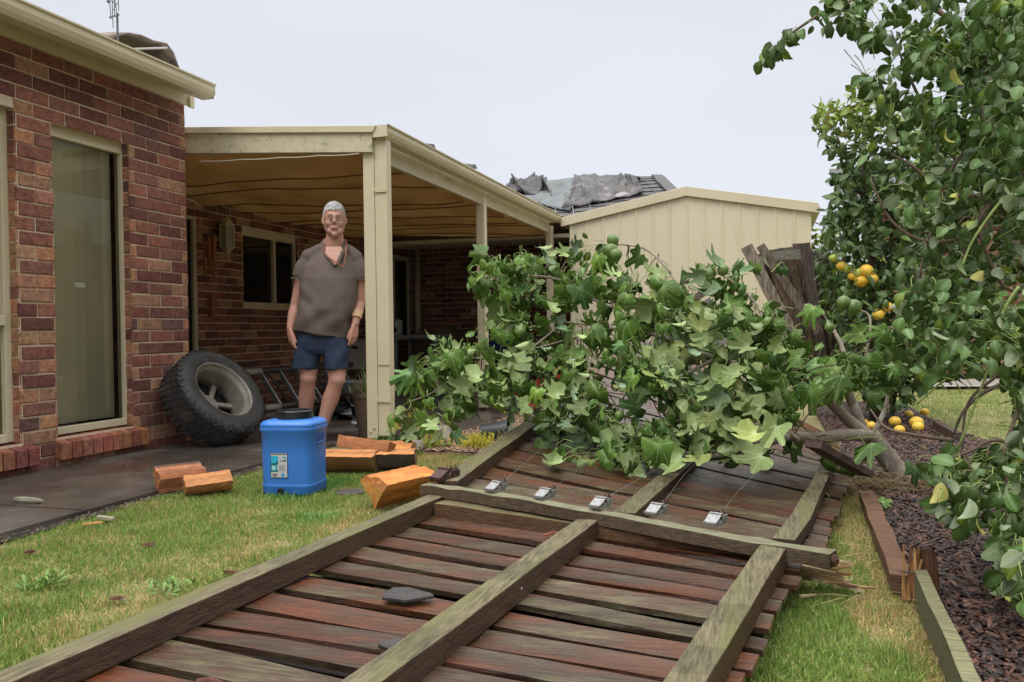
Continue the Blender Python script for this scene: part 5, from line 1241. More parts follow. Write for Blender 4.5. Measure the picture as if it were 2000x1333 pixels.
LQ(.012,.028,-.058,-.045,.0013,(.02,.30,.60)); LQ(.016,.024,-.045,-.038,.0013,(.02,.30,.60)); LQ(.0185,.0215,-.038,-.033,.0013,(.02,.30,.60))
lb.build('label',mat('label print',(1,1,1),rough=.45,attr=True),drum)

# ================================================================== WHEEL
RUB=mat('dusty tyre rubber',(.042,.039,.037),(.022,.021,.02),9,.62,.3,50,c3=(.11,.10,.088),c3scale=6,c3range=(.55,.75))
ax=np.array([.80,-.10,.60]); ax/=np.linalg.norm(ax)
wc=np.array([-3.90,5.22,.36]); 
whl=thing('spare_wheel','big muddy off road tyre on an alloy rim leaning against the brick corner','wheel',(wc[0],wc[1],0))
RO,WD=.385,.265
b=B()
prof=[(.245,.115),(.252,.128),(.275,.136),(.315,.139),(.345,.134),(.365,.124),(.378,.112),(.385,.09)]
full=prof+[(.3875,.06),(.388,.03),(.388,0),(.388,-.03),(.3875,-.06)]+[(r,-z) for r,z in prof[::-1]]
full=[(r*.95,z*.95) for r,z in full]
b.lathe(full,tuple(wc),tuple(ax),72,rfun=lambda i,t:1+.003*math.sin(13*t+i),cap=False)
x_=np.cross(ax,(0,1,0)); x_/=np.linalg.norm(x_); u_2=np.cross(ax,x_)
def wp(r,z,t): return wc+ax*z*.95+(x_*math.cos(t)+u_2*math.sin(t))*r*.95
tyre=b.build('tyre',RUB,whl,smooth=True)
b=B(); NL=46
for k in range(NL):
    t=2*math.pi*k/NL; dt=.045
    for (z0,z1,sh) in ((-.125,-.085,0),(-.07,-.02,.5),(-.005,.045,.1),(.06,.10,.6)):
        a=t+sh*2*math.pi/NL+random.uniform(-.006,.006)
        b.hexa([wp(.384,z0,a),wp(.384,z1,a+.02),wp(.384,z1,a+dt+.05),wp(.384,z0,a+dt+.03),wp(.392,z0,a),wp(.392,z1,a+.02),wp(.392,z1,a+dt+.05),wp(.392,z0,a+dt+.03)])
    for sg in (-1,1):   # shoulder lugs
        a=t+.3*2*math.pi/NL; L_=.35 if k%2 else .362
        b.hexa([wp(.380,sg*.108,a),wp(L_,sg*.131,a),wp(L_,sg*.131,a+.06),wp(.380,sg*.108,a+.06),wp(.389,sg*.110,a),wp(L_,sg*.1365,a),wp(L_,sg*.1365,a+.06),wp(.389,sg*.110,a+.06)])
b.build('tread',RUB,tyre,bevel=.003)
b=B()   # raised lettering band as small pale scuffs on the side wall
for k in range(26):
    if k%9 in (0,): continue
    a=-1.2+k*.055; b.hexa([wp(r,z,a+q) for (r,z,q) in ((.312,.1385,0),(.325,.1385,0),(.325,.1385,.03),(.312,.1385,.03),(.312,.1405,0),(.325,.1405,0),(.325,.1405,.03),(.312,.1405,.03))])
b.build('raised_band',mat('scuffed rubber',(.13,.12,.11),(.05,.05,.048),60,.7),tyre)
RIM=mat('dirty alloy',(.33,.30,.25),(.20,.175,.14),7,.5,.2,60,metal=.35,c3=(.10,.085,.065),c3scale=5)
b=B(); b.lathe([(r*.95,z*.95) for r,z in [(.250,.112),(.258,.118),(.262,.124),(.256,.128),(.246,.126),(.240,.116),(.238,.095),(.222,.085),(.215,.06),(.212,-.04),(.205,-.085),(.225,-.1),(.25,-.112),(.262,-.115),(.255,-.10)]],tuple(wc),tuple(ax),56,cap=False); rim=b.build('rim',RIM,whl,smooth=True)
b=B(); b.lathe([(.0,-.055),(.03,-.055),(.045,-.06),(.075,-.065),(.08,-.085),(.0,-.085)],tuple(wc),tuple(ax),24)
for k in range(6):
    a=k*math.pi/3+.2
    b.hexa([wp(.06,-.085,a-.30),wp(.06,-.085,a+.30),wp(.213,-.085,a+.13),wp(.213,-.085,a-.13),wp(.06,-.062,a-.28),wp(.06,-.062,a+.28),wp(.213,-.060,a+.10),wp(.213,-.060,a-.10)])
b.build('spokes',RIM,rim,bevel=.004)
b=B(); b.lathe([(.0,-.11),(.22,-.11)],tuple(wc),tuple(ax),30,cap=False); b.build('rim_back',INNER,rim)

# ================================================================== SPLIT FIREWOOD
ORW=mat('fresh split wood',(1,1,1),(.74,.62,.56),12,.6,.6,60,stretch=(2,2,7),attr=True,c3=(1.3,1.25,1.1),c3scale=7,c3range=(.55,.7),contrast=(.3,.7))
def log(c,az,tilt,L,R_,a0,a1,label,roll=0.0,col=(.62,.25,.075),bark=(.11,.065,.045),endc=(.26,.12,.06),seed=0,inner=0.0):
    """piece split from a round: wedge between angles a0,a1 (deg) about the pith"""
    r=random.Random(seed); c=np.array(c,float)
    d=np.array([math.cos(az)*math.cos(tilt),math.sin(az)*math.cos(tilt),math.sin(tilt)]); s_=np.cross(d,(0,0,1)); s_/=np.linalg.norm(s_); w_=np.cross(s_,d)
    P=[(inner*R_*math.cos(rad((a0+a1)/2)),inner*R_*math.sin(rad((a0+a1)/2)))]; na=7
    for i in range(na+1): a=rad(a0+(a1-a0)*i/na); rr=R_*(1+r.uniform(-.05,.05)); P.append((rr*math.cos(a),rr*math.sin(a)))
    # subdivide the two split faces
    def subd(p,q,k): return [(p[0]+(q[0]-p[0])*t,p[1]+(q[1]-p[1])*t) for t in np.linspace(0,1,k+1)[:-1]]
    ring=subd(P[0],P[1],4)+P[1:-1]+subd(P[-1],P[0],4); nr=len(ring); split=set(list(range(4))+list(range(nr-4,nr)))
    cr,sr=math.cos(roll),math.sin(roll); ns=12; V=[];F=[];C_=[]; fib=[r.uniform(-1,1) for _ in range(nr)]
    zs=[]
    for i in range(ns+1):
        t=i/ns-.5
        for k,(x,y) in enumerate(ring):
            j=.05*R_ if k in split else .025*R_
            x2=x+j*(fib[k]+r.uniform(-.4,.4)); y2=y+j*(fib[(k+3)%nr]+r.uniform(-.4,.4)); X_=x2*cr-y2*sr; Y_=x2*sr+y2*cr
            e_=r.uniform(-.04,.04)*R_ if i in (0,ns) else 0
            V.append(d*(t*L+e_)+s_*X_+w_*Y_)
    V=np.array(V); V[:,2]-=V[:,2].min(); V+=c
    for i in range(ns):
        for k in range(nr):
            k2=(k+1)%nr; F.append([i*nr+k,(i+1)*nr+k,(i+1)*nr+k2,i*nr+k2]); kk=k in split and k2 in split or k==nr-1
            f_=(.72+.26*(fib[k]+1))*r.uniform(.97,1.03); C_.append(tuple(v*f_ for v in (col if kk else bark)))
    V=V.tolist(); cen=[0,0]
    for e_,i in ((0,0),(1,ns)):
        m_=np.mean(np.array(V[i*nr:(i+1)*nr]),axis=0); V.append(list(m_)); q=len(V)-1
        for k in range(nr):
            k2=(k+1)%nr; f=[i*nr+k,i*nr+k2,q]; F.append(f if e_==0 else f[::-1]); C_.append(tuple(v*r.uniform(.8,1.2) for v in endc))
    b=B(); b.add(V,F,cols=C_); o=b.build('firewood',ORW,None); tag(o,label,'firewood','split firewood on the lawn'); return o
g=lambda x,y,z=0: Zp(x,y,z)
OR=(.66,.29,.095); OR2=(.64,.25,.065)
log(g(372,962)+np.array([-.06,.02,0]),rad(58),0,.24,.105,200,300,'dark bark covered wedge behind the leftmost orange piece beside the path',col=(.42,.17,.07),endc=(.5,.21,.09),seed=1,roll=rad(-40),bark=(.14,.07,.045))
log(g(418,966)+np.array([-.05,.01,0]),rad(44),rad(3),.23,.10,25,150,'leftmost orange split log lying on the path edge',seed=2,col=OR,endc=(.52,.23,.09),roll=rad(185),bark=(.55,.24,.09))
log(g(672,928)+np.array([-.05,.10,0]),rad(8),0,.42,.13,190,350,'long half round log right behind the blue drum',seed=3,col=OR,endc=(.34,.19,.09),roll=rad(0),bark=(.34,.17,.08))
log(g(690,925)+np.array([.0,.14,.105]),rad(-14),rad(-3),.40,.075,200,290,'thin dark split piece resting on top of the log behind the drum',seed=4,col=(.46,.20,.08),endc=(.38,.19,.08),roll=rad(0),bark=(.2,.1,.06))
log(g(757,924)+np.array([-.02,.10,0]),rad(20),0,.29,.125,195,345,'orange topped log with grey bark side right of the stack',seed=5,col=OR,endc=(.36,.2,.11),roll=rad(4),bark=(.17,.13,.11))
log(g(735,905)+np.array([-.05,.26,.0]),rad(12),0,.36,.105,190,330,'split log behind the stack, partly under the grey barked one',seed=8,col=OR2,endc=(.4,.2,.1),roll=rad(8),bark=(.2,.13,.09))
log(g(766,990)+np.array([.02,.05,0]),rad(60),rad(3),.29,.16,25,105,'orange split log in front, nearest the end of the batten',seed=6,col=OR2,endc=(.70,.30,.08),roll=rad(25),bark=(.72,.28,.07))
log(g(812,955)+np.array([.03,.06,0]),rad(-25),rad(2),.30,.085,200,330,'flat orange split log behind the front one touching the batten',seed=7,col=OR,endc=(.42,.2,.08),roll=rad(0),bark=(.28,.13,.06))
# lawn drain cover, bits on the path
b=B(); p=Zp(683,962,0); b.lathe([(.075,0),(.078,.004),(.07,.007),(.0,.007)],(p[0],p[1],-.001),(0,0,1),28); tag(b.build('drain_cover',mat('rusty iron',(.09,.07,.06),(.05,.04,.035),40,.7,.5,60),None),'small round dark drain cover in the lawn behind the front log','drain cover')
b=B(); p0=Zp(30,976,.035); p1=Zp(83,979,.035); b.tube([p0+(p1-p0)*t for t in np.linspace(0,1,8)],[.012,.019,.017,.014,.008],8,col=(.32,.30,.22),jit=.12); tag(b.build('wood_piece',PLAIN,None),'pale greenish wood piece lying on the wet path below the window','debris')
b=B(); b.bar(Zp(190,1010,.02),Zp(222,1014,.01),.025,.012,col=(.40,.36,.26)); tag(b.build('wood_offcut',PLAIN,None),'small pale offcut at the soil edge of the path','debris')
b=B(); b.bar(Zp(160,1025,.006),Zp(200,1020,.012),.018,.006,col=(.62,.33,.10)); tag(b.build('wood_sliver',PLAIN,None),'orange wood sliver on the lawn edge near the path','debris')
b=B()
for (x_,y_) in ((290,1065),(60,1080),(230,1170),(450,1120),(720,1035)):
    p=Zp(x_,y_,.012); b.hexa([p+np.array(q)*random.uniform(.8,1.4) for q in ((-.02,-.01,0),(.015,-.012,0),(.02,.01,0),(-.012,.012,0),(-.018,-.008,.008),(.012,-.01,.012),(.018,.008,.007),(-.01,.01,.01))],(.16,.075,.045))
tag(kind(b.build('leaf_litter',PLAIN,None),'stuff'),'scattered dead brown leaf bits on the lawn','leaf litter')
b=B(); p=Zp(215,885+50,.03); 
# ================================================================== POTS AND PLANTS
WPL=mat('white plastic',(.62,.62,.60),(.55,.55,.52),5,.45,.05,40)
def tuft(name,c,n,L,cols,parent=None,spread=.05,w=.006,el=(.3,1.3),seed=0,curl=.3):
    r=np.random.default_rng(seed); az=r.uniform(0,2*np.pi,n); e_=r.uniform(*el,n)
    d=np.stack([np.cos(az)*np.cos(e_),np.sin(az)*np.cos(e_),np.sin(e_)],1); up=np.stack([-d[:,0],-d[:,1],np.ones(n)],1)+r.normal(0,.2,(n,3))
    V=np.array([(-.5,0,0),(.5,0,0),(.5,.5,.06),(-.5,.5,.06),(0,1,.06-curl*.3)]); F=[[0,1,2,3],[3,2,4]]
    l=r.uniform(*L,n); R=frames(d,up)*np.stack([np.full(n,w)*r.uniform(.6,1.5,n),l,l],1)[:,None,:]
    T=np.array(c)[None]+r.normal(0,1,(n,3))*np.array([spread,spread,spread*.2]); C=np.array(cols)[r.integers(0,len(cols),n)]*r.uniform(.7,1.2,(n,1))
    return bulk(name,[(V,F,np.zeros(2),np.zeros(5))],np.zeros(n,int),R,T,C,GRASS,parent)
YEL=[(.75,.60,.05),(.62,.55,.06),(.80,.66,.12),(.55,.56,.08)]
def sedum(name,c,n,sp,h,parent=None,seed=0,cols=YEL):
    """many short stems each bearing a whorl of thin leaves"""
    r=np.random.default_rng(seed); Ts=[];Ds=[]
    for i in range(n):
        p=np.array(c)+np.array([r.normal(0,sp[0]),r.normal(0,sp[1]),0]); hh=h*r.uniform(.4,1.1); lean=np.array([r.normal(0,.35),r.normal(0,.35),1])
        for q in range(22):
            t=q/22; Ts.append(p+lean*hh*t); a=r.uniform(0,6.28); Ds.append((math.cos(a),math.sin(a),.7+.8*t))
    Ts=np.array(Ts); Ds=np.array(Ds); m_=len(Ts); V=np.array([(-.5,0,0),(.5,0,0),(.45,.6,.04),(-.45,.6,.04),(0,1,0)]); F=[[0,1,2,3],[3,2,4]]
    R=frames(Ds,r.normal(0,.4,(m_,3))+np.array([0,-.3,1]))*np.stack([np.full(m_,.0045),r.uniform(.012,.026,m_),np.full(m_,.02)],1)[:,None,:]
    C=np.array(cols)[r.integers(0,len(cols),m_)]*r.uniform(.65,1.15,(m_,1))
    return bulk(name,[(V,F,np.zeros(2),np.zeros(5))],np.zeros(m_,int),R,Ts,C,GRASS,parent)
def leafy(name,c,n,sp,size,col,parent=None,seed=0):
    r=np.random.default_rng(seed); T=np.array(c)[None]+r.normal(0,1,(n,3))*np.array(sp); T[:,2]=np.maximum(T[:,2],c[2]*0+.02)
    d=r.normal(0,1,(n,3))+np.array([0,-.3,.2]); up=r.normal(0,.4,(n,3))+np.array([0,-.5,1]); R=frames(d,up)*(size*r.uniform(.6,1.2,n))[:,None,None]
    return bulk(name,OT,r.integers(0,len(OT),n),R,T,np.array([col])*r.uniform(.6,1.3,(n,1)),[LEAFT,LEAFU],parent)
def potted(px,py,D_,r_,h,label,mt,lip=1.03,taper=.85):
    p=Zp(px,py,.0); t=thing('plant_pot',label,'plant pot',(p[0],p[1],0)); b=B()
    b.lathe([(r_*taper,0.005),(r_*taper*1.02,.01),(r_*.98,h-.02),(r_*lip,h-.018),(r_*lip,h),(r_*.93,h),(r_*.90,h-.03),(0,h-.03)],(p[0],p[1],0),(0,0,1),36); b.build('pot',mt,t,smooth=False); return t,p
t,p=potted(812,880,0,.073,.150,'white bucket planter overgrown with yellow succulents beside the corner post',WPL,taper=.97)
sedum('foliage',(p[0]-.05,p[1],.13),26,(.075,.05),.13,t,1,YEL+[(.45,.2,.08)]); sedum('foliage',(p[0]+.13,p[1]-.01,.02),22,(.035,.04),.16,t,2); tuft('dry_stems',(p[0],p[1],.14),90,(.03,.1),[(.34,.16,.09),(.26,.12,.07)],t,.05,.004,(-.5,.9),3)
t,p=potted(868,858,0,.056,.105,'small white pot with dry stems standing behind the white bucket',WPL,taper=.85)
tuft('dry_stems',(p[0],p[1],.09),40,(.05,.13),[(.4,.25,.16),(.3,.2,.15)],t,.03,.003,(.9,1.5),4)
p=Zp(925,880,0); s=thing('sedum_plant','bright yellow sedum clump on the garden bed beside the fallen rail','plant',(p[0],p[1],0)); sedum('foliage',(p[0]+.02,p[1]+.03,.0),120,(.085,.04),.115,s,5)
s2=B(); s2.tube([(p[0],p[1]+.03,-.01),(p[0]+.01,p[1]+.03,.05)],.004,5); s2.build('stem',GTWIG,s)
p=Zp(775,880,0); s=thing('ivy_plant','dark green ivy like plant between the post foot and the white bucket','plant',(p[0],p[1],0)); leafy('foliage',(p[0]-.02,p[1]+.02,.05),90,(.06,.04,.03),.045,(.9,1.0,.9),s,6); leafy('foliage',(p[0]-.16,p[1]+.12,.03),60,(.04,.05,.02),.04,(.9,1.0,.9),s,7)
p=Zp(848,882,0); s=thing('small_plant','little green plant right of the white bucket','plant',(p[0],p[1],0)); leafy('foliage',(p[0],p[1]+.02,.05),60,(.035,.03,.03),.04,(1.4,1.3,1.),s,8)
# black pot on its side
pc_=Zp(965,850,.065); bp=thing('plant_pot','black plastic nursery pot lying on its side with a grey green plant spilling out','plant pot',tuple(pc_)); a_=np.array([.98,.12,.08])
b=B(); b.lathe([(.0,-.105),(.062,-.105),(.064,-.10),(.083,.09),(.088,.092),(.088,.105),(.078,.105),(.074,.06),(.0,.06)],tuple(pc_+np.array([0,.02,.02])),tuple(a_),30); b.build('pot',mat('black nursery plastic',(.018,.02,.024),(.03,.033,.038),12,.42),bp)
tuft('foliage',tuple(pc_+np.array([.13,.02,.03])),110,(.03,.07),[(.30,.36,.25),(.22,.30,.16),(.42,.46,.36)],bp,.03,.006,(-.4,1.2),9)
for i,(a,c) in enumerate(((975,862),(1040,800),(1000,795),(985,812))):
    p=Zp(a,c,.0); 
    if i: o=leafy('seedling',(p[0],p[1],.05),26,(.02,.02,.03),.03,(2.0,1.6,1.0),None,20+i); tag(o,['','feathery green seedling nearest the dark leg of the red barrow','light green seedling left of the barrow leg by the pavement','tiny green seedling at the pavement edge behind the black pot'][i],'seedling','green seedlings in the chip bed')
# brown pot behind the corner post with reedy plant
p=np.array([-3.05,6.35,0]); p=Zp(727,852,.02); t=thing('plant_pot','tall brown pot with reedy succulent standing behind the corner post','plant pot',(p[0],p[1],.02))
b=B(); b.lathe([(.10,.02),(.15,.33),(.158,.33),(.158,.36),(.142,.36),(.13,.33),(0,.32)],(p[0],p[1],0),(0,0,1),30); b.build('pot',mat('brown glaze',(.15,.105,.07),(.11,.075,.05),6,.5),t)
tuft('foliage',(p[0],p[1],.35),170,(.08,.24),[(.16,.26,.08),(.22,.30,.10),(.30,.12,.08),(.36,.34,.16)],t,.07,.009,(.5,1.5),10)

# ================================================================== UNDER THE VERANDAH
WHT=mat('aged white plastic',(.52,.49,.42),(.42,.39,.33),4,.5); GREYM=mat('grey enamel',(.26,.28,.30),(.20,.215,.23),5,.45,metal=.2)
# folded trestle / ladder lying on edge
lad=thing('ladder','folded scaffold ladder with grey rungs lying on its side along the verandah wall','ladder',(-5.5,8.6,.02))
bt0=Zp(500,800,.06); bt1=Zp(720,772,.06); tp0=Xp(484,727,-5.66); L_=np.linalg.norm(bt1-bt0)
dL=(bt1-bt0)/L_; tp0=bt0+np.array([-.20,-.04,0]); tp0[2]=Yp(484,729,tp0[1])[2]; tp1=tp0+dL*L_
b=B()
for (q0,q1) in ((bt0,bt1),(tp0,tp1)): b.tube([q0,q1],.032,8)
b.build('rail',mat('dark tube',(.10,.08,.06),(.05,.045,.04),8,.5),lad,smooth=True)
b=B()
for (q0,q1) in ((bt0,bt1),(tp0,tp1)):
    for (s0,s1) in ((.12,.35),(1.0,1.15)): b=B(); b.tube([q0+dL*s0,q0+dL*s1],.035,8); b.build('tape',WHT,lad,smooth=True)
RGM=mat('grey alloy rung',(.42,.44,.46),(.33,.34,.36),8,.35,metal=.5)
for s in (.06,.33,.62,.90,1.00,1.35,1.65): b=B(); b.bar(tp0+dL*s,bt0+dL*(s+.03),.045,.022,up=dL,w2=.045); b.build('rung',RGM,lad)
b=B()
for s in (.05,.4,.75,1.1): b.tube([tp0+dL*s+np.array([0,0,.03]),tp0+dL*(s+.03)*1.0+(bt0-tp0)*.5+np.array([.05,0,0]),bt0+dL*(s+.08)],.012,6)
b.build('strap',BLACKP,lad)
# stacked chairs
def make_chair(label):
    t=thing('stacking_chair',label,'chair',(0,0,0),'stacked chairs under the verandah window')
    b=B(); b.box((-.22,-.22,.42),(.22,.22,.445)); b.build('seat',mat('dark sling',(.04,.037,.033),rough=.7) if 'dark sling' not in MATS else MATS['dark sling'],t)
    b=B(); b.hexa([(-.21,.2,.5),(.21,.2,.5),(.21,.215,.5),(-.21,.215,.5),(-.2,.29,.86),(.2,.29,.86),(.2,.305,.86),(-.2,.305,.86)]); b.build('backrest',MATS['dark sling'],t)
    for sx in (-1,1):
        b=B(); b.tube([(sx*.22,-.24,0),(sx*.22,-.22,.44)],.012,6); b.build('leg',GREYM,t)
        b=B(); b.tube([(sx*.22,.26,0),(sx*.22,.2,.44),(sx*.21,.29,.88)],.012,6); b.build('leg',GREYM,t)
    return t
ch0=make_chair('lowest chair of the dark stack nearest the brick corner'); lbs=['lowest chair of the dark stack nearest the brick corner','middle chair of the dark stack nearest the brick corner','top chair of the dark stack nearest the brick corner','lowest chair of the pale legged stack nearer the man','top chair of the pale legged stack nearer the man']
P0=Zp(470,760,.02); P1=Zp(560,752,.02)
for i,(pp,dz) in enumerate(((P0,0),(P0,.09),(P0,.18),(P1,0),(P1,.09))):
    c=ch0 if i==0 else copy_tree(ch0); c.location=(pp[0]*.985,pp[1],.02+dz); c.rotation_euler=(0,0,rad(70 if i<3 else 40)); c['label']=lbs[i]
# storage boxes behind the man's legs
def sbox(px0,px1,pyt,Y,zb,label,cols,dep=.35):
    a=Yp(px0,pyt,Y); c=Yp(px1,pyt,Y); t=thing('storage_box',label,'storage box',((a[0]+c[0])/2,Y,zb),'storage boxes under the verandah')
    b=B(); b.box((a[0],Y,zb),(c[0],Y+dep,a[2]-.03)); b.build('box',cols,t,bevel=.008); b=B(); b.box((a[0]-.012,Y-.012,a[2]-.032),(c[0]+.012,Y+dep+.012,a[2])); b.build('lid',cols,t,bevel=.005)
    b=B(); xm_=(a[0]+c[0])/2; b.box((xm_-.05,Y-.014,a[2]-.13),(xm_+.05,Y-.002,a[2]-.09)); b.build('handle',BLACKP,t); return t
sbox(615,664,676,10.3,.02,'cream storage box behind the gap between the man\'s legs',WHT)
sbox(674,712,664,10.6,.30,'pale carton with dark handle behind the man\'s left knee',WHT)
sbox(672,716,722,10.5,.02,'brown crate under the pale carton',mat('brown crate',(.09,.05,.035)))
# grey tub and black bag
p=Zp(700,795,.02); t=thing('tub','grey plastic tub behind the brown pot','tub',(p[0],p[1],.02)); b=B(); b.lathe([(.17,.02),(.20,.28),(.21,.285),(.21,.30),(.19,.30),(.18,.25),(0,.25)],(p[0],p[1],0),(0,0,1),28); b.build('body',GREYM,t)
p=Zp(672,818,.02); b=B(); r=np.random.default_rng(3); V=[];F=[]
for i in range(13):
    for k in range(22):
        a=math.pi*.5*i/12; t_=2*math.pi*k/22; rr=1+.22*math.sin(5*t_+i)+.15*math.sin(9*t_-2*i)+r.uniform(-.12,.12); V.append((p[0]+.30*rr*math.cos(a)*math.cos(t_),p[1]+.1+.20*rr*math.cos(a)*math.sin(t_),.02+max(0,.17*math.sin(a)*(1+.35*math.sin(3*t_)+r.uniform(-.15,.15)))))
for i in range(12):
    for k in range(22): k2=(k+1)%22; F.append([i*22+k,i*22+k2,(i+1)*22+k2,(i+1)*22+k])
b.add(V,F); tag(b.build('black_bag',mat('black bag plastic',(.012,.012,.013),(.02,.02,.02),20,.22,.6,12),None),'crumpled black plastic bag on the paving behind the man\'s left leg','bag')
b=B(); p=Zp(705,833,.03); 
for k in range(7): b.ball(p+np.array([random.uniform(-.07,.03),random.uniform(-.03,.03),random.uniform(0,.03)]),.02,random.choice([(.5,.5,.5),(.35,.05,.04),(.3,.3,.32)]),8,(1.5,1,.6),jit=.2)
tag(b.build('crushed_packet',PLAIN,None),'small red and white crushed packet at the foot of the brown pot','litter')
# table with water keg
ty=11.0; a=Yp(752,668,ty); c=Yp(852,668,ty); zt=.775
tb_=thing('work_table','grey steel work table beyond the corner post','table',((a[0]+c[0])/2,ty,.02)); b=B(); b.box((a[0]-.25,ty,zt-.05),(c[0],ty+.6,zt)); b.build('table_top',GREYM,tb_,bevel=.004)
for (x0_,y_) in ((a[0]+.12,ty+.02),(c[0]-.06,ty+.02),(a[0]+.12,ty+.53),(c[0]-.06,ty+.53)): b=B(); b.box((x0_,y_,.02),(x0_+.05,y_+.05,zt-.052)); b.build('leg',GREYM,tb_)
kx=Yp(770,650,ty+.1)[0]; kg=thing('water_keg','pale blue water keg with black mouth on the grey table','keg',(kx,ty+.15,zt)); b=B(); b.lathe([(.09,.0),(.10,.01),(.10,.19),(.095,.215),(.07,.235),(0,.24)],(kx,ty+.15,zt),(0,0,1),28); b.build('body',mat('pale blue plastic',(.22,.29,.31),(.3,.34,.35),5,.4),kg,smooth=True)
b=B(); b.lathe([(.055,0),(.055,.02),(.0,.02)],(kx,ty+.065,zt+.075),(0,-1,0.1),20); b.build('mouth',BLACKP,kg)
b=B(); b.hexa([(kx-.12,ty+.0,zt+.002),(kx+.06,ty-.0,zt+.002),(kx+.06,ty+.05,zt+.002),(kx-.12,ty+.05,zt+.002),(kx-.12,ty,zt+.02),(kx+.06,ty,zt+.008),(kx+.06,ty+.05,zt+.008),(kx-.12,ty+.05,zt+.02)],(.6,.55,.45)); tag(b.build('paper_sheet',PLAIN,None),'folded paper lying before the keg on the grey table','paper')
# covered barbecue
by=11.9; bx0=Yp(803,690,by)[0]; bx1=Yp(886,690,by)[0]; bq=thing('covered_barbecue','barbecue under a brown fabric cover against the back wall','barbecue',((bx0+bx1)/2,by,.02)); b=B()
w_=bx1-bx0
V=[(bx0,by,.35),(bx1,by,.35),(bx1,by+.55,.35),(bx0,by+.55,.35),(bx0+.02,by,.72),(bx1,by,.74),(bx1,by+.5,.76),(bx0+.02,by+.5,.74),(bx0+.12,by+.1,.90),(bx1-.14,by+.12,.93),(bx1-.14,by+.4,.93),(bx0+.12,by+.4,.91)]
b.add(V,[[3,2,1,0],[0,1,5,4],[1,2,6,5],[2,3,7,6],[3,0,4,7],[4,5,9,8],[5,6,10,9],[6,7,11,10],[7,4,8,11],[8,9,10,11]]); o=b.build('cover',mat('brown cover cloth',(.17,.115,.08),(.11,.075,.055),5,.85,.3,12),bq,bevel=.04)
b=B(); b.box((bx0+.08,by+.08,.02),(bx0+.14,by+.14,.35)); b.box((bx1-.14,by+.08,.02),(bx1-.08,by+.14,.35)); b.build('leg',GREYM,bq)
# white tub on blue crate near the second post
t=thing('storage_bin','white bin on the back wall side seen behind the second post','bin',tuple(Yp(985,650,12.0)*np.array([1,1,0]))); a=Yp(962,615,12.0); c=Yp(1003,650,12.0); b=B(); b.box((a[0],12.0,.85),(c[0],12.35,a[2])); b.build('body',WHT,t,bevel=.01)
b=B(); b.box((a[0]-.01,11.99,a[2]+.003),(c[0]+.01,12.36,a[2]+.03)); b.build('lid',WHT,t,bevel=.01)
a=Yp(955,650,11.9); c=Yp(1012,690,11.9); b=B(); b.box((a[0],11.9,c[2]),(c[0],12.4,.845)); b.box((a[0]-.01,11.89,.80),(c[0]+.01,12.41,.846)); b.box((a[0]+.03,11.95,.02),(a[0]+.07,11.99,c[2])); b.box((c[0]-.07,11.95,.02),(c[0]-.03,11.99,c[2])); tag(b.build('blue_crate',mat('dark blue plastic',(.012,.03,.10),(.02,.04,.12),6,.5),None,bevel=.004),'dark blue crate under the white bin by the back wall','crate')
b=B(); p=Yp(927,610,YB-.0); b.box((p[0]-.05,YB-.06,p[2]-.05),(p[0]+.05,YB-.005,p[2]+.06)); tag(b.build('wall_socket',WHT,None,bevel=.004),'small white socket box on the dark back wall left of the second post','socket')
# wind chime and lantern on the recess wall
p=Xp(409,460,XR+.22); wcm=thing('wind_chime','orange brown wooden tube wind chime hanging by the verandah door','wind chime',(p[0],p[1],p[2])); b=B(); b.lathe([(.07,-.01),(.07,.01)],tuple(p),(0,0,1),16); b.tube([p,p+np.array([0,0,.25])],.003,4); b.build('hanger',TWIG,wcm)
CHM=mat('orange tube wood',(.42,.15,.06),(.3,.1,.045),10,.5)
for k,L_ in enumerate((.26,.42,.36,.30,.40,.22)): a=k*1.05; q0=p+np.array([.055*math.cos(a),.055*math.sin(a),-.015]); b=B(); b.tube([q0,q0-np.array([0,0,L_])],.016,8); b.build('tube',CHM,wcm)
b=B(); b.box((p[0]-.03,p[1]-.012,p[2]-.85),(p[0]+.03,p[1]+.012,p[2]-.62)); b.tube([p,p-np.array([0,0,.62])],.003,4); b.build('sail',CHM,wcm)
p=Xp(444,462,XR+.12); ln=thing('wall_lantern','pale glass wall lantern mounted left of the verandah window','lantern',tuple(p)); b=B()
b.lathe([(.0,-.22),(.02,-.19),(.045,-.16),(.075,-.13),(.078,-.12)],tuple(p),(0,0,1),6); b.lathe([(.085,.11),(.08,.13),(.04,.19),(.01,.21),(0,.23)],tuple(p),(0,0,1),6)
for k in range(6): a=k*math.pi/3; b.tube([p+np.array([.077*math.cos(a),.077*math.sin(a),-.12]),p+np.array([.083*math.cos(a),.083*math.sin(a),.115])],.006,5)
b.build('frame',CREAM,ln); b=B(); b.lathe([(.070,-.12),(.076,.11)],tuple(p),(0,0,1),6); b.build('glass',mat('lantern glass',(.34,.36,.3),rough=.15),ln); b=B(); b.box((XR-.0,p[1]-.03,p[2]-.05),(p[0]-.06,p[1]+.03,p[2]+.0)); b.build('bracket',CREAM,ln)
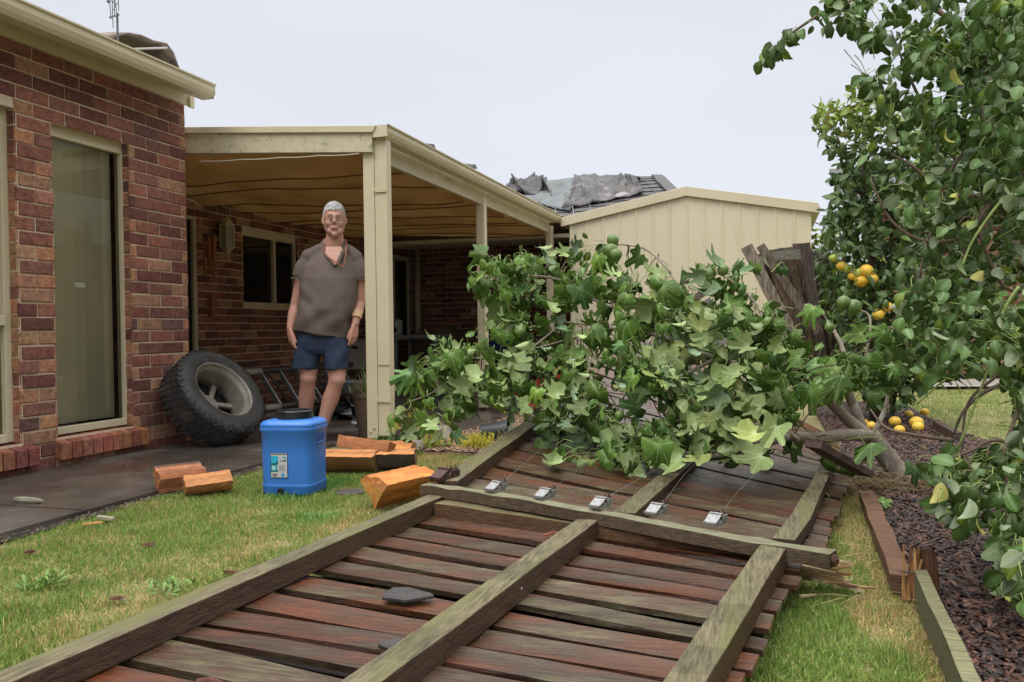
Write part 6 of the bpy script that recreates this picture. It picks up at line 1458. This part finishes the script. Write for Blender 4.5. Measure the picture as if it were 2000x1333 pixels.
# red wheelbarrow
wp0=Zp(1052,806,.0); wb=thing('wheelbarrow','orange red wheelbarrow half hidden behind the fig leaves by the chip bed','wheelbarrow',tuple(wp0)); RED=mat('orange red paint',(.48,.075,.03),(.38,.055,.025),5,.45,.1,30)
b=B(); V=[]; c_=wp0+np.array([.0,.05,.30])
for (z,sx,sy,ox) in ((-.20,.16,.14,.05),(.02,.30,.24,0),(.03,.31,.25,0),(-.18,.15,.13,.05)):
    for (x,y) in rrect(sx,sy,.08,4): V.append(c_+np.array([x+ox,y,z+.25*x]))
F=[]; n_=16
for i in range(3):
    for k in range(n_): k2=(k+1)%n_; F.append([i*n_+k,i*n_+k2,(i+1)*n_+k2,(i+1)*n_+k])
F.append(list(range(n_))[::-1]); F.append([3*n_+k for k in range(n_)]); b.add(V,F); b.build('tray',RED,wb,bevel=.004)
b=B(); b.tube([c_+np.array([-.25,-.18,-.02]),c_+np.array([-.2,-.2,-.22]),wp0+np.array([-.20,-.18,.0])],.014,6); b.tube([c_+np.array([.4,-.15,.05]),c_+np.array([-.05,-.18,-.20]),c_+np.array([-.4,-.12,-.05])],.014,6); b.build('frame',BLACKP,wb)
b=B(); b.bar(c_+np.array([-.36,-.2,.16]),c_+np.array([.0,-.2,-.24]),.03,.03); b.build('brace',RED,wb)
b=B(); wpc=wp0+np.array([-.05,-.25,.07]); b.lathe([(.03,-.02),(.05,-.028),(.068,-.02),(.072,0),(.068,.02),(.05,.028),(.03,.02)],tuple(wpc),(.2,1,.1),20); b.build('wheel',RED,wb,smooth=True)
# ================================================================== MAN
MD=6.26
def mp(px,py,b_=0.0): return Dp(px,py,MD-b_)
def unified(name,prims,voxel,mt,parent,smooth=3,disp=None,cut=None):
    """prims: tapered tubes / balls fused by voxel remesh into one continuous skin"""
    q=B()
    for p in prims:
        if p[0]=='t': q.tube(p[1],p[2],12); 
        elif p[0]=='b': q.ball(p[1],p[2],seg=20,sc=p[3] if len(p)>3 else (1,1,1))
        elif p[0]=='s':   # stack of ellipses: list of (centre, a, b, direction of a)
            V=[];F=[];sg=24
            for q4 in p[1]:
                c,a,b_,ang=q4[:4]; tl=q4[4] if len(q4)>4 else 0
                ca_,sa_=math.cos(ang),math.sin(ang)
                for k in range(sg):
                    t=2*math.pi*k/sg; pw=.85 if a>.09 else 1.0; x=a*math.copysign(abs(math.cos(t))**pw,math.cos(t)); y=b_*math.copysign(abs(math.sin(t))**pw,math.sin(t))
                    V.append(np.array(c)+LAT*(x*ca_-y*sa_)+FWD*(x*sa_+y*ca_)-ZU*x*tl)
            n_=len(p[1])
            for i in range(n_-1):
                for k in range(sg): k2=(k+1)%sg; F.append([i*sg+k,i*sg+k2,(i+1)*sg+k2,(i+1)*sg+k])
            F.append(list(range(sg))[::-1]); F.append([(n_-1)*sg+k for k in range(sg)]); q.add(V,F)
            # make sure the normals point outwards
    o=q.build('tmp',mt,None)
    bm=bmesh.new(); bm.from_mesh(o.data); bmesh.ops.recalc_face_normals(bm,faces=bm.faces); bm.to_mesh(o.data); bm.free()
    rm=o.modifiers.new('r','REMESH'); rm.mode='VOXEL'; rm.voxel_size=voxel; rm.use_smooth_shade=True
    sm_=o.modifiers.new('s','SMOOTH'); sm_.iterations=smooth; sm_.factor=.5
    dg=bpy.context.evaluated_depsgraph_get(); me=bpy.data.meshes.new_from_object(o.evaluated_get(dg)); bpy.data.objects.remove(o)
    n_=len(me.vertices); co=np.empty(n_*3); me.vertices.foreach_get('co',co); co=co.reshape(-1,3)
    if disp is not None:
        no=np.empty(n_*3); me.vertices.foreach_get('normal',no); co=co+no.reshape(-1,3)*disp(co)[:,None]
    off=np.array(world_loc(parent)); co=co-off; me.vertices.foreach_set('co',co.ravel()); me.update()
    me.materials.clear(); me.materials.append(mt); me.polygons.foreach_set('use_smooth',np.ones(len(me.polygons),bool))
    me.name=name; o=bpy.data.objects.new(name,me); COL.objects.link(o); o.parent=parent; return o
# local frame: LAT = to the photo's right, FWD = towards the camera (horizontal)
_f=np.array([mp(650,600)[0],mp(650,600)[1],0]); FWD=-_f/np.linalg.norm(_f); LAT=np.array([-FWD[1],FWD[0],0]); ZU=np.array([0,0,1.0])
foot=mp(640,855); 
man=thing('person','grey haired man in a taupe polo shirt and navy shorts leaning on the corner post','person',(foot[0],foot[1],.022))
SKIN=mat('skin',(.55,.32,.24),(.50,.265,.20),26,.5,.08,160,c3=(.53,.22,.155),c3scale=7,c3range=(.45,.8),spec=.3)
SKINF=SKIN
P=lambda x,y,b_=0: mp(x,y,b_)
# --- head and neck and limbs: one continuous body
hc=P(653,430,.02); hz=hc[2]
def H(l,f,z): return hc+LAT*l*.98+FWD*f+ZU*(z*1.07 if z<0 else z)      # head-local
hs=[]
for (z,a,b_,f) in ((.130,.010,.012,-.014),(.124,.032,.040,-.014),(.110,.050,.064,-.012),(.085,.066,.084,-.008),(.055,.075,.094,-.004),(.025,.078,.098,0),(.0,.077,.098,.002),(-.035,.0735,.094,.004),(-.065,.067,.084,.010),(-.09,.058,.070,.020),(-.112,.043,.052,.034),(-.128,.026,.034,.045),(-.134,.012,.015,.05)):
    hs.append((H(0,f-.01,z),a,b_,0))
nb_=P(653,487,-.02); sh=P(650,497,-.03)
body=[('s',hs[::-1]),
 ('t',[H(.002,-.025,-.07),H(.002,-.02,-.12),nb_+ZU*.01,sh-ZU*.02],[.062,.064,.072,.095]),
 # nose, brow, cheeks, lips, chin, ears
 ('t',[H(0,.092,.012),H(0,.099,-.012),H(0,.104,-.028)],[.009,.012,.014]), ('b',H(-.011,.099,-.031),.009), ('b',H(.011,.099,-.031),.009),
 ('t',[H(-.048,.080,.026),H(-.02,.092,.024),H(0,.092,.020),H(.02,.092,.024),H(.048,.080,.026)],[.010,.011,.009,.011,.010]),
 ('b',H(-.036,.056,-.030),.030),('b',H(.036,.056,-.030),.030),
 ('t',[H(-.026,.086,-.064),H(0,.097,-.060),H(.026,.086,-.064)],[.006,.0075,.006]),('t',[H(-.022,.083,-.070),H(0,.090,-.072),H(.022,.083,-.070)],[.006,.008,.006]),
 ('b',H(0,.068,-.106),.025),('b',H(-.03,.056,-.085),.026),('b',H(.03,.056,-.085),.026),
 ('t',[H(-.081,-.012,.018),H(-.086,-.014,-.005),H(-.078,-.004,-.036)],[.012,.014,.008]),('t',[H(.081,-.012,.018),H(.086,-.014,-.005),H(.078,-.004,-.036)],[.012,.014,.008])]
# torso core
body+=[('t',[H(-.03,-.02,-.12),P(632,484,-.04),P(612,495,-.03)],[.03,.030,.035]),('t',[H(.03,-.02,-.12),P(671,484,-.04),P(688,496,-.03)],[.03,.030,.035])]
body+= [('s',[(P(650,500,-.02),.10,.07,0),(P(648,520,0),.18,.105,0),(P(646,560,0),.18,.12,0),(P(640,610,.0),.18,.13,0),(P(634,650,0),.17,.11,0),(P(632,668,0),.15,.10,0)])]
def arm(shd,elb,wri,han,side,fingers):
    b_=[('t',[shd-ZU*.03,shd*.5+elb*.5,elb],[.042,.048,.041]),('t',[elb,elb*.65+wri*.35,wri*.75+elb*.25,wri],[.041,.043,.032,.026])]
    d=han-wri; d/=np.linalg.norm(d)
    # palm: flattened stack of short tubes
    kn=wri+d*.092
    for s in (-.026,-.009,.009,.026): b_.append(('t',[wri+FWD*0+LAT*s*.5*0+PAL*s*.55,wri+d*.05+PAL*s*.95,kn+PAL*s],[.017,.0155,.0125]))
    for i,(s,L_,cu) in enumerate(fingers):
        k0=kn+PAL*s; a=d*math.cos(cu*.5)+CUR*math.sin(cu*.5); k1=k0+a*L_*.45; a2=d*math.cos(cu)+CUR*math.sin(cu); k2=k1+a2*L_*.32; a3=d*math.cos(cu*1.5)+CUR*math.sin(cu*1.5); k3=k2+a3*L_*.23
        b_.append(('t',[k0-d*.012,k0,k1,k2,k3],[.0105,.010,.0092,.0085,.0068]))
    t0=wri+d*.02+THU*.020; t1=t0+d*.034+THU*.018; t2=t1+d*.030+THU*.004+CUR*.006; t3=t2+d*.022+CUR*.008
    b_.append(('t',[t0,t1,t2,t3],[.014,.0125,.011,.0085])); return b_
# right arm (photo left)
PAL=(LAT*.45+FWD*.89); PAL/=np.linalg.norm(PAL); CUR=LAT*.9-FWD*.3; THU=FWD*.75+LAT*.55
body+=arm(P(599,500,-.02),P(577,600,-.03),P(566,644,.05),P(572,682,.08),-1,[(.028,.066,.35),(.0095,.074,.45),(-.0095,.070,.55),(-.028,.056,.65)])
# left arm (photo right)
PAL=(LAT*-.75+FWD*.66); PAL/=np.linalg.norm(PAL); CUR=-LAT*.55-FWD*.75; THU=-LAT*.85+FWD*.35
body+=arm(P(700,502,-.02),P(703,590,-.04),P(693,636,.04),P(688,680,.07),1,[(.028,.066,.45),(.0095,.074,.55),(-.0095,.070,.6),(-.028,.056,.7)])
# legs
def leg(hip,knee,ank,kb):
    c1=knee*.62+ank*.38; c2=knee*.3+ank*.7
    return [('t',[hip,hip*.5+knee*.5,knee],[.088,.078,.062]),('b',knee,.0635),('t',[knee,knee*.85+ank*.15-FWD*.005,c1-FWD*.018,c2-FWD*.010,ank],[.062,.056,.063,.048,.038])]
rk=P(602,738,.03); ra=P(594,838,-.08); lk=P(658,742,.05); la=P(626,842,.03)
ra[2]=max(ra[2],.10); la[2]=max(la[2],.10)
body+=leg(P(606,668,-.0),rk,ra,0)+leg(P(655,668,.0),lk,la,0)
def skd(co): return (.0012*np.sin(co[:,2]*90+co[:,0]*60))*0
bod=unified('body',body,.0060,SKIN,man,4)
# --- hair: short, grey white, with tufts
HAIR=mat('grey hair',(.70,.69,.68),(.34,.33,.32),60,.6,.6,220,stretch=(1,1,.3))
hp=[]
for (z,a,b_,f) in ((.143,.010,.014,-.016),(.136,.034,.046,-.016),(.120,.054,.070,-.014),(.096,.070,.088,-.014),(.070,.080,.095,-.018),(.045,.084,.097,-.026),(.025,.084,.094,-.034),(-.005,.083,.082,-.046),(-.045,.076,.068,-.054),(-.075,.066,.055,-.056)): hp.append((H(0,f-.01,z),a,b_,0))
hr=[('s',hp[::-1])]
for k in range(70):
    a=random.uniform(-1.1,1.1); t=random.uniform(0,1); z0=.088-.012*abs(a)+random.uniform(-.006,.006); l=.072*math.sin(a)*1.02; f=.088*math.cos(a)-.012
    l*=.93; hr.append(('t',[H(l*.45,f*.5,z0+.036),H(l*.82,f*.86,z0+.014),H(l*1.0+random.uniform(-.006,.006),f+.006,z0-.004-random.uniform(0,.026))],[.013,.011,.003]))
for k in range(30):
    a=random.uniform(0,6.28); q_=random.random()**.5; l=.042*q_*math.cos(a); f=.05*q_*math.sin(a)-.014; zt_=.140-.022*q_; hr.append(('t',[H(l,f,zt_-.02),H(l*1.1+random.uniform(-.012,.012),f*1.1+.01,zt_+random.uniform(.0,.010))],[.012,.004]))
unified('hair',hr,.0045,HAIR,man,1,disp=lambda co:.0014*np.sin(co[:,0]*620+3*np.sin(co[:,2]*45))+.0012*np.sin(co[:,1]*500+2*np.sin(co[:,2]*60)))
# --- face details
EW=mat('eye white',(.62,.58,.54),rough=.25); EI=mat('iris',(.05,.06,.06),rough=.1); LIP=mat('lips',(.44,.19,.15),rough=.5); BROW=mat('brow hair',(.40,.33,.27),rough=.8)
for s in (-1,1):
    b=B(); b.ball(H(s*.031,.084,.004),.0115,seg=14); ey=b.build('eye',EW,man,smooth=True)
    b=B(); b.ball(H(s*.031,.0925,.003),.0052,seg=10); b.build('iris',EI,ey,smooth=True)
    b=B(); b.tube([H(s*.031-.015,.089,.007),H(s*.031,.0965,.0115),H(s*.031+.015,.089,.007)],[.004,.0055,.004],7); b.tube([H(s*.031-.014,.088,-.003),H(s*.031,.0935,-.007),H(s*.031+.014,.088,-.003)],[.003,.004,.003],7); b.build('eyelid',SKIN,ey,smooth=True)
    b=B(); b.tube([H(s*.014,.101,.024),H(s*.032,.098,.030),H(s*.050,.084,.026)],[.003,.0042,.002],6,jit=.15); b.build('eyebrow',BROW,man,smooth=True)
b=B(); b.tube([H(-.024,.093,-.067),H(-.008,.1015,-.068),H(0,.102,-.067),H(.008,.1015,-.068),H(.024,.093,-.066)],[.001,.0028,.0028,.0028,.001],6); b.build('lips',LIP,man,smooth=True)
b=B(); GM=mat('spectacle wire',(.22,.20,.19),rough=.35,metal=.6)
for s in (-1,1):
    b.tube([H(s*.033+.019*math.cos(t),.108-.006*abs(math.cos(t)+s)*.5,-.001+.0125*math.sin(t)) for t in np.linspace(0,2*math.pi,20)],.0008,5,cap=False)
    b.tube([H(s*.054,.100,.006),H(s*.076,.04,.006),H(s*.085,-.015,.002)],.0013,5)
b.tube([H(-.012,.111,.006),H(0,.114,.009),H(.012,.111,.006)],.0012,5); b.build('spectacles',GM,man,smooth=True)
# --- polo shirt
SH=mat('taupe jersey',(.165,.132,.112),(.140,.110,.093),14,.85,.15,240,c3=(.12,.093,.078),c3scale=3,c3range=(.5,.8),spec=.15)
tors=[(P(651,489,-.03),.080,.070,0),(P(651,494,-.02),.110,.088,0),(P(650,503,-.01),.150,.106,0),(P(648,520,.0),.200,.122,0),(P(646,545,.01),.222,.138,0),(P(643,575,.015),.218,.150,0),(P(637,605,.02),.208,.158,0),(P(631,632,.015),.204,.152,0,.08),(P(628,648,.01),.206,.146,0,.15),(P(628,655,.01),.208,.144,0,.17)]
sl=[('s',tors[::-1]),('b',P(605,503,-.02),.066),('b',P(695,505,-.02),.062),('t',[P(604,506,-.02),P(594,522,-.02),P(588,543,-.02)],[.060,.070,.071]),('t',[P(697,508,-.02),P(702,522,-.02),P(704,545,-.02)],[.058,.065,.065]),
    ('b',P(622,491,-.03),.052),('b',P(682,492,-.03),.052),('b',P(636,480,-.04),.044),('b',P(668,480,-.04),.044),('t',[P(637,484,-.035),P(622,491,-.03),P(607,502,-.02)],[.045,.052,.06]),('t',[P(667,484,-.035),P(682,492,-.03),P(694,503,-.02)],[.045,.052,.06])]
c_hem=P(628,656,0)
def folds(co):
    rel=co-c_hem; l=rel@LAT; z=rel[:,2]; f=rel@FWD
    d=.011*np.sin(38*(z+.55*l)+3*np.sin(9*l))*np.clip(1-abs(z-.28)/.22,0,1)*np.clip(-l*5,0,1)
    d+=.006*np.sin(26*l+6*np.sin(4*z)+2)*np.clip(1-z/.30,0,1)
    d+=.008*np.sin(30*(z-.8*l)+1)*np.clip(1-abs(z-.12)/.16,0,1)
    d+=.006*np.sin(24*z+10*l)*np.clip(abs(l)*6-1.0,0,1)
    return d
shirt=unified('polo_shirt',sl,.0075,SH,man,2,disp=folds)
# hem and cuffs
def ring(c,a,b_,h,th=.006,n_=40,tilt=0):
    global b
    pts=[c+LAT*(a*math.cos(t))+FWD*(b_*math.sin(t))+ZU*(tilt*math.cos(t)) for t in np.linspace(0,2*math.pi,n_+1)]
    b.strip(pts,.010,h,jit=.0008)
for (c,a,d) in ((P(588,544,-.02),.069,.0),(P(704,546,-.02),.062,0)):
    b=B(); ring(c,a,a,.012); b.build('cuff',SH,shirt)
# open neck: skin V, collar flaps, placket
b=B(); V0=[P(636,482,.070),P(667,482,.070),P(671,494,.092),P(656,517,.128),P(651,519,.132),P(636,500,.105)]
cen=sum(V0)/6+FWD*.004; b.add([cen]+V0,[[0,i+1,(i+1)%6+1] for i in range(6)]); b.build('open_neck',SKIN,shirt,smooth=True)
b=B()
def flap(pts,th=.006):
    pts=[np.array(p) for p in pts]; n_=len(pts)//2; V=[p for p in pts]+[p-FWD*th for p in pts]; m_=len(pts); F=[]
    for i in range(n_-1): F+=[[2*i,2*i+1,2*i+3,2*i+2],[m_+2*i+2,m_+2*i+3,m_+2*i+1,m_+2*i]]
    for i in range(n_-1): F+=[[2*i,2*i+2,m_+2*i+2,m_+2*i],[2*i+1,m_+2*i+1,m_+2*i+3,2*i+3]]
    F+=[[0,m_,m_+1,1],[2*n_-2,2*n_-1,m_+2*n_-1,m_+2*n_-2]]; b.add(V,F)
flap([P(631,466,-.04),P(637,470,-.02),P(628,476,.01),P(636,480,.03),P(627,488,.06),P(634,490,.072),P(631,497,.098),P(637,501,.108),P(642,508,.122),P(645,507,.125),P(652,521,.136),P(654,517,.138)])
flap([P(674,466,-.04),P(668,470,-.02),P(678,476,.01),P(670,480,.03),P(679,487,.06),P(671,490,.072),P(676,492,.09),P(667,492,.10),P(672,490,.098),P(658,514,.132)][:8])
flap([P(667,489,.10),P(672,491,.098),P(657,512,.132),P(662,516,.132)])
b.build('collar',SH,shirt,bevel=.002)
b=B(); nc=P(652,477,-.045)
b.strip([nc+LAT*.078*math.sin(t)-FWD*.070*math.cos(t)+ZU*(-.028*(1-math.cos(t))*.5) for t in np.linspace(-2.2,2.2,26)],.010,.040,jit=.001); b.build('neckband',SH,shirt,bevel=.002)
# strap across the chest
b=B(); STP=mat('tan leather strap',(.30,.085,.04),(.2,.055,.03),20,.5)
sp=[P(633,474,.0),P(630,486,.06),P(636,497,.115),P(648,508,.145),P(660,516,.150),P(671,521,.146)]
b.strip(sp,.010,.004,up=FWD); sp=[P(676,470,-.01),P(677,482,.07),P(675,500,.125),P(671,521,.147)]
b.strip(sp,.010,.004,up=FWD); b.build('strap',STP,man)
# --- shorts
SHT=mat('navy cotton',(.040,.056,.095),(.030,.042,.074),16,.85,.2,160,spec=.15)
r_hem=P(596,721,.02); l_hem=P(657,722,.035)
shp=[('s',[(P(630,640,0),.185,.125,0),(P(630,655,0),.190,.128,0),(P(629,672,0),.192,.126,0),(P(630,684,.0),.185,.118,0),(P(631,693,.0),.12,.10,0)][::-1]),
     ('s',[(P(604,655,.0),.085,.10,0),(P(604,668,.0),.100,.112,0),(P(600,695,.01),.105,.108,0),(r_hem,.099,.100,0)][::-1]),('s',[(P(656,655,.0),.085,.10,0),(P(656,668,.0),.098,.112,0),(P(656,695,.015),.098,.106,0),(l_hem,.088,.096,0)][::-1])]
c_sh=P(630,690,0)
def sf(co):
    rel=co-c_sh; l=rel@LAT; z=rel[:,2]
    return .005*np.sin(34*(z-.9*l))*np.clip(l*9,0,1)+.004*np.sin(40*l+9*z)*np.clip(.9-z*4,0,1)
unified('shorts',shp,.007,SHT,man,2,disp=sf)
# --- socks and shoes
SOCK=mat('dark sock',(.02,.02,.022),rough=.9)
for (a,fx) in ((ra,-.02),(la,.03)):
    b=B(); b.tube([a+ZU*.03,a-ZU*.05],[.040,.044],14); b.build('sock',SOCK,man,smooth=True)
    t_=a+FWD*.0; gz=.024
    unified('shoe',[('s',[(np.array([t_[0],t_[1],gz+.006])+FWD*.05,.046,.135,0),(np.array([t_[0],t_[1],gz+.03])+FWD*.05,.048,.135,0),(np.array([t_[0],t_[1],gz+.055])+FWD*.025,.042,.10,0),(np.array([t_[0],t_[1],gz+.085])-FWD*.01,.038,.058,0)][::-1])],.006,mat('dark shoe',(.03,.028,.027),rough=.6),man,2)
# plaster on the forearm
b=B(); a=P(700,604,.05); c=P(697,622,.06)
for k in range(5):
    pass
def patch(c0,c1,r_,mt,name):
    d=(c1-c0)/np.linalg.norm(c1-c0); q=B(); V=[];F=[]; na=9
    s0=np.cross(d,FWD); s0/=np.linalg.norm(s0); w0=np.cross(s0,d); w0=w0 if w0@FWD>0 else -w0
    for j in range(4):
        for k in range(na): t=-1.0+2.0*k/(na-1); V.append(c0+(c1-c0)*j/3+s0*r_*math.sin(t)+w0*r_*math.cos(t))
    for j in range(3):
        for k in range(na-1): x=j*na+k; F.append([x,x+1,x+na+1,x+na])
    q.add(V,F); return q.build(name,mt,man,smooth=True)
e_=P(703,590,-.04); w_=P(693,636,.04)
patch(e_*.62+w_*.38,e_*.30+w_*.70,.0445,mat('skin plaster',(.62,.40,.22),rough=.7),'plaster')
